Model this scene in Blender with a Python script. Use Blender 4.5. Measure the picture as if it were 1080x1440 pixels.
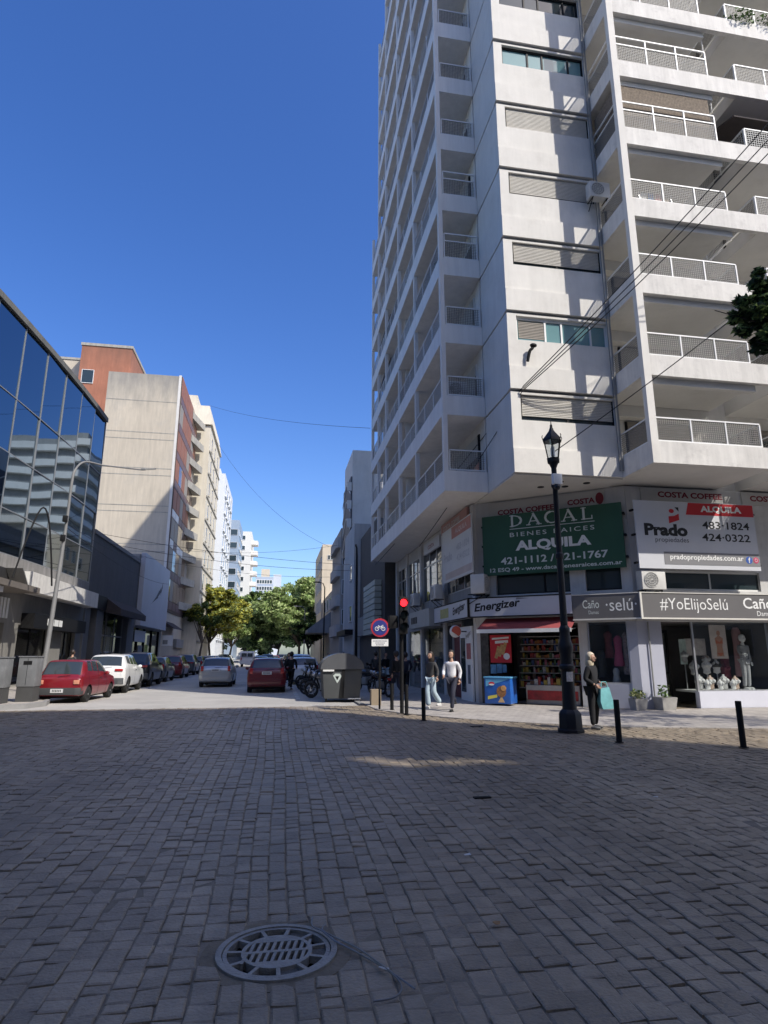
import bpy, bmesh, math, random
from mathutils import Vector, Matrix
from mathutils.geometry import tessellate_polygon
random.seed(7)
scene = bpy.context.scene
for o in list(bpy.data.objects): bpy.data.objects.remove(o)
C = scene.collection
R = math.radians

# ---------------------------------------------------------------- camera, sky, sun, exposure
cd = bpy.data.cameras.new('camera'); cam = bpy.data.objects.new('camera', cd); C.objects.link(cam)
cd.sensor_fit = 'VERTICAL'; cd.sensor_height = 36.0; cd.lens = 36.0*860/1440
cd.clip_start = 0.05; cd.clip_end = 3000
cam.location = (0, 0, 1.62); cam.rotation_euler = (R(90+13.09), 0, R(-9.77))
scene.camera = cam
SUN_EL, SUN_AZ = 45.0, 140.0          # azimuth clockwise from +Y
S = Vector((math.sin(R(SUN_AZ))*math.cos(R(SUN_EL)), math.cos(R(SUN_AZ))*math.cos(R(SUN_EL)), math.sin(R(SUN_EL))))
w = bpy.data.worlds.new('World'); scene.world = w; w.use_nodes = True
nt = w.node_tree; bg = nt.nodes['Background']
sky = nt.nodes.new('ShaderNodeTexSky'); sky.sky_type = 'NISHITA'; sky.sun_disc = False
sky.sun_elevation = R(SUN_EL); sky.sun_rotation = R(SUN_AZ); sky.altitude = 0
sky.air_density = 1.0; sky.dust_density = 1.6; sky.ozone_density = 3.0
hs = nt.nodes.new('ShaderNodeHueSaturation'); hs.inputs['Hue'].default_value = 0.515; hs.inputs['Saturation'].default_value = 1.30; hs.inputs['Value'].default_value = 1.15
nt.links.new(sky.outputs[0], hs.inputs['Color']); nt.links.new(hs.outputs[0], bg.inputs[0]); bg.inputs[1].default_value = 0.148
ld = bpy.data.lights.new('sun', 'SUN'); ld.energy = 3.8; ld.angle = R(0.5); ld.color = (1.0, 0.95, 0.87)
sun = bpy.data.objects.new('sun', ld); C.objects.link(sun)
sun.rotation_euler = S.to_track_quat('Z', 'Y').to_euler(); sun.location = (30, -40, 60)
vs = scene.view_settings; vs.view_transform = 'Standard'; vs.look = 'None'; vs.gamma = 1; vs.use_curve_mapping = False
vs.exposure = 0.36

# ---------------------------------------------------------------- materials
MATS = {}
def mat(name, col, rough=0.7, var=0.12, vscale=1.5, bump=0.0, bscale=40, metal=0.0, streak=0.0, island=0.0,
        emit=0.0, spec=0.5, coat=0.0, dark=None, darkscale=0.6, darkamt=0.0, trans=0.0, objvar=0.0, alpha=1.0):
    if name in MATS: return MATS[name]
    m = bpy.data.materials.new(name); m.use_nodes = True; MATS[name] = m
    n = m.node_tree.nodes; l = m.node_tree.links; b = n['Principled BSDF']
    b.inputs['Roughness'].default_value = rough; b.inputs['Metallic'].default_value = metal
    b.inputs['Specular IOR Level'].default_value = spec; b.inputs['Coat Weight'].default_value = coat
    b.inputs['Transmission Weight'].default_value = trans; b.inputs['Alpha'].default_value = alpha
    c4 = (*col, 1)
    g = n.new('ShaderNodeNewGeometry')
    base = n.new('ShaderNodeRGB'); base.outputs[0].default_value = c4; cur = base.outputs[0]
    def mul(cur, fac_socket, lo, hi):
        mr = n.new('ShaderNodeMapRange'); mr.inputs[1].default_value = 0.25; mr.inputs[2].default_value = 0.75
        mr.inputs[3].default_value = lo; mr.inputs[4].default_value = hi; l.new(fac_socket, mr.inputs[0])
        vm = n.new('ShaderNodeVectorMath'); vm.operation = 'SCALE'; l.new(cur, vm.inputs[0]); l.new(mr.outputs[0], vm.inputs[3])
        return vm.outputs[0]
    if var > 0:
        no = n.new('ShaderNodeTexNoise'); no.inputs['Scale'].default_value = vscale; no.inputs['Detail'].default_value = 6
        no.inputs['Roughness'].default_value = 0.65
        l.new(g.outputs['Position'], no.inputs['Vector']); cur = mul(cur, no.outputs[0], 1-var, 1+var)
    if streak > 0:
        mp = n.new('ShaderNodeMapping'); mp.inputs['Scale'].default_value = (1.6, 1.6, 0.16)
        l.new(g.outputs['Position'], mp.inputs[0])
        no = n.new('ShaderNodeTexNoise'); no.inputs['Scale'].default_value = 2.2; no.inputs['Detail'].default_value = 8
        no.inputs['Roughness'].default_value = 0.7
        l.new(mp.outputs[0], no.inputs['Vector']); cur = mul(cur, no.outputs[0], 1-streak, 1+streak*0.4)
    if darkamt > 0:
        no = n.new('ShaderNodeTexNoise'); no.inputs['Scale'].default_value = darkscale; no.inputs['Detail'].default_value = 10
        no.inputs['Roughness'].default_value = 0.75; l.new(g.outputs['Position'], no.inputs['Vector'])
        mr = n.new('ShaderNodeMapRange'); mr.inputs[1].default_value = 0.52; mr.inputs[2].default_value = 0.72
        mr.inputs[4].default_value = darkamt; l.new(no.outputs[0], mr.inputs[0])
        mx = n.new('ShaderNodeMix'); mx.data_type = 'RGBA'; l.new(mr.outputs[0], mx.inputs[0]); l.new(cur, mx.inputs[6])
        mx.inputs[7].default_value = (*(dark or (0.05, 0.05, 0.05)), 1); cur = mx.outputs[2]
    if island > 0: cur = mul(cur, g.outputs['Random Per Island'], 1-island, 1+island)
    if objvar > 0:
        oi = n.new('ShaderNodeObjectInfo'); cur = mul(cur, oi.outputs['Random'], 1-objvar, 1+objvar)
    l.new(cur, b.inputs['Base Color'])
    if bump > 0:
        no = n.new('ShaderNodeTexNoise'); no.inputs['Scale'].default_value = bscale; no.inputs['Detail'].default_value = 5
        l.new(g.outputs['Position'], no.inputs['Vector'])
        bp = n.new('ShaderNodeBump'); bp.inputs['Strength'].default_value = bump; bp.inputs['Distance'].default_value = 0.02
        l.new(no.outputs[0], bp.inputs['Height']); l.new(bp.outputs[0], b.inputs['Normal'])
        mr = n.new('ShaderNodeMapRange'); mr.inputs[3].default_value = max(rough-0.12, 0.03); mr.inputs[4].default_value = min(rough+0.12, 1)
        l.new(no.outputs[0], mr.inputs[0]); l.new(mr.outputs[0], b.inputs['Roughness'])
    if emit > 0:
        b.inputs['Emission Color'].default_value = c4; b.inputs['Emission Strength'].default_value = emit
    return m

def glass_mat(name, col, rough=0.03, spec=0.8, wob=0.0, wscale=0.4, metal=0.0):
    m = mat(name, col, rough=rough, var=0.0, spec=spec, metal=metal)
    if wob:
        n = m.node_tree.nodes; l = m.node_tree.links
        g = n.new('ShaderNodeNewGeometry'); no = n.new('ShaderNodeTexNoise'); no.inputs['Scale'].default_value = wscale
        no.inputs['Detail'].default_value = 1
        l.new(g.outputs['Position'], no.inputs['Vector']); bp = n.new('ShaderNodeBump'); bp.inputs['Strength'].default_value = wob
        bp.inputs['Distance'].default_value = 0.05; l.new(no.outputs[0], bp.inputs['Height']); l.new(bp.outputs[0], n['Principled BSDF'].inputs['Normal'])
    return m

def clear_glass(name, tint=(0.9, 0.95, 0.95), refl=0.12, rough=0.02):
    # thin window glass: straight-through transparency with a Fresnel-like mirror share
    if name in MATS: return MATS[name]
    m = bpy.data.materials.new(name); m.use_nodes = True; MATS[name] = m
    n = m.node_tree.nodes; l = m.node_tree.links
    for x in list(n):
        if x.type == 'BSDF_PRINCIPLED': n.remove(x)
    t = n.new('ShaderNodeBsdfTransparent'); t.inputs[0].default_value = (*tint, 1)
    gl = n.new('ShaderNodeBsdfGlossy'); gl.inputs['Roughness'].default_value = rough
    lw = n.new('ShaderNodeLayerWeight'); pw = n.new('ShaderNodeMath'); pw.operation = 'POWER'; pw.inputs[1].default_value = 4.0; l.new(lw.outputs['Facing'], pw.inputs[0])
    ad = n.new('ShaderNodeMath'); ad.operation = 'MULTIPLY_ADD'; ad.inputs[1].default_value = 0.5; ad.inputs[2].default_value = refl; l.new(pw.outputs[0], ad.inputs[0]); ad.use_clamp = True
    mx = n.new('ShaderNodeMixShader'); l.new(ad.outputs[0], mx.inputs[0]); l.new(t.outputs[0], mx.inputs[1]); l.new(gl.outputs[0], mx.inputs[2])
    l.new(mx.outputs[0], n['Material Output'].inputs[0]); return m

def perf_mat(name, col, scale=14.0, hole=0.5):
    # perforated / woven metal mesh: solid wires with real see-through gaps
    if name in MATS: return MATS[name]
    m = mat(name, col, rough=0.6, var=0.1)
    n = m.node_tree.nodes; l = m.node_tree.links; b = n['Principled BSDF']
    g = n.new('ShaderNodeNewGeometry'); sx = n.new('ShaderNodeSeparateXYZ'); l.new(g.outputs['Position'], sx.inputs[0])
    ad = n.new('ShaderNodeMath'); ad.operation = 'ADD'; l.new(sx.outputs[0], ad.inputs[0]); l.new(sx.outputs[1], ad.inputs[1])
    res = []
    for sck in (ad.outputs[0], sx.outputs[2]):
        mu = n.new('ShaderNodeMath'); mu.operation = 'MULTIPLY'; mu.inputs[1].default_value = scale; l.new(sck, mu.inputs[0])
        fr = n.new('ShaderNodeMath'); fr.operation = 'FRACT'; l.new(mu.outputs[0], fr.inputs[0])
        gt = n.new('ShaderNodeMath'); gt.operation = 'GREATER_THAN'; gt.inputs[1].default_value = hole; l.new(fr.outputs[0], gt.inputs[0]); res.append(gt)
    mx = n.new('ShaderNodeMath'); mx.operation = 'MAXIMUM'; l.new(res[0].outputs[0], mx.inputs[0]); l.new(res[1].outputs[0], mx.inputs[1])
    l.new(mx.outputs[0], b.inputs['Alpha']); return m

# ---------------------------------------------------------------- object helpers
ORG = {}
def tag(o, label=None, cat=None, group=None, kind=None):
    if label: o['label'] = label
    if cat: o['category'] = cat
    if group: o['group'] = group
    if kind: o['kind'] = kind
    return o
def thing(name, label, cat, loc=(0, 0, 0), rz=0.0, group=None, local=False):
    o = bpy.data.objects.new(name, None); C.objects.link(o); o.location = loc; o.rotation_euler = (0, 0, rz); o.empty_display_size = 0.2
    ORG[o.name] = Vector((0, 0, 0)) if local else Vector(loc)
    return tag(o, label, cat, group)
def copy_tree(o, parent=None, loc=None, rz=None, label=None, swap=None, scale=None):
    c = o.copy(); C.objects.link(c); c.parent = parent
    if loc is not None: c.location = loc
    if rz is not None: c.rotation_euler = (0, 0, rz)
    if scale is not None: c.scale = scale
    if label: c['label'] = label
    if swap and o.type == 'MESH':
        for i, s in enumerate(c.material_slots):
            if s.material and s.material.name in swap:
                nm_ = swap[s.material.name]; s.link = 'OBJECT'; s.material = nm_
    for ch in o.children: copy_tree(ch, c, swap=swap)
    return c

class MB:
    def __init__(s): s.v = []; s.f = []; s.m = []
    def _add(s, vs, fs, mi=0):
        k = len(s.v); s.v += [tuple(p) for p in vs]; s.f += [tuple(i+k for i in f) for f in fs]; s.m += [mi]*len(fs); return s
    def box(s, a, b, mi=0):
        (x0, y0, z0), (x1, y1, z1) = a, b
        return s._add([(x0,y0,z0),(x1,y0,z0),(x1,y1,z0),(x0,y1,z0),(x0,y0,z1),(x1,y0,z1),(x1,y1,z1),(x0,y1,z1)],
            [(0,3,2,1),(4,5,6,7),(0,1,5,4),(1,2,6,5),(2,3,7,6),(3,0,4,7)], mi)
    def obox(s, o, ux, uy, uz, mi=0):      # corner o and three edge vectors
        o, ux, uy, uz = map(Vector, (o, ux, uy, uz))
        P = [o, o+ux, o+ux+uy, o+uy]; P += [p+uz for p in P]
        fs = [(0,3,2,1),(4,5,6,7),(0,1,5,4),(1,2,6,5),(2,3,7,6),(3,0,4,7)]
        if ux.cross(uy).dot(uz) < 0: fs = [f[::-1] for f in fs]
        return s._add(P, fs, mi)
    def quad(s, *p, mi=0): return s._add(p, [tuple(range(len(p)))], mi)
    def prism(s, poly, z0, z1, mi=0):
        n = len(poly); ar = sum(poly[i][0]*poly[(i+1)%n][1]-poly[(i+1)%n][0]*poly[i][1] for i in range(n))
        if ar < 0: poly = poly[::-1]
        vs = [(x, y, z0) for x, y in poly]+[(x, y, z1) for x, y in poly]
        return s._add(vs, [tuple(range(n))[::-1], tuple(range(n, 2*n))]+[(i, (i+1)%n, n+(i+1)%n, n+i) for i in range(n)], mi)
    def ext(s, pts, vec, mi=0):            # extrude a planar polygon of 3-D points by a vector
        pts = [Vector(p) for p in pts]; vec = Vector(vec); n = len(pts)
        nor = Vector((0, 0, 0))
        for i in range(n): nor += pts[i].cross(pts[(i+1) % n])
        if nor.dot(vec) < 0: pts = pts[::-1]
        return s._add(pts+[p+vec for p in pts], [tuple(range(n))[::-1], tuple(range(n, 2*n))]+[(i, (i+1)%n, n+(i+1)%n, n+i) for i in range(n)], mi)
    def tube(s, pts, r, n=8, mi=0, cap=True):
        pts = [Vector(p) for p in pts]; rs = r if isinstance(r, (list, tuple)) else [r]*len(pts)
        vs = []; up = None
        for i, p in enumerate(pts):
            d = (pts[min(i+1, len(pts)-1)]-pts[max(i-1, 0)])
            d = d.normalized() if d.length > 1e-9 else Vector((0, 0, 1))
            if up is None: up = Vector((0, 0, 1)) if abs(d.z) < 0.9 else Vector((1, 0, 0))
            a = d.cross(up); a = a.normalized() if a.length > 1e-6 else d.orthogonal().normalized()
            b = d.cross(a); up = -b
            vs += [p+(a*math.cos(2*math.pi*k/n)+b*math.sin(2*math.pi*k/n))*rs[i] for k in range(n)]
        fs = []
        for i in range(len(pts)-1):
            for k in range(n):
                fs.append((i*n+k, (i+1)*n+k, (i+1)*n+(k+1)%n, i*n+(k+1)%n))
        if cap: fs += [tuple(range(n)), tuple(range((len(pts)-1)*n, len(pts)*n))[::-1]]
        return s._add(vs, [f[::-1] for f in fs], mi)
    def cyl(s, a, b, r, n=12, mi=0): return s.tube([a, b], r, n, mi)
    def lathe(s, prof, c=(0, 0, 0), n=16, mi=0, axis='Z'):
        vs = []
        for r_, z in prof:
            for k in range(n):
                a = 2*math.pi*k/n; x, y = r_*math.cos(a), r_*math.sin(a)
                vs.append((c[0]+x, c[1]+y, c[2]+z) if axis == 'Z' else ((c[0]+z, c[1]+x, c[2]+y) if axis == 'X' else (c[0]+y, c[1]+z, c[2]+x)))
        fs = [(i*n+k, i*n+(k+1)%n, (i+1)*n+(k+1)%n, (i+1)*n+k) for i in range(len(prof)-1) for k in range(n)]
        fs += [tuple(range(n))[::-1], tuple(range((len(prof)-1)*n, len(prof)*n))]
        return s._add(vs, fs, mi)
    def ball(s, c, r, nu=10, nv=7, mi=0, sc=(1, 1, 1)):
        vs = [(c[0], c[1], c[2]-r*sc[2])]
        for j in range(1, nv):
            t = math.pi*j/nv
            vs += [(c[0]+r*sc[0]*math.sin(t)*math.cos(2*math.pi*k/nu), c[1]+r*sc[1]*math.sin(t)*math.sin(2*math.pi*k/nu), c[2]-r*sc[2]*math.cos(t)) for k in range(nu)]
        vs.append((c[0], c[1], c[2]+r*sc[2])); fs = []
        for k in range(nu):
            fs.append((0, 1+(k+1)%nu, 1+k)); e = len(vs)-1; b0 = 1+(nv-2)*nu; fs.append((e, b0+k, b0+(k+1)%nu))
        for j in range(nv-2):
            for k in range(nu): fs.append((1+j*nu+k, 1+j*nu+(k+1)%nu, 1+(j+1)*nu+(k+1)%nu, 1+(j+1)*nu+k))
        return s._add(vs, fs, mi)
    def build(s, name, mats, parent=None, smooth=None, bevel=0.0, kind=None, label=None):
        o_ = ORG.get(parent.name, Vector((0, 0, 0))) if parent else Vector((0, 0, 0))
        me = bpy.data.meshes.new(name); me.from_pydata([(x-o_.x, y-o_.y, z-o_.z) for x, y, z in s.v], [], s.f)
        ml = mats if isinstance(mats, (list, tuple)) else [mats]
        for m_ in ml: me.materials.append(m_)
        if len(ml) > 1: me.polygons.foreach_set('material_index', s.m)
        if bevel:
            bm = bmesh.new(); bm.from_mesh(me)
            bmesh.ops.bevel(bm, geom=list(bm.edges), offset=bevel, segments=2, affect='EDGES', profile=0.6, clamp_overlap=True)
            bm.to_mesh(me); bm.free()
        me.update()
        if smooth is not None or bevel:
            me.shade_smooth(); me.set_sharp_from_angle(angle=R(smooth if smooth else 40))
        ob = bpy.data.objects.new(name, me); C.objects.link(ob)
        if parent: ob.parent = parent; ORG[ob.name] = o_
        if kind: ob['kind'] = kind
        if label: ob['label'] = label
        return ob

def one(name, mb, mats, label, cat, group=None, **k):   # a thing that is one mesh, its origin at its base
    xs = [v[0] for v in mb.v]; ys = [v[1] for v in mb.v]; zs = [v[2] for v in mb.v]
    c = Vector(((min(xs)+max(xs))/2, (min(ys)+max(ys))/2, min(zs)))
    mb.v = [(x-c.x, y-c.y, z-c.z) for x, y, z in mb.v]
    o = mb.build(name, mats, None, **k); o.location = c; ORG[o.name] = c
    return tag(o, label, cat, group)

def text_mesh(s, bold=0.0, shear=0.0, spacing=1.0):
    cu = bpy.data.curves.new('t', 'FONT'); cu.body = s; cu.offset = bold; cu.shear = shear; cu.space_character = spacing; cu.resolution_u = 3
    ob = bpy.data.objects.new('t', cu); C.objects.link(ob)
    dg = bpy.context.evaluated_depsgraph_get(); me = bpy.data.meshes.new_from_object(ob.evaluated_get(dg))
    vs = [tuple(v.co) for v in me.vertices]; fs = [tuple(p.vertices) for p in me.polygons]
    bpy.data.objects.remove(ob); bpy.data.curves.remove(cu); bpy.data.meshes.remove(me)
    return vs, fs
def lettering(s, o, X, width, height, m, parent, up=(0, 0, 1), bold=0.0, shear=0.0, spacing=1.0, name='lettering', lift=0.004, mb=None, mi=0, skew=0.0):
    # text fitted in width x height, lower left corner at o, running along X
    vs, fs = text_mesh(s, bold, shear, spacing)
    X = Vector(X).normalized(); U = Vector(up); N = X.cross(U)
    x0 = min(v[0] for v in vs); x1 = max(v[0] for v in vs); y0 = min(v[1] for v in vs); y1 = max(v[1] for v in vs)
    b = mb or MB(); o = Vector(o)
    b._add([o+X*((v[0]-x0)/(x1-x0)*width)+U*((v[1]-y0)/(y1-y0)*height+skew*(v[0]-x0)/(x1-x0)*width)+N*lift for v in vs], fs, mi)
    return None if mb else b.build(name, m, parent)

# palette
WHITE = mat('white_render', (0.72, 0.695, 0.645), 0.85, 0.07, 0.8, bump=0.15, bscale=60, streak=0.09, dark=(0.5, 0.47, 0.42), darkscale=1.1, darkamt=0.35)
WHITE2 = mat('white_parapet_paint', (0.72, 0.695, 0.65), 0.8, 0.10, 1.2, bump=0.2, bscale=30, streak=0.22, dark=(0.38, 0.36, 0.34), darkscale=2.2, darkamt=0.45)
SOFFIT = mat('soffit_plaster', (0.66, 0.64, 0.60), 0.9, 0.10, 0.7, dark=(0.42, 0.40, 0.36), darkscale=0.9, darkamt=0.3)
GROOVE = mat('shadow_joint', (0.16, 0.16, 0.16), 0.9)
RAILW = mat('white_rail_paint', (0.75, 0.75, 0.73), 0.5, 0.05)
BLACK = mat('black_metal', (0.010, 0.010, 0.011), 0.6, 0.2, 8, spec=0.25)
DARK = mat('dark_interior', (0.02, 0.02, 0.022), 0.9, 0.3, 3)
ALU = mat('aluminium', (0.55, 0.56, 0.57), 0.35, 0.05, metal=0.8)
WINGLASS = glass_mat('window_glass', (0.03, 0.045, 0.05), 0.04, 0.7, wob=0.12)
STREETGLASS = glass_mat('mezzanine_glass', (0.10, 0.11, 0.11), 0.03, 1.0, wob=0.25, wscale=0.7, metal=0.45)
SHUT = mat('shutter_slats', (0.62, 0.59, 0.53), 0.6, 0.06, 3)
SHUTD = mat('shutter_slats_brown', (0.30, 0.27, 0.23), 0.6, 0.1, 3)
MESHP = perf_mat('railing_mesh', (0.24, 0.23, 0.21), 15.0, 0.80)
GREYC = mat('grey_concrete', (0.30, 0.30, 0.29), 0.9, 0.14, 0.9, bump=0.2, streak=0.25)
TXW = mat('sign_white', (0.78, 0.78, 0.76), 0.6, 0.03)
TXK = mat('sign_black', (0.012, 0.012, 0.014), 0.6, 0.0)
TXR = mat('sign_red', (0.55, 0.02, 0.03), 0.55, 0.05)
# ---------------------------------------------------------------- ground
ASPH = mat('asphalt', (0.40, 0.38, 0.35), 0.85, 0.18, 0.5, bump=0.3, bscale=120, dark=(0.24, 0.235, 0.22), darkscale=0.35, darkamt=0.5)
COB = mat('cobble_granite', (0.250, 0.203, 0.146), 0.50, 0.22, 7, bump=0.5, bscale=50, island=0.12, dark=(0.085, 0.075, 0.07), darkscale=0.55, darkamt=0.55)
COBO = mat('cobble_granite_near', (0.250, 0.203, 0.146), 0.50, 0.22, 7, bump=0.5, bscale=50, objvar=0.12, dark=(0.085, 0.075, 0.07), darkscale=0.55, darkamt=0.55)
MORT = mat('joint_sand', (0.19, 0.16, 0.12), 0.95, 0.3, 6, bump=0.5, bscale=90, dark=(0.22, 0.21, 0.19), darkscale=0.9, darkamt=0.35)
PAVE = mat('pavement_tiles', (0.42, 0.385, 0.345), 0.85, 0.14, 1.3, bump=0.15, bscale=60, dark=(0.26, 0.24, 0.22), darkscale=0.7, darkamt=0.45)
KERB = mat('kerb_stone', (0.26, 0.255, 0.25), 0.85, 0.2, 2, bump=0.3, dark=(0.1, 0.1, 0.1), darkscale=2, darkamt=0.4)
GROUND = mat('ground_sheet', (0.28, 0.27, 0.25), 0.9, 0.2, 0.3)
def pave_joints(m, sx=2.5):
    n = m.node_tree.nodes; l = m.node_tree.links; b = n['Principled BSDF']
    src = b.inputs['Base Color'].links[0].from_socket
    g = n.new('ShaderNodeNewGeometry'); br = n.new('ShaderNodeTexBrick'); br.inputs['Scale'].default_value = sx
    br.inputs['Color1'].default_value = (1, 1, 1, 1); br.inputs['Color2'].default_value = (0.78, 0.78, 0.78, 1); br.inputs['Mortar'].default_value = (0.4, 0.4, 0.4, 1)
    br.inputs['Mortar Size'].default_value = 0.012; br.offset = 0.5; br.inputs['Brick Width'].default_value = 0.5; br.inputs['Row Height'].default_value = 0.5
    l.new(g.outputs['Position'], br.inputs['Vector'])
    mx = n.new('ShaderNodeMix'); mx.data_type = 'RGBA'; mx.blend_type = 'MULTIPLY'; mx.inputs[0].default_value = 1
    l.new(src, mx.inputs[6]); l.new(br.outputs[0], mx.inputs[7]); l.new(mx.outputs[2], b.inputs['Base Color'])
pave_joints(PAVE)
MX, MY, MR = 0.07, 3.96, 0.335          # storm drain
def sheet_hole(x0, x1, y0, y1, z, r, nseg=40):
    rect = [Vector((x0, y0, z)), Vector((x1, y0, z)), Vector((x1, y1, z)), Vector((x0, y1, z))]
    hole = [Vector((MX+r*math.cos(2*math.pi*k/nseg), MY+r*math.sin(2*math.pi*k/nseg), z)) for k in range(nseg)]
    tri = tessellate_polygon([rect, hole]); b = MB(); P = rect+hole
    fs = []
    for t in tri:
        n = (P[t[1]]-P[t[0]]).cross(P[t[2]]-P[t[0]]); fs.append(tuple(t) if n.z > 0 else tuple(t)[::-1])
    b._add(P, fs); return b
tag(sheet_hole(-900, 900, -400, 1600, -0.08, 0.37).build('ground', GROUND), 'wide grey ground running on under the city blocks', 'ground', kind='structure')
bed = sheet_hole(-16, 24, -6, 20.55, -0.0165, 0.345).build('plaza', MORT)
tag(bed, 'cobbled plaza at the crossing in the foreground', 'plaza', kind='structure'); ORG[bed.name] = Vector((0, 0, 0))
road = MB().box((-8.6, 20.55, -0.07), (2.9, 420, -0.03)).build('road', ASPH); tag(road, 'grey asphalt street running away between the buildings', 'road', kind='structure'); ORG[road.name] = Vector((0, 0, 0))
lm = MB()
LINE = mat('worn_lane_paint', (0.55, 0.54, 0.50), 0.8, 0.3, 6, dark=(0.2, 0.2, 0.2), darkscale=5, darkamt=0.7)
for k in range(8): MB().box((0.82, 24.3+k*1.15, -0.0295), (0.97, 24.95+k*1.15, -0.026)).build('lane_mark', LINE, road)
lsw = MB(); lsw.prism([(-14, 21.0), (-8.6, 21.0), (-7.7, 21.5), (-7.45, 22.4), (-7.7, 23.5), (-8.75, 24.2), (-8.75, 300), (-14, 300)], -0.06, 0.10)
o = lsw.build('left_pavement', PAVE); tag(o, 'tiled pavement along the glass building', 'pavement', kind='structure'); ORG[o.name] = Vector((0,0,0)); lp = o
kb = MB(); kb.prism([(-14, 21.0), (-14, 20.86), (-8.55, 20.86), (-7.6, 21.4), (-7.31, 22.4), (-7.6, 23.6), (-8.6, 24.3), (-8.6, 300), (-8.75, 300), (-8.75, 24.2), (-7.7, 23.5), (-7.45, 22.4), (-7.7, 21.5), (-8.6, 21.0)], -0.06, 0.115); kb.build('kerb', KERB, lp)
PV = [(2.95, 20.9), (3.05, 18.9), (3.6, 17.6), (4.8, 15.9), (6.2, 14.6), (8.0, 13.5), (10.5, 12.8), (14, 12.4), (26, 12.2), (26, 17.55), (10.9, 17.55), (6.95, 20.85), (6.95, 300), (2.95, 300)]
o = MB().prism(PV, -0.05, 0.012).build('right_pavement', PAVE); tag(o, 'pale tiled pavement in front of the corner shops', 'pavement', kind='structure'); ORG[o.name] = Vector((0,0,0)); rp = o
kb = MB(); kb.box((2.78, 20.9, -0.06), (2.95, 300, 0.03)); kb.build('kerb', KERB, rp)
def in_poly(x, y, P):
    c = False; n = len(P)
    for i in range(n):
        (x0, y0), (x1, y1) = P[i], P[(i+1) % n]
        if (y0 > y) != (y1 > y) and x < (x1-x0)*(y-y0)/(y1-y0)+x0: c = not c
    return c
# cobbles, column by column, columns spreading slightly with distance
def lift(x, y): return 0.012*math.sin(x*1.1+0.4*y)*math.sin(0.7*y+1.3)+0.006*math.sin(2.3*x-1.1*y)
PVs = PV
stones = []
xc = -9.5
rs = random.Random(3)
cols = []
while xc < 14.5:
    wd = rs.uniform(0.118, 0.150); cols.append((xc, xc+wd)); xc += wd
def warp(x0, y): return x0*(1+0.017*(y-5))+0.02*math.sin(x0*3+y*0.8)
for (a, b) in cols:
    y = 1.2+rs.uniform(0, 0.2)
    while y < 20.5:
        ln = rs.choice((0.10, 0.12, 0.14, 0.16, 0.18, 0.2, 0.24))*rs.uniform(0.93, 1.07)*(1.0 if y < 11 else 1.15)
        y1 = min(y+ln, 20.53)
        xm = warp((a+b)/2, (y+y1)/2); ym = (y+y1)/2
        if xm > -0.78*ym-1.3 and xm < 1.15*ym+1.5 and -15 < xm < 23 and not in_poly(xm, ym, PVs) and math.hypot(xm-MX, ym-MY) > 0.40:
            stones.append((a, b, y, y1, xm, ym))
        y = y1
def stone(mbk, st):
    a, b, y0, y1, xm, ym = st
    g = 0.002+rs.uniform(0, 0.003); J = lambda: rs.uniform(-0.0065, 0.0065)
    P = [(warp(a, y0)+g+J(), y0+g+J()), (warp(b, y0)-g+J(), y0+g+J()), (warp(b, y1)-g+J(), y1-g+J()), (warp(a, y1)+g+J(), y1-g+J())]
    for i, p in enumerate(P):
        d = math.hypot(p[0]-MX, p[1]-MY)
        if d < 0.352: P[i] = (MX+(p[0]-MX)*0.352/d, MY+(p[1]-MY)*0.352/d)
    zc = -0.004+rs.uniform(-0.006, 0.006)+lift(xm, ym)*0.4; tx, ty = rs.uniform(-0.05, 0.05), rs.uniform(-0.05, 0.05)
    if rs.random() < 0.05: zc -= rs.uniform(0.002, 0.005); tx *= 1.2; ty *= 1.2
    cx = sum(p[0] for p in P)/4; cy = sum(p[1] for p in P)/4
    Z = lambda p: zc+tx*(p[0]-cx)+ty*(p[1]-cy)
    i1 = 0.012/max(0.06, (b-a)/2); In = [(p[0]+(cx-p[0])*i1*0.8, p[1]+(cy-p[1])*i1*0.8) for p in P]
    vs = [(p[0], p[1], -0.04) for p in P]+[(p[0], p[1], Z(p)-0.006) for p in P]+[(p[0], p[1], Z(p)) for p in In]
    fs = [(0,1,5,4),(1,2,6,5),(2,3,7,6),(3,0,4,7),(4,5,9,8),(5,6,10,9),(6,7,11,10),(7,4,8,11),(8,9,10,11)]
    mbk._add(vs, fs)
def in_view(x, y):
    u = math.degrees(math.atan2(x, y))-9.77
    return abs(u) < 40 and y > 2.25+0.1*abs(x)
stones.sort(key=lambda s_: (0 if in_view(s_[4], s_[5]) else 1, math.hypot(s_[4], s_[5])))
for st in stones[:300]:
    b = MB(); stone(b, st); b.build('cobblestone', COBO, bed)
b = MB()
for st in stones[300:]: stone(b, st)
b.build('cobblestone_paving', COB, bed, kind='stuff')
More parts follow.
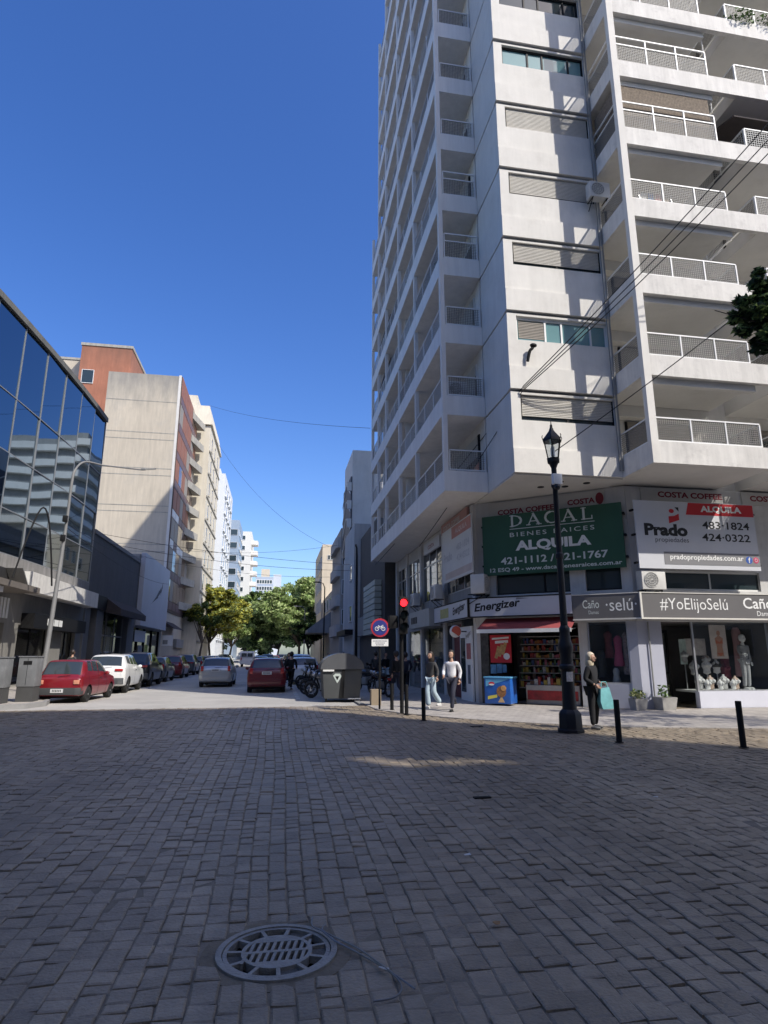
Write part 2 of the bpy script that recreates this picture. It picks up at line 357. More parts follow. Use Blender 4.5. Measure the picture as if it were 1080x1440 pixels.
def wear(m):
    n = m.node_tree.nodes; l = m.node_tree.links; b_ = n['Principled BSDF']; src = b_.inputs['Base Color'].links[0].from_socket
    g = n.new('ShaderNodeNewGeometry'); mp = n.new('ShaderNodeMapping'); mp.inputs['Rotation'].default_value = (0, 0, R(24)); mp.inputs['Scale'].default_value = (0.55, 0.09, 1); l.new(g.outputs['Position'], mp.inputs[0])
    no = n.new('ShaderNodeTexNoise'); no.inputs['Scale'].default_value = 1.0; no.inputs['Detail'].default_value = 5; l.new(mp.outputs[0], no.inputs['Vector'])
    mr = n.new('ShaderNodeMapRange'); mr.inputs[1].default_value = 0.3; mr.inputs[2].default_value = 0.7; mr.inputs[3].default_value = 0.72; mr.inputs[4].default_value = 1.25; l.new(no.outputs[0], mr.inputs[0])
    vm = n.new('ShaderNodeVectorMath'); vm.operation = 'SCALE'; l.new(src, vm.inputs[0]); l.new(mr.outputs[0], vm.inputs[3]); l.new(vm.outputs[0], b_.inputs['Base Color'])
wear(COB); wear(COBO)
# storm drain in the plaza
IRON = mat('cast_iron', (0.27, 0.255, 0.23), 0.5, 0.25, 14, bump=0.4, bscale=70, metal=0.2, dark=(0.14, 0.10, 0.07), darkscale=9, darkamt=0.5)
SILT = mat('dry_silt', (0.10, 0.095, 0.085), 0.95, 0.3, 20, bump=0.6, bscale=80)
dr = thing('storm_drain', 'round cast iron drain grate set in the cobbles', 'drain', (MX, MY, -0.3))
def ring(mbk, r0, r1, z0, z1, n=48, c=(MX, MY)):
    for k in range(n):
        a0, a1 = 2*math.pi*k/n, 2*math.pi*(k+1)/n
        q = [(c[0]+r*math.cos(a), c[1]+r*math.sin(a)) for r, a in ((r0, a0), (r1, a0), (r1, a1), (r0, a1))]
        vs = [(x, y, z0) for x, y in q]+[(x, y, z1) for x, y in q]
        mbk._add(vs, [(4,5,6,7),(0,4,7,3),(1,2,6,5)])
b = MB(); ring(b, 0.304, 0.338, -0.05, 0.0); b.build('outer_frame', IRON, dr)
b = MB(); ring(b, 0.276, 0.299, -0.05, -0.006); ring(b, 0.176, 0.198, -0.05, -0.006)
for k in range(11):
    a = 2*math.pi*(k+0.3)/11; d = Vector((math.cos(a), math.sin(a), 0)); t = Vector((-d.y, d.x, 0))
    b.obox(Vector((MX, MY, -0.045))+d*0.19-t*0.011, d*0.09, t*0.022, (0, 0, 0.038))
zt_ = 0.038
b.obox((MX-0.178, MY-0.013, -0.045), (0.356, 0, 0), (0, 0.026, 0), (0, 0, zt_+0.0003))
for s_ in (-1, 1):
    cap_ = [(MX+0.185*math.cos(R(a_)), MY+s_*0.185*math.sin(R(a_)), -0.045) for a_ in range(38, 143, 8)]; b.ext(cap_, (0, 0, zt_+0.0006))
for k in range(-4, 5):
    x = k*0.040
    for s_ in (-1, 1): b.obox((MX+x-0.009+(0.012 if s_ > 0 else -0.03), MY+(0.012 if s_ > 0 else -0.118), -0.045), (0.018, 0, 0), (0.022, 0.106, 0), (0, 0, zt_-0.0004))
b.build('grate', IRON, dr)
b = MB(); ring(b, 0.338, 0.344, -0.3, -0.02); b.ext([(MX+0.342*math.cos(2*math.pi*k/32), MY+0.342*math.sin(2*math.pi*k/32), -0.3) for k in range(32)], (0, 0, 0.05)); b.build('pit', DARK, dr)
for k in (1, 5, 8, 10):
    b = MB()
    a0, a1 = 2*math.pi*(k+0.3)/11+0.06, 2*math.pi*(k+1.3)/11-0.06
    pts = [(MX+r*math.cos(a), MY+r*math.sin(a), -0.036) for r, a in ((0.195, a0), (0.275, a0), (0.275, (a0+a1)/2), (0.275, a1), (0.195, a1))]
    b.ext(pts, (0, 0, 0.012)); b.build('silt', SILT, dr)
b = MB(); ring(b, 0.339, 0.42, -0.06, -0.013); b.build('cement_collar', mat('cement_collar', (0.17, 0.14, 0.10), 0.95, 0.3, 12, bump=0.5), dr)
# loose wire by the drain
WIRE = mat('steel_wire', (0.22, 0.22, 0.23), 0.45, 0.1, metal=0.6)
pts = [(0.29, 4.33, 0.012), (0.28, 4.18, 0.02), (0.33, 4.08, 0.03), (0.40, 3.98, 0.012), (0.50, 3.84, 0.008), (0.60, 3.68, 0.008), (0.66, 3.55, 0.01), (0.68, 3.45, 0.012), (0.665, 3.38, 0.012), (0.61, 3.33, 0.012), (0.52, 3.32, 0.012)]
def smooth_path(p, k=4):
    p = [Vector(q) for q in p]; out = []
    for i in range(len(p)-1):
        a = p[max(i-1, 0)]; b_ = p[i]; c = p[i+1]; d = p[min(i+2, len(p)-1)]
        for j in range(k):
            t = j/k; out.append(0.5*((2*b_)+(c-a)*t+(2*a-5*b_+4*c-d)*t*t+(3*b_-a-3*c+d)*t**3))
    return out+[p[-1]]
one('loose_wire', MB().tube(smooth_path(pts), 0.0045, 6).tube(smooth_path([(0.36, 4.20, 0.012), (0.335, 4.13, 0.02), (0.37, 4.05, 0.02), (0.52, 3.85, 0.016), (0.64, 3.60, 0.014), (0.74, 3.40, 0.01)]), 0.0045, 6), WIRE, 'bent loose wire curling over the drain edge onto the cobbles', 'wire', smooth=60)
LEAFD = mat('dry_leaf', (0.30, 0.17, 0.07), 0.8, 0.3, 30)
b = MB(); b.ext([(1.385, 4.03, 0.012), (1.41, 4.025, 0.014), (1.425, 4.05, 0.02), (1.40, 4.075, 0.014), (1.375, 4.06, 0.016)], (0, 0, 0.002))
one('dry_leaf', b, LEAFD, 'small dry orange leaf lying on the dark cobbles', 'leaf')
for (x, y, wd, dp, lab) in ((2.42, 7.35, 0.20, 0.07, 'small dark drain slot in the cobbles right of centre'), (4.6, 14.2, 0.28, 0.16, 'small dark access cover in the shaded pavement by the lamp post')):
    b = MB(); b.box((x-wd/2, y-dp/2, -0.01), (x+wd/2, y+dp/2, 0.016 if y > 12 else 0.012)); one('drain_cover', b, BLACK, lab, 'drain cover')
# ---------------------------------------------------------------- white apartment tower on the right
FH, Z0, NF = 2.75, 7.0, 15
TOP = Z0+FH*NF
T = thing('apartment_tower', 'tall white apartment tower with rows of balconies above the corner shops', 'building', (9, 25, 0))
ca = Vector((6.9, 20.9, 0)); cb = Vector((10.95, 17.6, 0)); cdv = (cb-ca).normalized(); cn = Vector((cdv.y, -cdv.x, 0)); CL = (cb-ca).length
def cp(s, o=0.0, z=0.0): return ca+cdv*s+cn*o+Vector((0, 0, z))
def cbox(mb, s0, s1, o0, o1, z0, z1, mi=0): return mb.obox(cp(s0, o0, z0), cdv*(s1-s0), cn*(o1-o0), (0, 0, z1-z0), mi)
INNER = mat('joint_backing', (0.30, 0.29, 0.28), 0.9)
WHITE_LIFT = mat('white_render_shade_lift', (0.85, 0.82, 0.77), 0.85, 0.06, 0.6, bump=0.12, bscale=50, streak=0.14)  # the front's white made lighter to offset shade on the street side
b = MB(); b.box((6.95, 19.4, 7.0), (24, 36, TOP)); b.box((10.6, 17.85, 7.0), (24, 19.4, TOP))
b.build('wall', WHITE, T)
MB().box((7.05, 17.12, 7.0), (10.5, 19.4, TOP)).build('joint_backing', INNER, T)
# unseen tall block added behind the tower to shade the beige wall opposite
MB().box((9.2, 36.2, 0), (24, 54, 53.2)).build('rear_shade_block', WHITE, T)
sf = MB(); sf.prism([(6.96, 19.38), (6.96, 16.96), (10.55, 16.96), (10.55, 17.84), (23.9, 17.84), (23.9, 24), (7, 24)], 6.965, 6.999); sf.build('soffit', SOFFIT, T)
for (x, y) in ((8.35, 18.2), (9.1, 18.0), (9.6, 17.5), (8.7, 17.5)): MB().cyl((x, y, 6.95), (x, y, 6.966), 0.11, 16).build('recessed_lamp', DARK, T)
YS = [19.3, 23.6, 27.2, 30.9, 33.5, 35.9]
def yend(k): return 35.9 if k < 8 else (33.5 if k < 13 else 30.9)
def railing(parent, p0, p1, z0, z1, nsec=3, mid=False, panel=MESHP, r=0.022, name='railing'):
    p0, p1 = Vector(p0), Vector(p1); d = p1-p0; b = MB(); t = d.normalized(); nrm = Vector((-t.y, t.x, 0))*r
    def bar(a, h, zz0, zz1): b.obox(a-nrm+Vector((0, 0, zz0)), h, nrm*2, (0, 0, zz1-zz0))
    for z in [z0, z1]+([z0+(z1-z0)*1.45] if mid else []): bar(p0, d, z-r, z+r)
    zt = z0+(z1-z0)*1.45 if mid else z1
    for i in range(nsec+1):
        q = p0+d*(i/nsec)-t*r; b.obox(q-nrm*0.92+Vector((0, 0, z0-0.06)), t*r*2, nrm*1.84, (0, 0, zt-z0+0.06-r))
    ob = b.build(name, RAILW, parent)
    if panel: MB().obox(p0-nrm*0.2+Vector((0, 0, z0+r)), d, nrm*0.4, (0, 0, z1-z0-2*r)).build('mesh_panel', panel, ob)
    return ob
def shutter(mb, o, X, width, z0, z1, n, out=0.02, sl=0.055, mi=0):
    # horizontal slats, slightly rounded by a tilted face
    o = Vector(o); X = Vector(X); N = Vector(n); z = z0
    while z < z1-0.01:
        h = min(sl*0.9, z1-z); P = [o+Vector((0, 0, z)), o+N*out+Vector((0, 0, z+h*0.25)), o+N*out+Vector((0, 0, z+h*0.7)), o+Vector((0, 0, z+h))]
        mb._add([p for p in P]+[p+X*width for p in P], [(0,4,5,1), (1,5,6,2), (2,6,7,3)] if X.cross(Vector((0, 0, 1))).dot(N) > 0 else [(1,5,4,0), (2,6,5,1), (3,7,6,2)], mi); z += sl
    return mb
rt = random.Random(11)
GLP = perf_mat('railing_wire', (0.40, 0.40, 0.38), 11.0, 0.82)
for k in range(NF):
    zb = Z0+FH*k; ye = yend(k)
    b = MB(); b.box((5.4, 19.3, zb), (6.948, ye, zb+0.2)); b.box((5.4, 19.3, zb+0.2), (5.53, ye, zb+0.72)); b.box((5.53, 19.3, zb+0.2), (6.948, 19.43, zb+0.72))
    b.box((5.53, ye-0.13, zb+0.2), (6.948, ye, zb+0.72)); b.build('balcony_slab', WHITE_LIFT, T)
    railing(T, (5.62, 19.37, 0), (6.9, 19.37, 0), zb+0.78, zb+1.48, 1, mid=(k in (3, 4)))
    for i in range(5):
        if YS[i+1] > ye+0.01: continue
        y0, y1 = YS[i]+(0.12 if i == 0 else 0.08), YS[i+1]-0.08
        railing(T, (5.47, y0, 0), (5.47, y1, 0), zb+0.78, zb+1.48, 3, mid=(i == 0 and k in (4, 7)), panel=GLP if (i+k) % 3 else MESHP)
        wy0, wy1 = y0+0.6, y1-0.5
        f = MB(); f.box((6.90, wy0-0.06, zb+0.2), (6.947, wy1+0.06, zb+2.35)); fo = f.build('window', RAILW if (i*3+k) % 4 else BLACK, T)
        MB().box((6.885, wy0, zb+0.24), (6.899, wy1, zb+1.9)).build('pane', WINGLASS, fo)
        h = rt.choice((0.05, 0.3, 0.3, 0.8, 1.4)); s_ = MB(); shutter(s_, (6.884, wy1, 0), (0, -1, 0), wy1-wy0, zb+1.9+0.43-h, zb+2.33, (-1, 0, 0)); s_.build('shutter', SHUT, fo)
    for y in (27.2, 33.5):
        if y < ye-0.2: MB().box((5.75, y-0.06, zb+0.2), (6.948, y+0.06, zb+2.75)).build('partition', WHITE_LIFT, T)
for i, y in enumerate(YS):
    zt = TOP if y <= 30.9 else (Z0+FH*13 if y < 34 else Z0+FH*8)
    MB().box((5.395, y-0.07 if i else y-0.005, 7.0-0.004), (5.56, y+0.07 if i else y+0.16, zt)).build('column', WHITE_LIFT, T)
MB().box((5.3, 19.2, TOP), (24.1, 31.0, TOP+0.9)).build('roof_parapet', WHITE, T)
# awning blinds and clutter on a few street side balconies
AWN = mat('dark_awning_cloth', (0.05, 0.04, 0.04), 0.9, 0.3)
for (k, y0, y1) in ((3, 31.1, 33.3), (4, 31.2, 33.3), (7, 33.6, 35.5)):
    zb = Z0+FH*k; MB().obox((5.50, y0, zb+1.75), (0, y1-y0, 0), (0.25, 0, 0.95), (0.03, 0, 0.0)).build('sun_blind', AWN, T)
# window box facing the crossing
frames = [BLACK, RAILW, BLACK, BLACK, BLACK, BLACK, BLACK]
TEAL = glass_mat('teal_window_glass', (0.16, 0.30, 0.31), 0.05, 0.8, wob=0.2)
for k in range(NF):
    zb = Z0+FH*k
    b = MB(); b.box((6.93, 16.86, zb+0.01), (10.56, 17.11, zb+0.78)); b.box((6.95, 16.93, zb+0.78), (10.55, 17.11, zb+1.74))
    b.box((6.95, 16.93, zb+1.74), (7.27, 17.11, zb+2.68)); b.box((7.27, 16.93, zb+2.60), (10.55, 17.11, zb+2.68)); b.box((10.46, 16.93, zb+1.74), (10.55, 17.11, zb+2.60))
    b.box((6.95, 17.11, zb+0.01), (7.045, 19.29, zb+2.68)); b.box((10.502, 17.11, zb+0.01), (10.56, 17.84, zb+2.70)); b.build('facade_panel', WHITE, T)
    x0, x1, z0, z1 = 7.27, 10.46, zb+1.74, zb+2.60
    glassy = k in (1, 5, 6, 9, 12)
    fm = RAILW if k == 1 else BLACK
    f = MB()
    for (xa, xb) in ((x0, x0+0.06), (x1-0.06, x1)): f.box((xa, 17.02, z0), (xb, 17.10, z1))
    f.box((x0+0.06, 17.02, z0), (x1-0.06, 17.10, z0+0.05)); f.box((x0+0.06, 17.02, z1-0.09), (x1-0.06, 17.10, z1))
    for fx in ((0.32, 0.5, 0.82) if glassy else (0.5,)): f.box((x0+(x1-x0)*fx-0.03, 17.025, z0+0.05), (x0+(x1-x0)*fx+0.03, 17.10, z1-0.09))
    fo = f.build('window', fm, T)
    MB().box((x0+0.06, 17.06, z0+0.05), (x1-0.06, 17.075, z1-0.09)).build('pane', TEAL if k in (1, 5) else WINGLASS, fo)
    if not glassy:
        s_ = MB(); shutter(s_, (x0+0.06, 17.015, 0), (1, 0, 0), x1-x0-0.12, z0+rt.choice((0.1, 0.16, 0.22, 0.02)), z1-0.02, (0, -1, 0)); s_.build('shutter', SHUT, fo)
    elif k == 1:
        s_ = MB(); shutter(s_, (x0+0.1, 17.05, 0), (1, 0, 0), 0.9, z0+0.12, z1-0.12, (0, -1, 0), 0.012); s_.build('shutter', SHUTD, fo)
# balcony stack on the right
for k in range(NF):
    zb = Z0+FH*k
    b = MB(); b.box((10.5, 15.25, zb), (24, 15.40, zb+0.66)); b.box((10.5, 15.40, zb), (10.63, 16.92, zb+0.66)); b.build('slab_edge', WHITE2, T)
    b = MB(); b.box((10.63, 15.40, zb+0.004), (14.2, 17.848, zb+0.18)); b.box((14.2, 15.40, zb+0.004), (14.36, 17.848, zb+0.5)); b.box((15.25, 15.40, zb+0.004), (15.41, 17.848, zb+0.5)); b.box((15.41, 15.40, zb+0.004), (24, 17.848, zb+0.18)); b.build('balcony_floor', SOFFIT, T)
    for bb in (((10.63, 15.42, zb+2.55), (14.36, 15.6, zb+2.745)), ((10.63, 17.5, zb+2.35), (14.3, 17.84, zb+2.745))): MB().box(*bb).build('ceiling_beam', SOFFIT, T)
    mid = k in (4, 5)
    pn = MESHP
    railing(T, (10.72, 15.325, 0), (14.2, 15.325, 0), zb+0.70, zb+1.42, 3, mid=mid, panel=pn)
    railing(T, (14.2, 15.35, 0), (14.2, 17.8, 0), zb+0.70, zb+1.42, 2, panel=pn)
    railing(T, (10.565, 15.45, 0), (10.565, 16.9, 0), zb+0.70, zb+1.42, 1, mid=mid, panel=pn)
    railing(T, (15.33, 15.325, 0), (18.9, 15.325, 0), zb+0.70, zb+1.42, 3, panel=GLP if k in (4, 7) else MESHP)
    railing(T, (15.33, 15.35, 0), (15.33, 17.8, 0), zb+0.70, zb+1.42, 2, panel=GLP if k in (4, 7) else MESHP)
    for (x0, x1) in ((11.4, 13.7), (16.2, 18.6)):
        f = MB(); f.box((x0-0.06, 17.80, zb+0.19), (x1+0.06, 17.847, zb+2.3)); fo = f.build('window', BLACK, T)
        MB().box((x0, 17.785, zb+0.24), ((x0+x1)/2-0.04, 17.799, zb+1.9)).build('pane', WINGLASS, fo); MB().box(((x0+x1)/2+0.04, 17.785, zb+0.24), (x1, 17.799, zb+1.9)).build('pane', WINGLASS, fo)
        h = rt.choice((0.4, 0.9, 1.5, 2.0)); s_ = MB(); shutter(s_, (x0, 17.784, 0), (1, 0, 0), x1-x0, zb+2.3-h, zb+2.28, (0, -1, 0)); s_.build('shutter', SHUT if k % 2 else SHUTD, fo)
MB().box((10.485, 15.235, 6.99), (10.72, 15.42, TOP)).build('corner_column', WHITE, T)
REED = mat('reed_screen', (0.20, 0.16, 0.12), 0.9, 0.4, 12, bump=0.3, bscale=60)
zb = Z0+FH*4
b = MB()
for i in range(60): x = 10.74+i*0.057; b.box((x, 15.43, zb+0.68), (x+0.05, 15.445, zb+2.53))
b.build('reed_screen', REED, T, kind='stuff'); b = MB()
for i in range(24): y = 15.47+i*0.058; b.box((10.64, y, zb+0.68), (10.655, y+0.05, zb+2.5))
b.build('reed_screen', REED, T, kind='stuff')
zb = Z0+FH*4; MB().obox((14.9, 15.2, zb+1.75), (5, 0, 0), (0, 1.4, 0.45), (0, 0, 0.05)).build('folded_awning', AWN, T)
# drain pipes and cables in the recess between box and balconies
for (x, y, r) in ((10.47, 16.78, 0.028), (10.40, 16.83, 0.016), (10.44, 16.74, 0.012)):
    MB().cyl((x, y, 7.2), (x, y, 40), r, 8).build('downpipe', GREYC, T)
# ---- base storeys: street side (x = 6.9), chamfer, crossing side (y = 17.6)
LIL = mat('lilac_grey_paint', (0.42, 0.43, 0.50), 0.6, 0.07, 2)
LIL_LIT = mat('lilac_paint_sunlit', (0.62, 0.63, 0.70), 0.45, 0.05, 2)  # paler lilac: sunlight on the riser put into its colour
MARB = mat('dark_marble', (0.07, 0.065, 0.06), 0.25, 0.5, 6)
BASEW = mat('mezzanine_paint', (0.62, 0.61, 0.59), 0.8, 0.08, 1, streak=0.2, dark=(0.3, 0.29, 0.27), darkscale=1.5, darkamt=0.3)
# street side columns and mezzanine glazing
cys = [21.0, 25.1, 29.3, 32.6, 35.6]
for y in cys: MB().box((6.86, y-0.17, 0.0), (7.2, y+0.17, 6.96)).build('pillar', BASEW, T)
for i in range(4):
    y0, y1 = cys[i]+0.17, cys[i+1]-0.17
    MB().box((6.98, y0, 6.35), (7.15, y1, 6.96)).build('lintel', BASEW if i else GREYC, T)
    MB().box((6.95, y0, 3.45), (7.2, y1, 4.0)).build('spandrel', GREYC, T)
    f = MB()
    n = 3
    for j in range(n+1): yy = y0+(y1-y0)*j/n; f.box((6.97, yy-0.03, 4.0), (7.03, yy+0.03, 6.35))
    f.box((6.975, y0, 5.65), (7.025, y1, 5.71)); f.box((6.975, y0, 4.0), (7.025, y1, 4.05)); fo = f.build('mezzanine_window', ALU, T)
    for j in range(n):
        ya, yb = y0+(y1-y0)*j/n+0.03, y0+(y1-y0)*(j+1)/n-0.03
        tl = rt.uniform(-0.012, 0.012)
        for (za, zc) in ((4.05, 5.65), (5.71, 6.35)): MB()._add([(7.0+tl, ya, za), (7.0-tl, yb, za), (7.0-tl, yb, zc), (7.0+tl, ya, zc)], [(0,1,2,3)]).build('pane', STREETGLASS, fo)
MB().box((7.6, 21.4, 3.0), (7.75, 35.8, 6.9)).build('rear_partition', GREYC, T)
MB().box((9.0, 22.5, 0.0), (24, 36, 6.96)).build('core', GREYC, T)
# chamfer
b = MB(); cbox(b, 0.0, CL, -0.3, 0.0, 4.45, 6.96); b.build('chamfer_wall', BASEW, T)
b = MB(); cbox(b, 0.0, CL, -0.3, 0.0, 2.62, 3.62); b.build('chamfer_beam', BASEW, T)
for (s0, s1) in ((0.0, 0.75), (4.9, CL), (3.3, 3.8)): b = MB(); cbox(b, s0, s1, -0.3, -0.001, 3.62, 4.45); b.build('chamfer_pier', BASEW, T)
f = MB(); cbox(f, 0.75, 4.9, -0.2, -0.14, 3.62, 3.68); cbox(f, 0.75, 4.9, -0.2, -0.14, 4.39, 4.45); cbox(f, 2.4, 2.46, -0.2, -0.14, 3.68, 4.39); fo = f.build('band_window', BLACK, T)
for (s0, s1) in ((0.75, 2.4), (2.46, 3.3), (3.8, 4.9)):
    b = MB(); cbox(b, s0, s1, -0.19, -0.17, 3.68, 4.39); b.build('pane', WINGLASS, fo)
b = MB(); cbox(b, 0.0, 0.40, -0.35, 0.0, 0.012, 2.62); b.build('marble_pier', MARB, T)
b = MB(); cbox(b, 3.45, 3.72, -0.35, 0.0, 0.012, 2.62); b.build('shop_pier', BASEW, T)
b = MB(); cbox(b, 3.72, 4.95, -0.25, -0.02, 0.012, 0.72); b.build('stall_riser', LIL, T)
cpn = lambda s, o: tuple(cp(s, o))[:2]
b = MB(); b.prism([cpn(4.95, 0), (10.95, 17.6), (11.78, 17.6), (11.78, 17.95), cpn(4.95, -0.5)], 0.012, 2.62); b.build('corner_pier', LIL, T)
MB().cyl((11.30, 17.54, 0.2), (11.30, 17.54, 2.6), 0.025, 8).build('drain_pipe', GREYC, T)
f = MB(); cbox(f, 3.72, 3.77, -0.12, -0.06, 0.72, 2.62); cbox(f, 4.90, 4.95, -0.12, -0.06, 0.72, 2.62); cbox(f, 3.77, 4.90, -0.12, -0.06, 0.72, 0.77); fo = f.build('shop_window', ALU, T)
SHOPG = clear_glass('shop_glass', (0.93, 0.95, 0.95), 0.04)
b = MB(); cbox(b, 3.77, 4.90, -0.10, -0.09, 0.77, 2.62); b.build('pane', SHOPG, fo)
# crossing side
b = MB(); b.box((10.97, 17.6, 4.22), (24, 17.84, 6.96)); b.box((10.97, 17.601, 2.62), (24, 17.84, 3.6)); b.box((10.97, 17.602, 3.6), (12.05, 17.84, 4.22)); b.box((15.5, 17.602, 3.6), (24, 17.84, 4.22)); b.build('crossing_wall', BASEW, T)
f = MB(); f.box((12.05, 17.68, 3.6), (15.5, 17.74, 3.66)); f.box((12.05, 17.68, 4.16), (15.5, 17.74, 4.22)); f.box((13.7, 17.68, 3.66), (13.75, 17.74, 4.16)); fo = f.build('band_window', RAILW, T)
for (a, c) in ((12.05, 13.7), (13.75, 15.5)): MB().box((a, 17.70, 3.66), (c, 17.715, 4.16)).build('pane', WINGLASS, fo)
MB().box((12.85, 17.6, 0.012), (19, 17.8, 0.5)).build('stall_riser', LIL_LIT, T)
f = MB(); f.box((12.85, 17.66, 0.5), (12.91, 17.72, 2.62)); f.box((15.62, 17.66, 0.5), (15.68, 17.72, 2.62)); f.box((12.91, 17.66, 0.5), (15.62, 17.72, 0.54)); fo = f.build('shop_window', ALU, T)
MB().box((12.91, 17.68, 0.54), (15.62, 17.69, 2.62)).build('pane', SHOPG, fo)
b = MB(); b.box((15.68, 17.55, 0.012), (16.3, 17.9, 2.62)); b.build('crossing_pier', LIL, T)
# interiors
INT = mat('shop_interior', (0.10, 0.09, 0.09), 0.8, 0.2, 2)
b = MB(); b.box((11.85, 20.2, 0.012), (19, 20.3, 2.62)); b.box((12.0, 17.85, 2.6), (19, 20.2, 2.62)); b.box((15.9, 17.85, 0.012), (16.0, 20.2, 2.6)); b.box((11.8, 17.96, 0.012), (11.84, 20.2, 2.6)); b.build('shop_interior', INT, T)
d = MB(); d.box((12.82, 17.7, 0.012), (12.86, 18.9, 2.62)); d.build('glass_door_return', SHOPG, T)
f = MB(); f.box((11.86, 18.85, 0.012), (11.93, 18.9, 2.4)); f.box((12.74, 18.85, 0.012), (12.81, 18.9, 2.4)); f.box((11.93, 18.85, 2.3), (12.74, 18.9, 2.4)); f.box((11.93, 18.85, 1.0), (12.74, 18.9, 1.05)); dr_ = f.build('door', BLACK, T)
MB().box((11.93, 18.87, 0.05), (12.74, 18.88, 2.3)).build('pane', SHOPG, dr_)
b = MB(); cbox(b, 0.3, 5.2, -3.3, -3.2, 0.012, 2.62); cbox(b, 3.5, 3.6, -3.2, -0.36, 0.012, 2.6); cbox(b, 0.25, 0.35, -3.2, -0.36, 0.012, 2.6); cbox(b, 0.35, 5.2, -3.2, -0.31, 2.58, 2.615); cbox(b, 3.6, 4.95, -1.35, -1.3, 0.7, 2.58); cbox(b, 3.6, 4.95, -1.3, -0.25, 0.66, 0.70); b.build('kiosk_interior', INT, T)
# ---------------------------------------------------------------- left side of the street
def win(parent, axis, p, a0, a1, z0, z1, out, frame=None, glass=None, name='window', t=0.06, sill=True, div=1):
    # window lying in plane axis=p, facing sign(out); raised frame and sill, pane set back between them
    frame = frame or RAILW; glass = glass or WINGLASS; s = 1 if out > 0 else -1; b = MB()
    def bx(u0, u1, w0, w1, d0, d1, mi):
        lo, hi = sorted((p+s*d0, p+s*d1))
        if axis == 'x': b.box((lo, u0, w0), (hi, u1, w1), mi)
        else: b.box((u0, lo, w0), (u1, hi, w1), mi)
    bx(a0, a1, z0, z1, 0.002, 0.012, 1)
    bx(a0-t, a0, z0-t, z1+t, 0.001, 0.06, 0); bx(a1, a1+t, z0-t, z1+t, 0.001, 0.06, 0); bx(a0, a1, z1, z1+t, 0.001, 0.06, 0); bx(a0, a1, z0-t, z0, 0.001, 0.1 if sill else 0.06, 0)
    for i in range(1, div): m_ = a0+(a1-a0)*i/div; bx(m_-t/2, m_+t/2, z0, z1, 0.003, 0.05, 0)
    return b.build(name, [frame, glass], parent)
# glass office building
G = thing('glass_office_building', 'low office building clad in blue mirror glass on the left', 'building', (-16, 30, 0))
BG = glass_mat('blue_mirror_glass', (0.15, 0.215, 0.275), 0.02, 1.0, wob=0.2, wscale=0.25, metal=1.0)
BGD = glass_mat('blue_mirror_glass_dark', (0.13, 0.17, 0.20), 0.03, 1.0, wob=0.2, wscale=0.25, metal=1.0)
MULL = mat('pale_mullion', (0.26, 0.27, 0.28), 0.45, 0.05, metal=0.3)
zr = [6.1, 8.1, 10.65, 13.3, 17.0]; ycol = [41.85-2.5*i for i in range(12)]
def xo(y): return -12.03-0.62*((41.85-y)/14.5)**2      # the front bends away towards the crossing
ringp = [(xo(y)-0.08, y) for y in ycol]
MB().prism(ringp+[(-34, ycol[-1]), (-34, ycol[0])], 6.1, 17.0).build('core', GREYC, G)
MB().prism([(xo(y)+0.16, y) for y in ycol]+[(-34, ycol[-1]), (-34, ycol[0])], 17.0, 17.3).build('coping', mat('dark_coping', (0.16, 0.16, 0.15), 0.8, 0.2, streak=0.3), G)
rg = random.Random(5)
for j in range(4):
    for i in range(11):
        y1, y0 = ycol[i]-0.03, ycol[i+1]+0.03; t1, t2 = rg.uniform(-0.028, 0.028), rg.uniform(-0.03, 0.03)
        MB()._add([(xo(y0)+t1, y0, zr[j]+0.03), (xo(y1)-t1, y1, zr[j]+0.03), (xo(y1)-t1+t2, y1, zr[j+1]-0.03), (xo(y0)+t1+t2, y0, zr[j+1]-0.03)], [(0,1,2,3)]).build('glass_panel', BGD if j == 0 else BG, G)
b = MB()
for y in ycol: b.box((xo(y)-0.07, y-0.03, 6.1), (xo(y)+0.045, y+0.03, 17.0))
for z in zr[:-1]:
    for i in range(11): b.obox((xo(ycol[i+1])-0.06, ycol[i+1], z-0.025), (xo(ycol[i])-xo(ycol[i+1]), ycol[i]-ycol[i+1], 0), (0.1, 0, 0), (0, 0, 0.05))
b.build('mullions', MULL, G)
b = MB(); b.box((-34, 41.851, 0), (-12.0, 41.95, 17.0)); b.build('side_wall', GREYC, G)
CONB = mat('weathered_band', (0.27, 0.26, 0.25), 0.9, 0.2, 1.5, streak=0.45)
MB().prism([(xo(y)+0.08, y) for y in ycol]+[(-34, ycol[-1]), (-34, ycol[0])], 5.35, 6.07).build('spandrel_band', CONB, G)
MB().box((-12.0, 30.4, 4.45), (-11.2, 41.4, 5.34)).build('white_canopy', WHITE2, G)
MB().box((-12.3, 15, 4.3), (-10.7, 30.2, 4.55)).build('thin_canopy', mat('brown_canopy', (0.16, 0.14, 0.12), 0.7), G)
MB().box((-12.0, 15, 4.56), (-11.9, 30.3, 5.34)).build('recess_shade_strip', DARK, G)  # near-black strip on the front, shade of a recess put into colour
b = MB(); b.obox((-11.9, 30.2, 4.56), (0.7, 0, 0), (0, 0.1, 0), (0, -0.9, 0.78)); b.build('canopy_strut', GREYC, G)
GW = mat('taupe_wall', (0.24, 0.23, 0.21), 0.8, 0.12, 1, streak=0.2)
b = MB(); b.box((-12.4, 15, 3.0), (-12.1, 41.8, 5.34))
for (a, c) in ((15, 22.2), (27.2, 28.6), (30.4, 32.0), (36.2, 38.2), (40.6, 41.8)): b.box((-12.4, a, 0.1), (-12.1, c, 3.0))
b.build('ground_wall', GW, G)
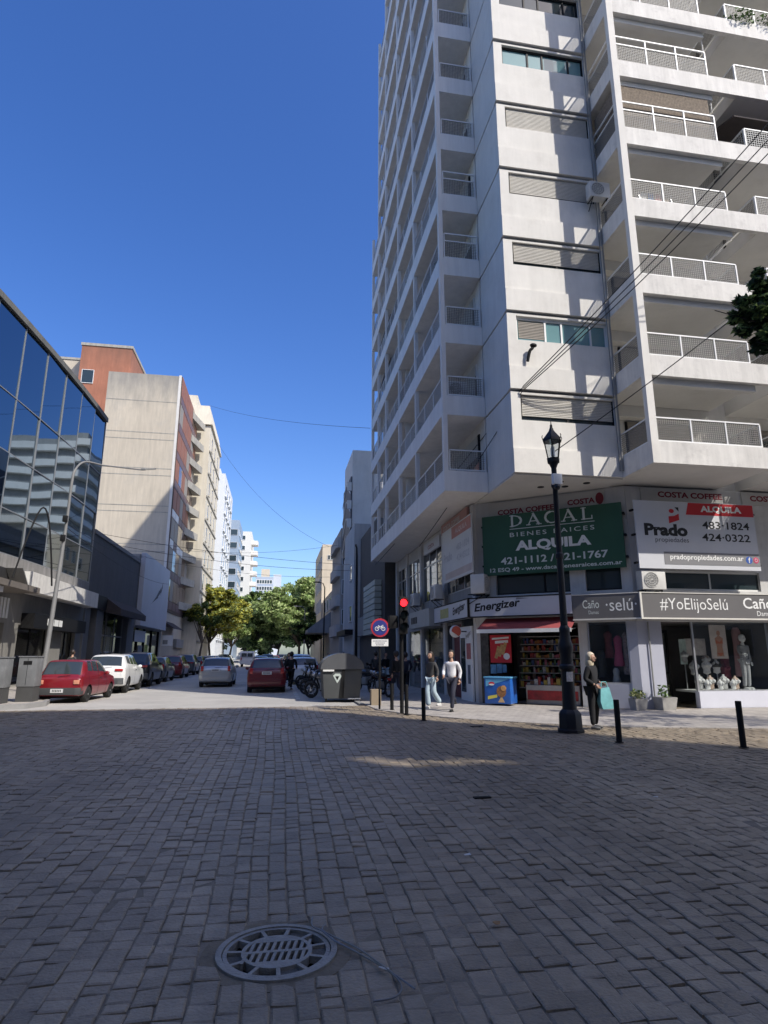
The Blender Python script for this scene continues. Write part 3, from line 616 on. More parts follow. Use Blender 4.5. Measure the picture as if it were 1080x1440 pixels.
for i, (a, c) in enumerate(((22.2, 27.2), (28.6, 30.4), (32.0, 36.2), (38.2, 40.6))):
    f = MB()
    for y in (a, (a+c)/2-0.03, c-0.06): f.box((-12.35, y, 0.1), (-12.28, y+0.06, 3.0))
    fo = f.build('shop_window', BLACK, G); MB().box((-12.33, a+0.06, 0.35), (-12.32, c-0.06, 3.0)).build('pane', SHOPG, fo)
MB().box((-13.9, 15, 0.1), (-13.8, 41.8, 5.3)).build('shop_back_wall', INT, G)
for i in range(5): MB().box((-12.09, 28.9+i*0.35, 3.2), (-12.03, 29.1+i*0.35, 4.1)).build('vent_slat', RAILW, G)
sg = thing('shop_sign', 'long black fascia sign with a small white patch on the glass building', 'sign', (-11.6, 36, 2.9)); MB().box((-12.08, 32.2, 2.85), (-11.5, 40.5, 3.55)).build('board', BLACK, sg)
b = MB()
for (y0, y1) in ((34.0, 34.5), (34.6, 34.9), (35.0, 35.6), (35.7, 36.2)): b.box((-11.50, y0, 3.05), (-11.488, y1, 3.38))
b.build('white_patch', mat('white_sign_dash', (0.8, 0.8, 0.78), 0.5, 0.0), sg)  # plain white blocks in place of the sign's writing
MB().box((-11.98, 26.3, 4.05), (-10.9, 26.9, 4.28)).build('floodlight', TXW, G)
# white clothes dummies in the shop window
CLOTHW = mat('white_cloth', (0.7, 0.69, 0.67), 0.9, 0.1)
for i, y in enumerate((22.9, 23.8, 24.6)):
    b = MB(); b.lathe([(0.02, 0.1), (0.02, 0.55), (0.16, 0.6), (0.19, 0.9), (0.15, 1.15), (0.20, 1.42), (0.12, 1.56), (0.05, 1.62)], (-12.9, y, 0.1), 12)
    b.tube([(-12.9, y-0.18, 1.58), (-12.85, y-0.27, 1.3), (-12.8, y-0.25, 1.05)], [0.06, 0.055, 0.045], 8); b.tube([(-12.9, y+0.18, 1.58), (-12.85, y+0.27, 1.3), (-12.8, y+0.25, 1.05)], [0.06, 0.055, 0.045], 8)
    one('dress_form', b, CLOTHW, ('white shirt on a dress form, first in the window left of the lamp pole', 'white shirt on a dress form, middle one in the glass building shop window', 'white shirt on a dress form, nearest the lamp pole in the shop window')[i], 'mannequin', 'dress forms in the left shop window', smooth=50)
# dark grey shop building
D = thing('dark_shop_building', 'low charcoal painted shop building with black awnings', 'building', (-15, 48, 0))
CHAR = mat('charcoal_render', (0.10, 0.10, 0.102), 0.85, 0.1, 0.8, streak=0.2)
b = MB(); b.box((-30, 42.0, 5.2), (-12.0, 55.9, 9.35)); b.build('upper_wall', CHAR, D)
MB().box((-30, 41.98, 9.35), (-11.92, 55.92, 9.62)).build('coping', mat('pale_coping', (0.22, 0.22, 0.22), 0.85, 0.1), D)
b = MB()
for (a, c) in ((42.0, 43.0), (44.5, 46.2), (53.6, 55.9)): MB().box((-13, a, 0.1), (-12.02, c, 5.2)).build('pier', mat('grey_pier', (0.16, 0.16, 0.16), 0.8, 0.1), D)
MB().box((-14.5, 42, 0.1), (-14.4, 55.9, 5.2)).build('shop_back_wall', DARK, D)
MB().box((-12.0, 42.05, 4.55), (-11.85, 46.1, 5.5)).build('fascia_band', BLACK, D)
b = MB(); b.ext([(-12.0, 46.2, 5.55), (-12.0, 46.2, 4.5), (-10.9, 46.2, 4.3), (-10.9, 46.2, 4.75)], (0, 8.6, 0)); b.build('awning', AWN, D)
f = MB()
for y in (46.3, 48.6, 51.0, 53.5): f.box((-12.5, y-0.05, 0.1), (-12.4, y+0.05, 4.4))
f.box((-12.5, 46.3, 2.9), (-12.4, 53.5, 3.0)); fo = f.build('shopfront', GREYC, D)
MB().box((-12.46, 46.3, 0.1), (-12.45, 53.5, 4.3)).build('pane', SHOPG, fo)
MB().box((-12.6, 46.6, 0.4), (-12.55, 48.2, 1.6)).build('poster', mat('poster_red', (0.25, 0.04, 0.05), 0.7, 0.4, 8), D); MB().box((-12.6, 46.6, 1.9), (-12.55, 48.0, 3.4)).build('poster', TXW, D); MB().box((-12.6, 49.6, 1.7), (-12.55, 50.6, 3.6)).build('poster', GREYC, D)
# shop with the tall pale panel
Q = thing('panel_shop_building', 'shop building behind a tall pale grey panel with a dark brush mark', 'building', (-15, 62, 0))
PANEL = mat('pale_panel', (0.50, 0.51, 0.55), 0.55, 0.06, 0.5)
MB().box((-26, 56.0, 3.9), (-12.05, 68.9, 10.2)).build('upper_wall', GREYC, Q)
pnl = MB().box((-12.0, 56.15, 4.05), (-11.6, 68.8, 10.35)).build('facade_panel', PANEL, Q)
b = MB(); MK = mat('brush_mark', (0.10, 0.10, 0.11), 0.7, 0.3, 3)
for (y, z, L_, h) in ((59.8, 6.1, 3.4, 0.35), (61.2, 6.5, 2.6, 0.4), (62.4, 6.8, 2.2, 0.5), (64.3, 7.3, 0.9, 0.5)):
    b.ext([(-11.6, y, z), (-11.6, y+L_, z+0.9), (-11.6, y+L_*0.95, z+0.9+h), (-11.6, y+L_*0.25, z+h*0.7)], (0.006+0.002*len(b.v)/8, 0, 0))
b.build('brush_mark', MK, pnl)
MB().box((-14.5, 56.0, 0.1), (-14.4, 68.9, 3.9)).build('shop_back_wall', DARK, Q)
f = MB()
for y in (56.1, 58.5, 61.5, 65.0, 68.6): f.box((-12.4, y, 0.1), (-12.2, y+0.15, 3.9))
fo = f.build('shopfront', BLACK, Q); MB().box((-12.32, 56.2, 0.1), (-12.31, 68.6, 3.85)).build('pane', SHOPG, fo)
for (y0, y1, z0, z1, m_) in ((57, 61.5, 2.7, 3.7, PANEL), (61.8, 63, 0.8, 2.5, mat('poster_green', (0.28, 0.34, 0.08), 0.7, 0.3, 3)), (58.8, 60.5, 0.9, 2.4, GREYC)): MB().box((-12.18, y0, z0), (-12.14, y1, z1)).build('poster', m_, Q)
# beige block with brown gridded street face
B = thing('beige_apartment_block', 'beige rendered block with a blank side wall and brown gridded street face', 'building', (-16, 76, 0))
BEI = mat('beige_render', (0.58, 0.51, 0.40), 0.9, 0.08, 0.25, streak=0.16, dark=(0.42, 0.40, 0.36), darkscale=0.35, darkamt=0.4)
BEID = mat('stained_beige_render', (0.40, 0.38, 0.33), 0.9, 0.12, 0.4, streak=0.35, dark=(0.14, 0.14, 0.13), darkscale=0.5, darkamt=0.75)
BEIS = mat('beige_render_stained', (0.58, 0.51, 0.40), 0.9, 0.10, 0.25, streak=0.20, dark=(0.42, 0.40, 0.36), darkscale=0.35, darkamt=0.4)
def top_stain(m, z0, z1, col):
    # rain and soot stains creeping down from the coping with a ragged edge
    n = m.node_tree.nodes; l = m.node_tree.links; b_ = n['Principled BSDF']; src = b_.inputs['Base Color'].links[0].from_socket
    g = n.new('ShaderNodeNewGeometry'); sx = n.new('ShaderNodeSeparateXYZ'); l.new(g.outputs['Position'], sx.inputs[0])
    mp = n.new('ShaderNodeMapping'); mp.inputs['Scale'].default_value = (0.9, 0.9, 0.25); l.new(g.outputs['Position'], mp.inputs[0])
    no = n.new('ShaderNodeTexNoise'); no.inputs['Scale'].default_value = 1.0; no.inputs['Detail'].default_value = 9; no.inputs['Roughness'].default_value = 0.7; l.new(mp.outputs[0], no.inputs['Vector'])
    ma = n.new('ShaderNodeMath'); ma.operation = 'MULTIPLY_ADD'; ma.inputs[1].default_value = 9.0; l.new(no.outputs[0], ma.inputs[0]); l.new(sx.outputs[2], ma.inputs[2])
    mr = n.new('ShaderNodeMapRange'); mr.inputs[1].default_value = z0+4.5; mr.inputs[2].default_value = z1+4.5; mr.inputs[4].default_value = 0.85; l.new(ma.outputs[0], mr.inputs[0])
    mx = n.new('ShaderNodeMix'); mx.data_type = 'RGBA'; l.new(mr.outputs[0], mx.inputs[0]); l.new(src, mx.inputs[6]); mx.inputs[7].default_value = (*col, 1); l.new(mx.outputs[2], b_.inputs['Base Color'])
top_stain(BEIS, 28.5, 33.5, (0.24, 0.23, 0.21))
MB().box((-20.1, 69.0, 0), (-12.1, 83.4, 33.2)).build('wall', BEIS, B)
for z in (29.9, 26.1, 25.3, 21.9, 21.1, 17.6, 16.9, 13.3, 12.5): MB().box((-20.12, 68.985, z-0.06), (-12.08, 69.0, z+0.03)).build('slab_line', BEID, B)
MB().box((-12.35, 68.97, 0), (-12.06, 69.0, 33.3)).build('corner_strip', WHITE, B)
for x, z in ((-16.5, 33.2), (-14.8, 33.2)): b = MB(); b.cyl((x, 72, z), (x, 72, z+1.3), 0.03, 5); b.box((x-0.3, 71.98, z+1.0), (x+0.3, 72.02, z+1.04)); b.build('antenna', BLACK, B)
BRN = mat('brown_cladding', (0.30, 0.13, 0.08), 0.6, 0.2, 1.0); BRN2 = mat('purple_brown_spandrel', (0.17, 0.11, 0.11), 0.5, 0.15, 2)
BRG = glass_mat('bronze_glass', (0.16, 0.11, 0.09), 0.06, 0.8); rb = random.Random(9)
MB().box((-12.1, 69.05, 6.2), (-11.98, 83.35, 33.2)).build('grid_frame', mat('brown_frame', (0.10, 0.07, 0.06), 0.6), B)
for k in range(8):
    z0 = 6.5+k*3.35
    for i in range(6):
        y0 = 69.25+i*2.35
        MB().box((-11.98, y0, z0), (-11.93, y0+2.15, z0+0.85)).build('spandrel_panel', RAILW if (k in (2, 3) and rb.random() < 0.75) else BRN2, B)
        MB().box((-11.98, y0, z0+0.95), (-11.94, y0+2.15, z0+3.25)).build('window', rb.choice((BRN, BRN, BRG, SHUTD)) if k > 2 else rb.choice((BRG, BRG, SHUTD)), B)
for k in range(9):
    z0 = 7.0+k*3.1; b = MB(); b.prism([(-11.92, 78.5), (-10.9, 83.3), (-11.92, 83.3)], z0, z0+0.9); b.build('angled_balcony', BEID, B)
b = MB(); b.box((-12.6, 69.2, 0.1), (-12.2, 83.3, 6.2)); b.build('ground_wall', CHAR, B)
b = MB(); b.ext([(-12.15, 69.6, 5.2), (-12.15, 69.6, 4.6), (-10.8, 69.6, 4.3)], (0, 7, 0)); b.build('awning', AWN, B)
sg = thing('hanging_sign', 'small white square sign hung under the brown gridded block', 'sign', (-11.6, 70, 2.6)); MB().box((-12.18, 70.0, 2.5), (-11.0, 70.12, 3.6)).build('board', TXW, sg); MB().box((-12.0, 69.99, 2.65), (-11.5, 69.998, 3.1)).build('mark', GREYC, sg)
MB().box((-12.18, 77.5, 2.4), (-11.7, 83.2, 3.4)).build('fascia_band', GREYC, B)
# orange block with a white neighbour behind
OR = thing('orange_rooftop_block', 'orange rendered block rising behind the beige wall', 'building', (-22, 80, 0))
ORM = mat('orange_render', (0.40, 0.165, 0.10), 0.9, 0.12, 0.4, streak=0.3, dark=(0.2, 0.10, 0.07), darkscale=0.5, darkamt=0.5)
top_stain(ORM, 36.0, 41.5, (0.16, 0.09, 0.065)); MB().box((-25.3, 75.0, 0), (-19.35, 83, 39.2)).build('wall', ORM, OR); MB().box((-25.4, 74.9, 39.2), (-19.25, 83.1, 39.55)).build('coping', BEID, OR)
win(OR, 'y', 75.0, -24.9, -23.6, 34.2, 35.9, -1); win(OR, 'y', 75.0, -20.7, -20.1, 34.6, 35.1, -1)
WB = thing('white_rear_block', 'white block peeking out left of the orange one', 'building', (-29, 82, 0)); MB().box((-31, 77.5, 0), (-25.4, 86, 38.3)).build('wall', BEI, WB); MB().box((-31.1, 77.4, 38.3), (-25.4, 86, 38.6)).build('coping', BEID, WB)
# cream block with cornice
K = thing('cream_corniced_block', 'cream corniced block lit by the sun past the brown gridded one', 'building', (-14, 90, 0))
CRM = mat('cream_render', (0.66, 0.61, 0.50), 0.9, 0.08, 0.4, streak=0.2)
MB().box((-24, 84.0, 0), (-10.25, 99, 32.9)).build('wall', CRM, K); b = MB(); b.ext([(-10.0, 83.7, 33.0), (-10.6, 84.3, 36.0), (-24, 84.3, 36.0), (-24, 83.7, 33.0)], (0, 15, 0)); b.build('sloped_cornice', CRM, K)
MB().box((-24, 86, 36), (-12.6, 98, 38.2)).build('roof_room', CRM, K)
for k in range(9):
    z = 3.9+k*3.25
    MB().box((-10.25, 84.02, z-0.75), (-10.12, 98.9, z-0.55)).build('string_course', BEID, K)
    for y in (86.2, 90.2, 94.5): win(K, 'x', -10.25, y, y+1.3, z, z+1.9, 1, frame=CRM)
WT = thing('white_slab_block', 'pale white slab block further down the left side', 'building', (-15, 117, 0))
PW = mat('pale_blue_white', (0.66, 0.69, 0.72), 0.85, 0.05, 0.5); MB().box((-25, 108, 0), (-10.1, 127, 33.0)).build('wall', PW, WT); MB().box((-25, 108, 33), (-11, 126, 33.9)).build('parapet', PW, WT)
for k in range(9):
    z = 4.5+k*3.15
    for y in (109.5, 113.5, 117.5, 121.5): win(WT, 'x', -10.1, y, y+2.2, z, z+1.8, 1, t=0.15); MB().box((-10.1, y-0.3, z-0.55), (-9.85, y+2.5, z-0.35)).build('balcony', PW, WT)
BT = thing('blue_glass_block', 'slim grey blue block behind the pale slab', 'building', (-15, 168, 0)); MB().box((-25, 160, 0), (-10.6, 176, 35.7)).build('wall', mat('blue_grey_panel', (0.30, 0.37, 0.45), 0.4, 0.1), BT)
for k in range(9):
    z = 4.5+k*3.4; win(BT, 'y', 160, -13.6, -11, z, z+1.5, -1); win(BT, 'x', -10.6, 161, 175, z, z+1.6, 1, div=5)
LT = thing('balconied_white_block', 'far white block with rounded stacked balconies at its corner', 'building', (-14, 208, 0)); MB().box((-24, 200, 0), (-9.2, 220, 40.5)).build('wall', mat('far_cream', (0.68, 0.67, 0.62), 0.9, 0.05), LT)
for k in range(11):
    z = 3.0+k*3.35; b = MB(); b.prism([(-9.2, 201), (-7.4, 201.4), (-7.1, 203), (-7.1, 206), (-9.2, 206.5)], z, z+1.3); b.build('balcony', WHITE, LT); win(LT, 'y', 200, -12.6, -11.2, z+1.3, z+2.6, -1, t=0.12)
FT = thing('distant_tower', 'distant grey blue tower beyond the trees at the street end', 'building', (-5, 306, 0)); MB().box((-11, 300, 0), (-2.6, 315, 38)).build('wall', mat('far_blue', (0.36, 0.42, 0.50), 0.8, 0.1), FT); MB().box((-2.6, 302, 0), (1.2, 315, 39.5)).build('wing', mat('far_blue2', (0.50, 0.53, 0.57), 0.8, 0.1), FT); MB().box((-8.5, 302, 38), (-4.5, 312, 42)).build('roof_room', BEI, FT)
for k in range(10): win(FT, 'y', 300, -10.4, -3.2, 6+k*3.2, 7.6+k*3.2, -1, t=0.2, div=6)
# ---------------------------------------------------------------- right side beyond the tower
V = thing('louvred_shop_building', 'dark narrow building with pale horizontal boards next to the tower', 'building', (8, 40, 0))
MB().box((6.3, 36.25, 0), (9.1, 47.5, 10.5)).build('wall', mat('black_brown_wall', (0.07, 0.065, 0.06), 0.8, 0.2), V)
BOARD = mat('pale_green_board', (0.42, 0.44, 0.38), 0.7, 0.1, 2, objvar=0.1)
for k in range(9): MB().box((5.85, 37.4, 2.85+k*0.37), (6.28, 42.4, 3.17+k*0.37)).build('cladding_board', BOARD, V)
MB().box((5.9, 42.5, 2.9), (6.28, 47.3, 4.2)).build('cladding_board', mat('grey_board', (0.25, 0.25, 0.24), 0.8), V)
GC = thing('grey_slab_building', 'plain grey concrete building with a blank wall beyond the tower', 'building', (10, 52, 0)); MB().box((5.85, 48.0, 0), (9.2, 55, 11.9)).build('wall', mat('light_concrete', (0.55, 0.53, 0.50), 0.9, 0.08, 0.5, streak=0.2), GC)
win(GC, 'x', 5.85, 49, 50.5, 7.5, 8.7, -1); win(GC, 'x', 5.85, 49, 50.5, 4.2, 5.4, -1)
MB().box((5.2, 48.2, 3.1), (5.84, 54.8, 3.5)).build('canopy', BLACK, GC)
NW = thing('lattice_front_building', 'white building with a dark diagonal lattice facade above the grey slab', 'building', (8, 60, 0)); MB().box((6.5, 55.2, 0), (9.15, 62, 20.6)).build('wall', WHITE, NW); MB().box((6.35, 55.3, 11), (6.49, 61.8, 18.0)).build('lattice_backing', mat('lattice_dark', (0.10, 0.10, 0.11), 0.6), NW)
b = MB()
for k in range(4):
    z = 11.2+k*1.7
    b.obox((6.3, 55.4, z), (0.05, 0, 0), (0, 3.1, 1.6), (0, 0, 0.12)); b.obox((6.24, 61.7, z), (0.05, 0, 0), (0, -3.1, 1.6), (0, 0, 0.12))
b.build('lattice', ALU, NW)
for k in range(4): MB().box((6.0, 55.0, 11.3+k*1.75), (6.4, 55.19, 12.1+k*1.75)).build('balcony_box', WHITE, NW)
BB = thing('stacked_balcony_building', 'brown grey building with stacked rounded balconies on the right side', 'building', (8, 66, 0)); CB2 = mat('brown_grey_render', (0.40, 0.36, 0.31), 0.9, 0.1)
MB().box((6.2, 62.2, 0), (9.1, 72, 14.4)).build('wall', CB2, BB)
for k in range(4): b = MB(); z = 3.4+k*3.0; b.prism([(6.2, 62.3), (5.9, 62.4), (5.72, 62.9), (5.72, 69), (5.9, 69.6), (6.2, 69.8)], z, z+1.1); b.build('balcony', mat('balcony_grey', (0.48, 0.44, 0.39), 0.85, 0.1), BB)
for k in range(4): win(BB, 'y', 62.2, 6.4, 7.0, 4.6+k*3, 6.0+k*3, -1)
YB = thing('beige_far_building', 'beige building with a small row of attic windows at the far right', 'building', (8, 92, 0)); MB().box((6.1, 88, 0), (9.9, 104, 17.2)).build('wall', BEI, YB)
for k in range(4): win(YB, 'y', 88, 6.9+k*0.42, 7.2+k*0.42, 15.0, 15.6, -1, t=0.04)
for k in range(4):
    for y in (89, 92, 95, 98): win(YB, 'x', 6.1, y, y+1.6, 4.5+k*3.1, 6.3+k*3.1, -1)
LB = thing('low_canopy_building', 'low shop with a projecting grey canopy before the far beige building', 'building', (7.5, 80, 0)); MB().box((6.3, 72.2, 0), (9.8, 87.8, 9.0)).build('wall', BEI, LB); b = MB(); b.ext([(6.29, 74, 6.6), (3.6, 74, 4.5), (3.6, 74, 4.1), (6.29, 74, 4.1)], (0, 12, 0)); b.build('canopy', GREYC, LB)
for y in (74, 78, 82): win(LB, 'x', 6.3, y, y+2, 7, 8.4, -1)
FRB = thing('far_corner_building', 'far pale building at the end of the right side', 'building', (10, 112, 0)); MB().box((7.0, 106, 0), (14, 130, 11)).build('wall', CRM, FRB)
for y in (107, 111, 115, 119): win(FRB, 'x', 7.0, y, y+2, 5, 7, -1)
# ---------------------------------------------------------------- tall block behind the camera whose shade covers the crossing
RB = thing('shading_apartment_block', 'tall apartment block standing across the crossing', 'building', (10, -13, 0))
b = MB()
XE = 27.2
def seg(z0, z1, x0=-24.0, x1=XE): b.box((x0, -12.12, z0), (x1, -12, z1))
seg(0, 28.1); seg(28.1, 29.4, -24, 20.0); seg(28.1, 29.4, 20.55, 20.66); seg(28.1, 29.4, 21.2, 21.31); seg(28.1, 29.4, 21.85); seg(29.4, 42.0)  # thin wall shaped to cast the shade; slots added for a sun patch
b.build('slotted_shade_wall', WHITE, RB)
MB().box((-24, -30, 0), (27.1, -12.2, 26)).build('rear_body', GREYC, RB)
for k in range(7):
    for i in range(9): win(RB, 'y', -12, -22+i*4.6, -19.8+i*4.6, 5+k*3, 6.8+k*3, 1)

OB = thing('low_corner_block', 'pale block across the crossing behind the viewpoint on the right', 'building', (40, -10, 0)); MB().box((24.0, -11.6, 0), (70, -5, 21.6)).build('wall', BEI, OB)
for i in range(7):
    for k in range(3): win(OB, 'y', -5, 27+i*5, 29.2+i*5, 1.5+k*3.3, 3.4+k*3.3, 1)
OC = thing('left_corner_block', 'pale block across the crossing behind the viewpoint on the left', 'building', (-30, -10, 0)); MB().box((-60, -30, 0), (-25, 4, 16)).build('wall', CRM, OC)
for i in range(6):
    for k in range(4): win(OC, 'y', 4, -57+i*5, -54.8+i*5, 1.5+k*3.5, 3.6+k*3.5, 1)

RF = thing('banded_apartment_block', 'tall white banded apartment block hidden behind the tower', 'building', (28, 130, 0)); MB().box((21, 121, 0), (38, 165, 44)).build('wall', GREYC, RF)
for k in range(13): MB().box((20, 120, 4+k*3.1), (38.1, 164.5, 5.3+k*3.1)).build('balcony_band', WHITE, RF)
# ---------------------------------------------------------------- vehicles
def cr(a, b, c, d, t): return 0.5*((2*b)+(c-a)*t+(2*a-5*b+4*c-d)*t*t+(3*b-a-3*c+d)*t**3)
class Body:
    # lofted car shell: st rows = (y, z_bottom, z_belt, z_top, half width low, at belt, at roof, crown); y = 0 is the tail
    def __init__(s, st): s.st = st
    def row(s, i):
        st = s.st; n = len(st); i = max(0, min(n-1.0001, i)); k = int(i); t = i-k
        p = [st[max(k-1, 0)], st[k], st[k+1], st[min(k+2, n-1)]]
        v = [0.45*cr(*(q[m] for q in p), t)+0.55*(p[1][m]*(1-t)+p[2][m]*t) for m in range(8)]
        y, zb, zm, zt, wl, wb, wt, cw = v
        return y, [(0, zb), (wl-0.10, zb), (wl-0.01, zb+0.09), (wl+0.025, zb+(zm-zb)*0.55), (wb, zm), (wt+0.03, zt-0.07), (wt-0.08, zt-0.005), (0, zt+cw)]
    def P(s, i, j, off=0.0):
        y, r = s.row(i); n = len(r); j = max(0, min(n-1.0001, j)); k = int(j); t = j-k
        p = [r[max(k-1, 0)], r[k], r[k+1], r[min(k+2, n-1)]]
        x, z = [0.5*cr(*(q[m] for q in p), t)+0.5*(p[1][m]*(1-t)+p[2][m]*t) for m in range(2)]
        return Vector((x, y, z))
    def N(s, i, j):
        e = 0.05; a = s.P(i+e, j)-s.P(i-e, j); b = s.P(i, j+e)-s.P(i, j-e); n = b.cross(a)
        n = n.normalized() if n.length > 1e-9 else Vector((0, 0, 1)); p = s.P(i, j)
        c = Vector((0, p.y, 0.7)); return n if n.dot(p-c) > 0 else -n
    def shell(s, mb, ni=4, nj=3):
        n = (len(s.st)-1)*ni+1; m = 7*nj+1; half = [[s.P(i/ni, j/nj) for j in range(m)] for i in range(n)]
        full = [h+[Vector((-p.x, p.y, p.z)) for p in h[-2:0:-1]] for h in half]; W = len(full[0]); vs = [p for r in full for p in r]
        fs = [(i*W+j, i*W+(j+1) % W, (i+1)*W+(j+1) % W, (i+1)*W+j) for i in range(n-1) for j in range(W)]
        mb._add(vs, fs)
        for e, rev in ((0, False), (n-1, True)):
            f = tuple(e*W+j for j in range(W)); k = len(mb.v)-len(vs); mb.f.append(tuple(q+k for q in (f if rev else f[::-1]))); mb.m.append(0)
    def patch(s, mb, corners, off=0.006, nu=6, nv=3, mirror=False, mi=0):
        # corners: four (i, j) in order, bilinear
        (a, b, c, d) = corners; vs = []
        for u in range(nu+1):
            for v in range(nv+1):
                fu, fv = u/nu, v/nv
                i = (a[0]*(1-fu)+b[0]*fu)*(1-fv)+(d[0]*(1-fu)+c[0]*fu)*fv; j = (a[1]*(1-fu)+b[1]*fu)*(1-fv)+(d[1]*(1-fu)+c[1]*fu)*fv
                p = s.P(i, j)+s.N(i, j)*off; vs.append(p)
        f = [(u*(nv+1)+v, (u+1)*(nv+1)+v, (u+1)*(nv+1)+v+1, u*(nv+1)+v+1) for u in range(nu) for v in range(nv)]
        sg_ = -1 if mirror else 1; vs = [Vector((p.x*sg_, p.y, p.z)) for p in vs]
        n = (vs[nv+1]-vs[0]).cross(vs[1]-vs[0]); ctr = sum(vs, Vector())/len(vs)
        if n.dot(ctr-Vector((0, ctr.y, 0.8))) < 0 and True: f = [q[::-1] for q in f]
        mb._add(vs, f, mi)
CARG = glass_mat('car_glass', (0.035, 0.045, 0.05), 0.03, 0.9)
TYRE = mat('tyre_rubber', (0.02, 0.02, 0.02), 0.85, 0.2, 20)
RIM = mat('wheel_rim', (0.50, 0.51, 0.52), 0.35, 0.05, metal=0.6)
TAIL = mat('tail_lamp', (0.42, 0.02, 0.02), 0.25, 0.1, coat=0.6); TAILO = mat('tail_lamp_amber', (0.65, 0.28, 0.18), 0.25, 0.1, coat=0.6)
PLATE = mat('number_plate', (0.6, 0.6, 0.6), 0.5, 0.3, 40); PLB = mat('plate_black', (0.03, 0.03, 0.035), 0.5)
BUMP = mat('grey_bumper', (0.055, 0.057, 0.06), 0.65, 0.1)
def paint(name, col): return mat('paint_'+name, col, 0.3, 0.06, 2, coat=0.7, metal=0.0)
def car(name, st, L, label, pm, wr, axles, track, group='cars along the street', rear='hatch', bumper=None, tail=None, side=None, rearwin=None, front=None, plate_z=0.45, tailm=None, rim=RIM):
    root = thing(name, label, 'car', (0, 0, 0), 0, group, local=True); bd = Body([(r[0]-L/2,)+tuple(r[1:]) for r in st])
    m = MB(); bd.shell(m); ob = m.build('body', [pm, BLACK], root)
    # wheel arches cut out of the shell
    cut = MB()
    for y in axles:
        for sg_ in (-1, 1): cut.lathe([(wr+0.06, -0.14), (wr+0.06, 0.16)], (sg_*track, y-L/2, wr), 24, 0, 'X')
    co = cut.build('cutter', BLACK, None); md = ob.modifiers.new('b', 'BOOLEAN'); md.object = co; md.operation = 'DIFFERENCE'; md.solver = 'EXACT'; md.material_mode = 'TRANSFER'
    dg = bpy.context.evaluated_depsgraph_get(); dg.update(); me = bpy.data.meshes.new_from_object(ob.evaluated_get(dg)); ob.modifiers.clear()
    if len(me.polygons) > 50: ob.data = me
    bpy.data.objects.remove(co); ob.data.shade_smooth(); ob.data.set_sharp_from_angle(angle=R(38))
    for w_ in side:
        for mr in (False, True): q = MB(); bd.patch(q, w_, mirror=mr, nu=8); q.build('side_window', CARG, root, smooth=60)
    for nm, w_ in (('rear_window', rearwin), ('windscreen', front)):
        if w_:
            q = MB(); (i0, i1, j0) = w_; nb = len(q.v)
            vs = []; nu, nv = 6, 8
            for u in range(nu+1):
                for v in range(-nv, nv+1):
                    i = i0+(i1-i0)*u/nu; jj = 7-(7-j0)*abs(v)/nv; p = bd.P(i, jj)+bd.N(i, min(jj, 6.9))*0.006; vs.append((p.x*(1 if v >= 0 else -1), p.y, p.z))
            Wd = 2*nv+1; q._add(vs, [(u*Wd+v, u*Wd+v+1, (u+1)*Wd+v+1, (u+1)*Wd+v) for u in range(nu) for v in range(Wd-1)]); q.build(nm, CARG, root, smooth=60)
    for mr in (False, True):
        for (i_, j0, j1) in ((3.25, 2.0, 4.25), (4.56, 1.3, 4.3), (5.62, 1.3, 4.2)):
            q = MB(); bd.patch(q, [(i_-0.012, j0), (i_+0.012, j0), (i_+0.012, j1), (i_-0.012, j1)], off=0.003, nu=1, nv=8, mirror=mr); q.build('door_seam', BLACK, root)

    for y in axles:
        for sg_ in (-1, 1):
            q = MB(); c = (sg_*(track+0.01), y-L/2, wr); q.lathe([(wr*0.6, -0.10), (wr*0.93, -0.10), (wr, -0.06), (wr, 0.06), (wr*0.93, 0.10), (wr*0.6, 0.10)], c, 24, 0, 'X'); wo = q.build('wheel', TYRE, root, smooth=40)
            q = MB(); c2 = (sg_*(track+0.075), y-L/2, wr)
            q.lathe([(wr*0.62, -0.03*1), (wr*0.64, 0.03), (wr*0.5, 0.035), (wr*0.2, 0.025), (0.02, 0.04)] if sg_ > 0 else [(0.02, -0.04), (wr*0.2, -0.025), (wr*0.5, -0.035), (wr*0.64, -0.03), (wr*0.62, 0.03)], c2, 20, 0, 'X')
            q.build('rim', rim, wo, smooth=30)
            for k in range(5):
                a = 2*math.pi*k/5; q = MB(); q.box((c2[0]+sg_*0.03, c2[1]+math.cos(a)*wr*0.42-0.03, wr+math.sin(a)*wr*0.42-0.03), (c2[0]+sg_*0.042, c2[1]+math.cos(a)*wr*0.42+0.03, wr+math.sin(a)*wr*0.42+0.03)); q.build('rim_hole', BLACK, wo)
    if bumper:
        z0, z1, hw = bumper[:3]; q = MB(); q.prism([(-hw, -L/2+0.22), (-hw+0.03, -L/2-0.02), (-hw*0.75, -L/2-0.075), (hw*0.75, -L/2-0.075), (hw-0.03, -L/2-0.02), (hw, -L/2+0.22)], z0, z1); q.build('rear_bumper', bumper[3], root, bevel=0.02)
    for (x0, x1, z0, z1) in tail:
        for sg_ in (-1, 1): q = MB(); a, c = sorted((sg_*x0, sg_*x1)); q.box((a, -L/2-0.03, z0), (c, -L/2+0.10, z1)); q.build('tail_lamp', tailm or TAIL, root, bevel=0.015)
    py_ = -L/2-(0.082 if bumper and plate_z < bumper[1] else 0.02)
    q = MB(); q.box((-0.21, py_-0.008, plate_z), (0.21, py_, plate_z+0.13)); po = q.build('number_plate', PLATE, root)
    q = MB()
    for k in range(6): q.box((-0.15+k*0.052, py_-0.0095, plate_z+0.03), (-0.12+k*0.052, py_-0.0085, plate_z+0.10))
    q.build('plate_characters', PLB, po, kind='stuff')
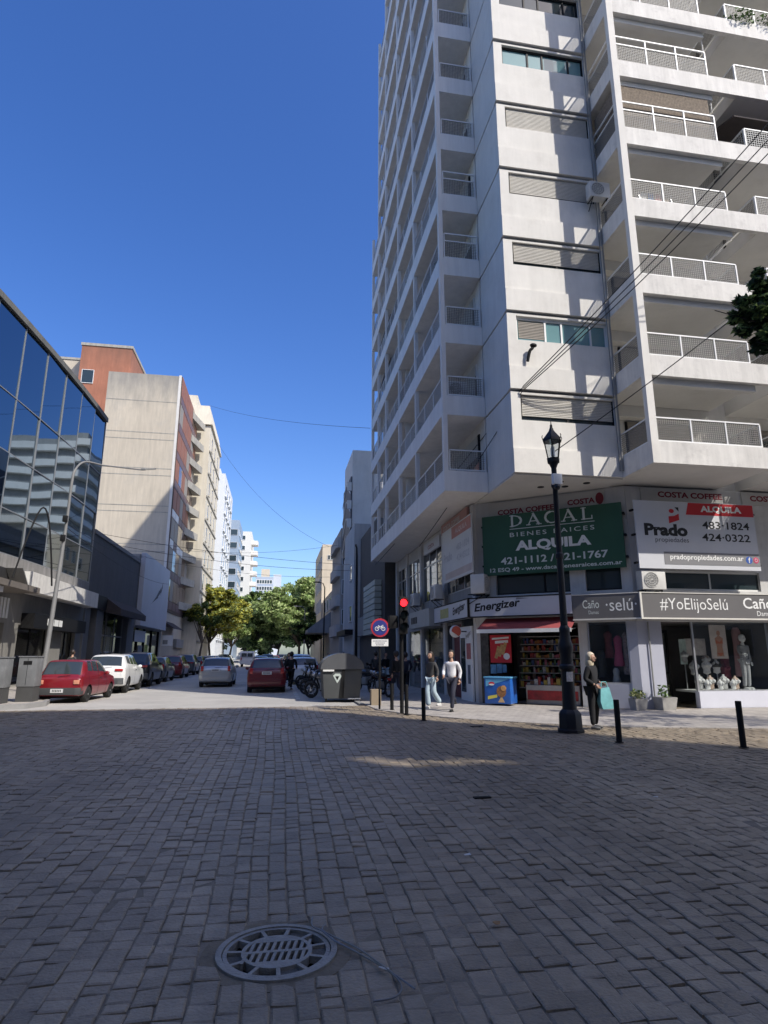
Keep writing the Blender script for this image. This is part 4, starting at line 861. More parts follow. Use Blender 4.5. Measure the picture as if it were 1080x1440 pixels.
    for sg_ in (-1, 1):
        q = MB(); q.ball((sg_*(st[5][5]+0.10), 0.28*L/4.2+0.1, st[5][2]+0.06), 0.10, 8, 6, 0, (1.0, 0.5, 0.75)); q.build('side_mirror', pm, root, smooth=60)
        q = MB(); q.box((sg_*(st[4][4]+0.015)-0.012, -0.10, st[4][2]-0.13), (sg_*(st[4][4]+0.015)+0.012, 0.05, st[4][2]-0.10)); q.build('door_handle', BUMP, root)
    q = MB(); q.box((-0.62, -L/2+0.3, 0.16), (0.62, L/2-0.3, 0.30)); q.build('underbody', BLACK, root)
    q = MB(); q.obox((-0.05, -L/2+0.02, st[2][2]-0.02), (0.40, 0.03, 0.05), (0, 0.01, 0.0), (0, 0, 0.015)); q.build('rear_wiper', BLACK, root)
    return root
#            y    zb    zbelt  ztop  wl    wb    wt    crown
UNO = [(0.00, 0.30, 0.78, 0.80, 0.70, 0.70, 0.66, 0.01), (0.06, 0.26, 0.84, 0.88, 0.75, 0.75, 0.68, 0.01), (0.12, 0.24, 0.90, 0.93, 0.765, 0.76, 0.66, 0.01),
       (0.50, 0.22, 0.92, 1.42, 0.77, 0.765, 0.585, 0.015), (1.05, 0.20, 0.92, 1.45, 0.775, 0.77, 0.60, 0.02), (2.05, 0.20, 0.90, 1.43, 0.775, 0.77, 0.585, 0.02), (2.75, 0.20, 0.90, 0.97, 0.77, 0.76, 0.70, 0.01),
       (3.4, 0.22, 0.80, 0.84, 0.75, 0.74, 0.68, 0.01), (3.62, 0.25, 0.66, 0.70, 0.72, 0.71, 0.62, 0.01), (3.69, 0.32, 0.60, 0.62, 0.66, 0.66, 0.58, 0.0)]
HB = [(0.00, 0.34, 0.80, 0.84, 0.70, 0.68, 0.62, 0.01), (0.05, 0.28, 0.90, 0.95, 0.78, 0.76, 0.68, 0.01), (0.12, 0.25, 0.98, 1.02, 0.82, 0.80, 0.68, 0.01),
      (0.46, 0.23, 1.00, 1.43, 0.835, 0.82, 0.60, 0.02), (1.1, 0.21, 0.98, 1.48, 0.84, 0.83, 0.62, 0.025), (2.2, 0.21, 0.94, 1.46, 0.84, 0.83, 0.61, 0.025), (3.0, 0.21, 0.93, 1.00, 0.84, 0.82, 0.72, 0.015),
      (3.6, 0.23, 0.82, 0.88, 0.82, 0.80, 0.70, 0.02), (3.86, 0.26, 0.68, 0.74, 0.76, 0.74, 0.60, 0.01), (3.95, 0.32, 0.58, 0.62, 0.66, 0.66, 0.52, 0.0)]
SUV = [(0.00, 0.42, 0.95, 0.98, 0.74, 0.72, 0.66, 0.01), (0.06, 0.36, 1.02, 1.06, 0.84, 0.82, 0.74, 0.01), (0.14, 0.32, 1.08, 1.12, 0.88, 0.86, 0.72, 0.01),
       (0.62, 0.30, 1.10, 1.58, 0.895, 0.875, 0.62, 0.02), (1.3, 0.28, 1.07, 1.64, 0.90, 0.88, 0.64, 0.025), (2.4, 0.28, 1.04, 1.62, 0.90, 0.88, 0.63, 0.025), (3.2, 0.28, 1.03, 1.10, 0.90, 0.87, 0.76, 0.015),
       (3.85, 0.32, 0.95, 1.00, 0.88, 0.86, 0.74, 0.02), (4.15, 0.36, 0.82, 0.88, 0.82, 0.80, 0.66, 0.01), (4.27, 0.42, 0.70, 0.74, 0.70, 0.70, 0.58, 0.0)]
SIDEW = [[(3.2, 4.35), (3.95, 4.3), (3.95, 5.2), (3.45, 5.2)], [(4.05, 4.3), (4.52, 4.28), (4.52, 5.2), (4.05, 5.2)], [(4.6, 4.28), (5.65, 4.3), (5.15, 5.2), (4.6, 5.2)]]
RED = paint('red', (0.19, 0.010, 0.015)); WHP = paint('white', (0.72, 0.72, 0.71)); BLP = paint('black', (0.015, 0.016, 0.02)); SIL = mat('paint_silver', (0.45, 0.46, 0.47), 0.32, 0.05, coat=0.6, metal=0.55); DRED = paint('dark_red', (0.14, 0.008, 0.012)); GRY = paint('grey', (0.09, 0.095, 0.10)); NAVY = paint('navy', (0.02, 0.03, 0.05))
uno = car('parked_car', UNO, 3.69, 'boxy bright red hatchback parked nearest at the left kerb', RED, 0.275, (0.72, 3.08), 0.66, 'parked cars along the left kerb', bumper=(0.28, 0.52, 0.78, BUMP), tail=[(0.50, 0.69, 0.64, 0.78)], side=SIDEW, rearwin=(2.08, 2.92, 5.55), front=(5.1, 5.92, 5.6), plate_z=0.36, tailm=TAILO)
uno.location = (-7.22, 25.3, -0.03); uno.rotation_euler = (0, 0, R(-4))
trk = car('parked_car', SUV, 4.27, 'white compact crossover parked right ahead of the red hatchback', WHP, 0.335, (0.82, 3.38), 0.77, 'parked cars along the left kerb', bumper=(0.40, 0.66, 0.87, GRY), tail=[(0.48, 0.80, 0.94, 1.04)], side=SIDEW, rearwin=(2.1, 2.9, 5.6), front=(5.1, 5.92, 5.6), plate_z=0.72)
trk.location = (-7.25, 30.75, -0.03)
hat = car('driving_car', HB, 3.95, 'silver grey hatchback driving away in the left lane', SIL, 0.30, (0.68, 3.16), 0.72, 'cars driving away down the street', bumper=(0.32, 0.60, 0.84, SIL), tail=[(0.60, 0.74, 0.80, 1.06)], side=SIDEW, rearwin=(2.1, 2.9, 5.6), front=(5.1, 5.92, 5.6), plate_z=0.78)
hat.location = (-3.02, 35.4, -0.03)
sw = lambda a, c: {a.name: c}
LK = 'parked cars along the left kerb'
def cpy(src, old, loc, label, col, rz=0.0, group=LK, scale=(1, 1, 1), name='parked_car'):
    c = copy_tree(src, None, loc, rz, label, {old.name: col}, scale); c['group'] = group; c.name = name; return c
cpy(trk, WHP, (-7.3, 36.2, -0.03), 'black sport utility car parked ahead of the white crossover', BLP, scale=(1.04, 1.05, 1.06))
cpy(hat, SIL, (-7.35, 41.7, -0.03), 'dark grey hatchback parked ahead of the black sport utility car', GRY)
cpy(hat, SIL, (-7.3, 48.0, -0.03), 'dark red hatchback parked fifth from the corner at the left kerb', DRED, scale=(1.05, 1.1, 1.05))
cpy(trk, WHP, (-7.3, 54.5, -0.03), 'dark grey car parked just past the dark red one at the left kerb', GRY)
cpy(hat, SIL, (-7.3, 61, -0.03), 'small black car glimpsed far along the left kerb', BLP)
cpy(hat, SIL, (-7.3, 72, -0.03), 'far silver car at the left kerb under the yellow green tree', SIL)
cpy(hat, SIL, (-7.3, 78, -0.03), 'far white car at the left kerb beyond the yellow green tree', WHP)
cpy(hat, SIL, (-0.36, 30.1, -0.03), 'dark red hatchback driving away in the right lane', DRED, group='cars driving away down the street', scale=(1.0, 0.95, 1.0), name='driving_car')
cpy(hat, SIL, (-1.4, 62, -0.03), 'small silver car in the middle of the street ahead of the dark red hatchback', SIL, group='cars driving away down the street', name='driving_car')
cpy(hat, SIL, (1.62, 37.4, -0.03), 'white hatchback parked at the right kerb behind the motorbikes', WHP, group='cars parked at the right kerb')
cpy(trk, WHP, (1.6, 43.2, -0.03), 'white taller car parked second at the right kerb', WHP, group='cars parked at the right kerb')
cpy(trk, WHP, (1.7, 60.0, -0.03), 'dark car parked third at the right kerb', NAVY, group='cars parked at the right kerb')
cpy(hat, SIL, (1.8, 75.0, -0.03), 'red car far off at the right kerb', RED, group='cars parked at the right kerb')
cpy(hat, SIL, (-0.2, 95.0, -0.03), 'tiny red car far down the middle of the street', RED, group='cars driving away down the street', name='driving_car')
for i, (x, y, m_, src) in enumerate(((-7.3, 84.5, GRY, hat), (-7.2, 91, BLP, trk), (-7.2, 98, WHP, hat), (1.8, 68, GRY, hat), (1.8, 83, BLP, trk), (1.7, 91, SIL, hat), (-1.0, 78, BLP, trk), (-2.6, 105, NAVY, hat), (1.0, 112, WHP, trk))):
    cpy(src, WHP if src is trk else SIL, (x, y, -0.03), ('distant grey car at the left kerb beyond the far white one', 'distant black car at the left kerb under the trees', 'farthest white car at the left kerb', 'distant grey car at the right kerb before the red one', 'distant black car at the right kerb past the red one', 'distant silver car at the far right kerb', 'distant black car driving in the middle of the street', 'faint navy car far off in the left lane', 'faint white car far off in the right lane')[i], m_, group=LK if x < -5 else ('cars parked at the right kerb' if x > 1.5 else 'cars driving away down the street'), name='parked_car' if abs(x+0.8) > 2.5 else 'driving_car')
van = thing('white_van', 'small white van far down the street', 'van', (-3.7, 86, -0.03))
b = MB(); b.ext([(-4.6, 84, 0.35), (-4.6, 88.6, 0.35), (-4.6, 88.5, 1.0), (-4.6, 87.8, 1.15), (-4.6, 87.2, 1.95), (-4.6, 84.1, 2.0)], (1.8, 0, 0)); b.build('body', WHP, van, bevel=0.06)
MB().box((-4.4, 83.97, 1.3), (-3.75, 83.995, 1.75)).build('rear_window', CARG, van); MB().box((-3.65, 83.97, 1.3), (-3.0, 83.995, 1.75)).build('rear_window', CARG, van)
for x in (-4.5, -2.95):
    MB().box((x, 83.96, 0.85), (x+0.13, 83.99, 1.2)).build('tail_lamp', TAIL, van)
    for y in (84.8, 87.7): MB().lathe([(0.2, -0.09), (0.3, -0.08), (0.3, 0.08), (0.2, 0.09)], (x+0.08, y, 0.27), 16, 0, 'X').build('wheel', TYRE, van)
# motorbikes in a row
def motorbike():
    r = thing('motorbike', 'x', 'motorbike', (0, 0, 0), 0, 'motorbikes parked at the right kerb', local=True)
    for y in (-0.62, 0.62):
        q = MB(); n = 20
        for k in range(n+1): pass
        q.tube([(0, y+0.26*math.cos(2*math.pi*k/20), 0.30+0.26*math.sin(2*math.pi*k/20)) for k in range(21)], 0.045, 8, cap=False); wh = q.build('wheel', TYRE, r, smooth=60)
        q = MB(); q.cyl((-0.05, y, 0.30), (0.05, y, 0.30), 0.05, 8)
        for k in range(6): a = math.pi*2*k/6; q.tube([(0, y, 0.30), (0, y+0.24*math.cos(a), 0.30+0.24*math.sin(a))], 0.008, 4)
        q.build('spokes', RIM, wh)
    q = MB(); q.tube([(0, 0.62, 0.30), (0, 0.42, 0.80), (0, 0.36, 0.95)], 0.03, 8); q.tube([(0, 0.42, 0.75), (0, -0.1, 0.68), (0, -0.5, 0.72)], 0.03, 6); q.tube([(0, 0.40, 0.7), (0, 0.22, 0.28), (0, -0.2, 0.28), (0, -0.62, 0.30)], 0.028, 6); q.build('frame', BLACK, r, smooth=60)
    q = MB(); q.ball((0, 0.16, 0.80), 0.17, 10, 7, 0, (0.8, 1.6, 0.8)); q.build('tank', GRY, r, smooth=60)
    q = MB(); q.box((-0.12, -0.62, 0.74), (0.12, 0.0, 0.84)); q.build('seat', TYRE, r, bevel=0.04)
    q = MB(); q.tube([(-0.34, 0.24, 1.02), (-0.2, 0.33, 1.0), (0.2, 0.33, 1.0), (0.34, 0.24, 1.02)], 0.016, 6); q.tube([(-0.2, 0.33, 1.0), (-0.28, 0.34, 1.18)], 0.01, 5); q.tube([(0.2, 0.33, 1.0), (0.28, 0.34, 1.18)], 0.01, 5); hb = q.build('handlebar', BLACK, r)
    q = MB(); q.ball((-0.28, 0.34, 1.2), 0.06, 8, 6, 0, (1.2, 0.3, 0.8)); q.ball((0.28, 0.34, 1.2), 0.06, 8, 6, 0, (1.2, 0.3, 0.8)); q.build('mirrors', BLACK, hb, kind='stuff')
    q = MB(); q.ball((0, 0.50, 0.88), 0.09, 10, 7); q.build('headlamp', RIM, r, smooth=60)
    q = MB(); q.box((-0.11, -0.1, 0.3), (0.11, 0.22, 0.58)); q.build('engine', GREYC, r, bevel=0.04); q = MB(); q.tube([(0.12, 0.1, 0.32), (0.14, -0.3, 0.3), (0.15, -0.7, 0.4)], [0.025, 0.035, 0.045], 8); q.build('exhaust', RIM, r)
    q = MB(); q.box((-0.05, -0.78, 0.62), (0.05, -0.62, 0.72)); q.build('tail_lamp', TAIL, r); q = MB(); q.obox((-0.06, -0.85, 0.48), (0.12, 0, 0), (0, 0.26, 0.22), (0, 0, 0.02)); q.build('mudguard', BLACK, r)
    return r
mb0 = motorbike(); order = ('nearest to the grey container', 'second from the grey container', 'third from the grey container', 'fourth from the grey container', 'fifth from the grey container', 'sixth from the grey container', 'seventh from the grey container', 'eighth from the grey container', 'ninth from the grey container', 'tenth from the grey container', 'eleventh from the grey container', 'farthest before the white cars')
for i in range(9):
    loc = (1.95+0.12*math.sin(i*2.3), 24.5+i*1.05, -0.03); rz = R(62+8*math.sin(i*1.7)); lab = 'motorbike parked slantwise at the right kerb, '+order[i if i < 8 else -1]
    o = mb0 if i == 0 else copy_tree(mb0, None, loc, rz, lab, {GRY.name: (RED, WHP, GRY, BLP, NAVY)[i % 5]})
    o.location = loc; o.rotation_euler = (R(0), 0, rz); o['label'] = lab
for i, (x, y, rz) in enumerate(((4.1, 24.6, 20), (4.2, 26.2, 15), (4.0, 28.0, 25))):
    o = copy_tree(mb0, None, (x, y, 0.012), R(rz), 'dark motorbike standing on the right pavement, '+('nearest the bicycle sign', 'second from the bicycle sign', 'third from the bicycle sign')[i], {GRY.name: BLP}); o['group'] = 'motorbikes on the right pavement'
# ---------------------------------------------------------------- street furniture
LAMPB = mat('lamp_post_black', (0.010, 0.011, 0.015), 0.5, 0.15, 6, bump=0.1, spec=0.3)
LP = thing('street_lamp', 'black cast iron lamp post with a hexagonal lantern at the crossing', 'street lamp', (6.25, 12.85, 0.012))
b = MB(); b.lathe([(0.29, 0), (0.29, 0.05), (0.255, 0.07), (0.245, 0.36), (0.22, 0.41), (0.17, 0.46)], (6.25, 12.85, 0.012), 8); b.build('plinth', LAMPB, LP, smooth=25)
b = MB(); b.lathe([(0.155, 0.45), (0.145, 0.6), (0.132, 1.0), (0.132, 1.25), (0.17, 1.3), (0.17, 1.36), (0.135, 1.4), (0.13, 1.6), (0.16, 1.72), (0.16, 1.8), (0.13, 1.88), (0.105, 2.05), (0.115, 2.1), (0.115, 2.16), (0.085, 2.22)], (6.25, 12.85, 0.012), 16); b.build('fluted_base', LAMPB, LP, smooth=35)
b = MB(); b.lathe([(0.080, 2.2), (0.069, 3.7), (0.092, 3.72), (0.092, 3.82), (0.066, 3.85), (0.058, 5.35), (0.085, 5.4), (0.085, 5.46), (0.06, 5.5), (0.06, 5.85), (0.10, 5.95), (0.14, 6.0)], (6.25, 12.85, 0.012), 16); b.build('shaft', LAMPB, LP, smooth=35)
def hexf(mbk, r0, z0, r1, z1, inset=0.0, mi=0):
    for k in range(6):
        a0, a1 = 2*math.pi*k/6+inset, 2*math.pi*(k+1)/6-inset
        mbk._add([(6.25+r*math.cos(a), 12.85+r*math.sin(a), z) for r, a, z in ((r0, a0, z0), (r0, a1, z0), (r1, a1, z1), (r1, a0, z1))], [(0,1,2,3)], mi)
b = MB(); LGL = clear_glass('lantern_glass', (0.85, 0.88, 0.9), 0.12)
hexf(b, 0.125, 6.1, 0.20, 6.52); ln = b.build('lantern_panes', LGL, LP)
b = MB(); b.lathe([(0.15, 6.0), (0.16, 6.1), (0.12, 6.11)], (6.25, 12.85, 0.0), 6)
for k in range(6): a = 2*math.pi*k/6; c_, s_ = math.cos(a), math.sin(a); b.tube([(6.25+0.13*c_, 12.85+0.13*s_, 6.08), (6.25+0.205*c_, 12.85+0.205*s_, 6.53)], 0.012, 5); b.tube([(6.25+0.22*c_, 12.85+0.22*s_, 6.52), (6.25+0.25*c_, 12.85+0.25*s_, 6.62), (6.25+0.235*c_, 12.85+0.235*s_, 6.66)], 0.010, 5)
b.build('lantern_frame', LAMPB, LP); b = MB(); b.lathe([(0.235, 6.52), (0.22, 6.58), (0.13, 6.70), (0.07, 6.78), (0.05, 6.84), (0.035, 6.87), (0.03, 6.93), (0.012, 6.96), (0.008, 7.12), (0.004, 7.14)], (6.25, 12.85, 0), 6); b.build('lantern_roof', LAMPB, LP)
b = MB(); b.lathe([(0.02, 6.1), (0.05, 6.18), (0.05, 6.35), (0.02, 6.42)], (6.25, 12.85, 0), 10); b.build('bulb', TXW, LP)
cb_ = thing('security_camera', 'small white camera box strapped to the lamp post', 'camera', (6.22, 12.7, 5.4)); b = MB(); b.box((6.13, 12.66, 5.43), (6.35, 12.765, 5.68)); b.build('housing', TXW, cb_, bevel=0.01); b = MB(); b.ball((6.24, 12.72, 5.38), 0.08, 10, 7); b.build('dome', mat('camera_dome', (0.03, 0.03, 0.035), 0.2), cb_, smooth=60)
b = MB(); b.obox((6.13, 12.80, 1.08), (0.0, -0.11, 0), (0.22, -0.05, 0), (0.0, 0, 0.36)); 
b = MB(); b.box((6.16, 12.70, 1.05), (6.30, 12.716, 1.25)); one('paper_sticker', b, mat('paper', (0.5, 0.48, 0.47), 0.8, 0.4, 25), 'torn paper sticker on the lamp post base', 'sticker')
# bollards
def bollard(x, y, h, lab):
    b = MB(); b.lathe([(0.085, 0.012), (0.085, 0.02), (0.053, 0.022), (0.053, h-0.01), (0.047, h)], (x, y, 0), 14); o = one('bollard', b, BLACK, lab, 'bollard', 'black bollards round the corner', smooth=30)
bollard(3.45, 18.65, 0.76, 'thin black bollard left of the traffic light pole'); bollard(3.58, 17.15, 0.80, 'black bollard just in front of the traffic light pole'); bollard(3.69, 15.6, 0.80, 'black bollard in the shade in front of the walking couple'); bollard(6.4, 11.2, 0.78, 'black bollard right of the lamp post beside the woman in black'); bollard(8.23, 10.25, 0.80, 'black bollard at the far right edge')
# traffic light
TL = thing('traffic_light', 'black traffic light showing red on a thin pole', 'traffic light', (3.54, 17.6, 0.012)); b = MB(); b.cyl((3.54, 17.6, 0.012), (3.54, 17.6, 3.45), 0.055, 10); b.build('pole', BLACK, TL)
b = MB(); b.box((3.44, 17.36, 2.18), (3.68, 17.54, 3.24)); hd = b.build('head', BLACK, TL, bevel=0.02); b = MB(); b.box((3.16, 17.45, 2.35), (3.42, 17.7, 2.7)); b.build('side_head', BLACK, TL, bevel=0.02)
b = MB(); b.lathe([(0.105, 0), (0.105, 0.02), (0.06, 0.035), (0.01, 0.04)][::-1], (3.56, 17.36, 3.06), 20, 0, 'Y'); b.v = [(x, 17.36-(y-17.36), z) for x, y, z in b.v]; b.f = [f[::-1] for f in b.f]
b.build('red_lens', mat('red_signal', (1.0, 0.02, 0.03), 0.3, 0.0, emit=2.6), TL, smooth=50)
for z in (2.72, 2.38): b = MB(); b.lathe([(0.105, 0), (0.105, -0.02), (0.02, -0.035)], (3.56, 17.36, z), 18, 0, 'Y'); b.build('dark_lens', mat('dark_lens', (0.02, 0.03, 0.025), 0.2), TL)
for z in (3.06, 2.72, 2.38):
    b = MB()
    for k in range(11):
        a0, a1 = R(-15+k*19), R(-15+(k+1)*19); b._add([(3.56+0.12*math.cos(a), y, z+0.12*math.sin(a)) for a, y in ((a0, 17.36), (a1, 17.36), (a1, 17.20), (a0, 17.20))], [(0,1,2,3)])
    b.build('visor', BLACK, TL)
# no cycling sign
NS = thing('road_sign', 'round blue and red bicycle sign on a post at the corner', 'sign', (3.14, 19.0, 0.012)); b = MB(); b.cyl((3.14, 19.03, 0.012), (3.14, 19.03, 2.75), 0.03, 8); b.build('post', BLACK, NS)
b = MB(); b.lathe([(0.285, 0.0), (0.285, 0.02)], (3.14, 18.97, 2.42), 36, 0, 'Y'); dsc = b.build('red_ring', mat('sign_ring_red', (0.42, 0.02, 0.04), 0.5), NS); b = MB(); b.lathe([(0.23, 0.0), (0.23, 0.01)], (3.14, 18.962, 2.42), 36, 0, 'Y'); b.build('blue_disc', mat('sign_blue', (0.02, 0.03, 0.20), 0.5), dsc)
b = MB()
for dx in (-0.10, 0.10): b.tube([(3.14+dx+0.055*math.cos(2*math.pi*k/14), 18.957, 2.385+0.055*math.sin(2*math.pi*k/14)) for k in range(15)], 0.011, 5, cap=False)
for p in ([(-0.10, 2.385), (-0.03, 2.455), (0.06, 2.455), (0.10, 2.385)], [(-0.03, 2.455), (0.0, 2.39), (0.06, 2.455)], [(-0.06, 2.49), (-0.03, 2.455)], [(0.05, 2.48), (0.10, 2.49)]): b.tube([(3.14+x, 18.957, z) for x, z in p], 0.011, 5)
b.build('bicycle_symbol', TXW, dsc)
b = MB(); b.box((2.88, 18.96, 1.86), (3.40, 18.975, 2.07)); pl = b.build('text_plate', TXW, NS); b = MB()
for (z, x0, x1) in ((2.015, 2.93, 3.36), (1.955, 3.0, 3.29), (1.90, 3.02, 3.26)):
    x = x0
    while x < x1: w_ = random.uniform(0.02, 0.05); b.box((x, 18.956, z-0.012), (min(x+w_, x1), 18.9595, z+0.012)); x += w_+0.012
b.build('small_print', mat('sign_grey_print', (0.15, 0.15, 0.2), 0.7), pl, kind='stuff')
# waste container
CT = thing('waste_container', 'big dark grey domed waste container at the right kerb', 'container', (2.3, 22.9, -0.03)); CG = mat('container_plastic', (0.070, 0.074, 0.076), 0.5, 0.12, 3, bump=0.05); CGL = mat('container_lid', (0.095, 0.098, 0.105), 0.45, 0.1, 3)
b = MB(); b.ext([(1.72, 22.35, 0.1), (2.98, 22.35, 0.1), (3.06, 22.35, 1.12), (1.64, 22.35, 1.12)], (0, 1.25, 0)); b.build('tub', CG, CT, bevel=0.03)
b = MB(); prof = [(1.58, 1.10)]+[(2.35-0.77*math.cos(math.pi*k/12), 1.14+0.52*math.sin(math.pi*k/12)) for k in range(13)]+[(3.12, 1.10)]; b.ext([(x, 22.28, z) for x, z in prof], (0, 1.38, 0)); b.build('domed_lid', CGL, CT, smooth=25)
b = MB(); b.ext([(2.24, 22.335, 0.12), (2.40, 22.335, 0.12), (2.44, 22.335, 1.08), (2.40, 22.335, 1.1), (2.34, 22.335, 1.08)], (0, -0.012, 0)); b.build('recess_panel', BLACK, CT)
b = MB(); b.box((1.66, 22.27, 1.03), (2.05, 22.33, 1.09)); b.build('handle_bar', RAILW, CT)
b = MB(); b.ext([(2.02, 22.346, 0.88), (2.10, 22.346, 0.95), (2.26, 22.346, 0.95), (2.33, 22.346, 0.86), (2.17, 22.346, 0.62)], (0, -0.006, 0)); em = b.build('emblem', mat('pale_green_sticker', (0.5, 0.56, 0.52), 0.6), CT); b = MB(); b.ext([(2.10, 22.339, 0.86), (2.24, 22.339, 0.86), (2.17, 22.339, 0.72)], (0, -0.003, 0)); b.build('emblem_mark', BLACK, em)
for x in (1.8, 2.85): b = MB(); b.lathe([(0.07, -0.03), (0.07, 0.03)], (x, 22.5, 0.05), 12, 0, 'X'); b.build('wheel', TYRE, CT)
b = MB(); b.box((2.55, 22.25, 0.08), (3.0, 22.3, 0.12)); b.build('foot_pedal', RAILW, CT)
b = MB(); b.box((3.1, 20.4, 0.012), (3.42, 20.75, 0.5)); cbx = one('cardboard_box', b, mat('cardboard', (0.30, 0.24, 0.17), 0.9, 0.15), 'brown cardboard box standing behind the traffic light', 'box')
# utility cabinets left
CAB = mat('cabinet_grey', (0.17, 0.175, 0.18), 0.65, 0.2, 3, dark=(0.3, 0.3, 0.3), darkscale=3, darkamt=0.4); CABB = mat('cabinet_base', (0.06, 0.06, 0.06), 0.8, 0.2); STK = mat('sticker_white', (0.55, 0.55, 0.53), 0.7, 0.4, 14)
for i, (x0, x1, y0, y1, h, lab) in enumerate(((-9.35, -8.42, 21.75, 22.3, 1.50, 'wide grey utility cabinet with stickers at the left edge'), (-8.36, -7.80, 22.55, 23.15, 1.52, 'grey utility cabinet right next to the red hatchback'))):
    U = thing('utility_cabinet', lab, 'cabinet', ((x0+x1)/2, (y0+y1)/2, 0.1)); b = MB(); b.box((x0+0.02, y0+0.02, 0.10), (x1-0.02, y1-0.02, 0.58)); b.build('base', CABB, U); b = MB(); b.box((x0, y0, 0.58), (x1, y1, h)); b.build('cabinet', CAB, U, bevel=0.015)
    b = MB(); b.box((x0-0.02, y0-0.02, h), (x1+0.02, y1+0.02, h+0.04)); b.build('cap', CAB, U)
    mx_ = (x0+x1)/2
    b = MB(); b.box((mx_-0.006, y0-0.004, 0.62), (mx_+0.006, y0, h-0.04)); b.build('door_seam', BLACK, U)
    st_ = [((x0+0.1, 1.1), 0.2, 0.3), ((mx_+0.1, 0.85), 0.15, 0.22), ((mx_+0.12, 1.15), 0.12, 0.14)] if i == 0 else [((x0+0.15, 1.28), 0.26, 0.12)]
    for (p, w_, h_) in st_: b = MB(); b.box((p[0], y0-0.006, p[1]), (p[0]+w_, y0-0.001, p[1]+h_)); b.build('sticker', STK if i == 0 else BLACK, U)
# street light left, cranked arm
SL = thing('street_light_pole', 'tall leaning grey street light with a long cranked arm on the left', 'street lamp', (-9.2, 27.3, 0.1)); POLE = mat('galvanised_pole', (0.20, 0.20, 0.20), 0.6, 0.12, 3)
pth = [(-9.2, 27.3, 0.05), (-9.2, 27.75, 4.5), (-9.2, 28.0, 7.2), (-9.2, 28.05, 9.0), (-9.15, 28.2, 9.7), (-8.95, 28.7, 10.2), (-8.5, 29.6, 10.35)]
b = MB(); b.tube(smooth_path(pth), [0.105, 0.10, 0.095, 0.09, 0.085, 0.08, 0.075, 0.07]+[0.06]*8+[0.045]*9, 10); b.build('pole', POLE, SL, smooth=60); b = MB(); b.tube([(-8.5, 29.6, 10.35), (-7.35, 32.5, 11.05), (-7.2, 32.8, 11.15)], 0.035, 8); b.build('arm', POLE, SL)
b = MB(); b.obox((-7.35, 32.4, 11.0), (0.25, -0.1, 0), (0.35, 0.95, 0.32), (0, 0, 0.1)); b.build('lamp_head', GREYC, SL, bevel=0.02)
for z in (6.35, 7.2): b = MB(); b.box((-9.32, 27.78, z), (-9.14, 27.95, z+0.28)); b.build('junction_box', BLACK, SL, bevel=0.02)
b = MB(); b.tube(smooth_path([(-10.5, 26.6, 4.6), (-10.3, 26.9, 6.2), (-10.0, 27.2, 7.6), (-9.75, 27.4, 7.3), (-9.5, 27.5, 5.8), (-9.35, 27.6, 4.4)]), 0.035, 8); one('cable_loop', b, BLACK, 'thick black cable looping up beside the left street light', 'cable', smooth=60)
# smaller far street lights
for i, (x, y, h, dx) in enumerate(((5.2, 70, 9.6, -1.4), (4.0, 92, 8.5, -1.6), (4.3, 34, 7.6, -0.1))):
    P_ = thing('street_light_pole', ('black street light with an arm over the road before the far trees', 'pale street light half lost in the green tree', 'thin dark utility pole in front of the louvred building')[i], 'street lamp', (x, y, 0.012)); b = MB(); b.tube([(x, y, 0.012), (x, y, h-0.6), (x+dx*0.15, y, h-0.1), (x+dx*0.4, y, h)], [0.09, 0.06, 0.05, 0.04], 8); b.build('pole', (BLACK, POLE, BLACK)[i], P_)
    b = MB(); b.box((x+dx, y-0.12, h-0.03), (x+dx*0.38, y+0.12, h+0.08)); b.build('lamp_head', (BLACK, POLE, BLACK)[i], P_)
# ---------------------------------------------------------------- air conditioners
ACW = mat('ac_white', (0.62, 0.61, 0.58), 0.55, 0.08, 3); ACG = mat('ac_grille', (0.30, 0.30, 0.29), 0.6)
def aircon(o, X, lab, w_=0.8, h=0.58, d=0.32):
    # o: lower left front corner, X: unit vector along the front face, N outwards
    o = Vector(o); X = Vector(X).normalized(); N = X.cross(Vector((0, 0, 1))); A = thing('air_conditioner', lab, 'air conditioner', tuple(o), group='air conditioners on the facades')
    b = MB(); b.obox(o-N*d, X*w_, N*d, (0, 0, h)); b.build('casing', ACW, A, bevel=0.015)
    c = o+X*(w_*0.38)+Vector((0, 0, h*0.5)); r = h*0.40
    b = MB(); n = 24
    ptsr = [c+X*(r*math.cos(2*math.pi*k/n))+Vector((0, 0, r*math.sin(2*math.pi*k/n)))+N*0.004 for k in range(n)]; b.ext(ptsr, N*0.004); b.build('fan_recess', ACG, A)
    b = MB()
    for q in (1.0, 0.72, 0.45): b.tube([c+X*(r*q*math.cos(2*math.pi*k/n))+Vector((0, 0, r*q*math.sin(2*math.pi*k/n)))+N*0.016 for k in range(n+1)], 0.007, 4, cap=False)
    for k in range(6): a = math.pi*k/6; dv = X*(r*math.cos(a))+Vector((0, 0, r*math.sin(a))); b.tube([c-dv+N*0.016, c+dv+N*0.016], 0.005, 4)
    b.build('fan_grille', ACW, A)
    for s_ in (0.12, 0.82): b = MB(); q = o+X*(w_*s_); b.tube([q-N*d*1.25+Vector((0, 0, -0.03)), q+Vector((0, 0, -0.03)), ], 0.018, 5); b.tube([q-N*d*1.2+Vector((0, 0, -0.35)), q+Vector((0, 0, -0.03))], 0.015, 5); b.build('bracket', BLACK, A)
    return A
aircon((10.98, 17.12, 3.56), (1, 0, 0), 'sunlit air conditioner under the white and red billboard'); aircon(cp(0.55, 0.62, 3.66), cn*-1+cdv*0.0, 'air conditioner at the left end of the green billboard', 0.62, 0.66, 0.5)
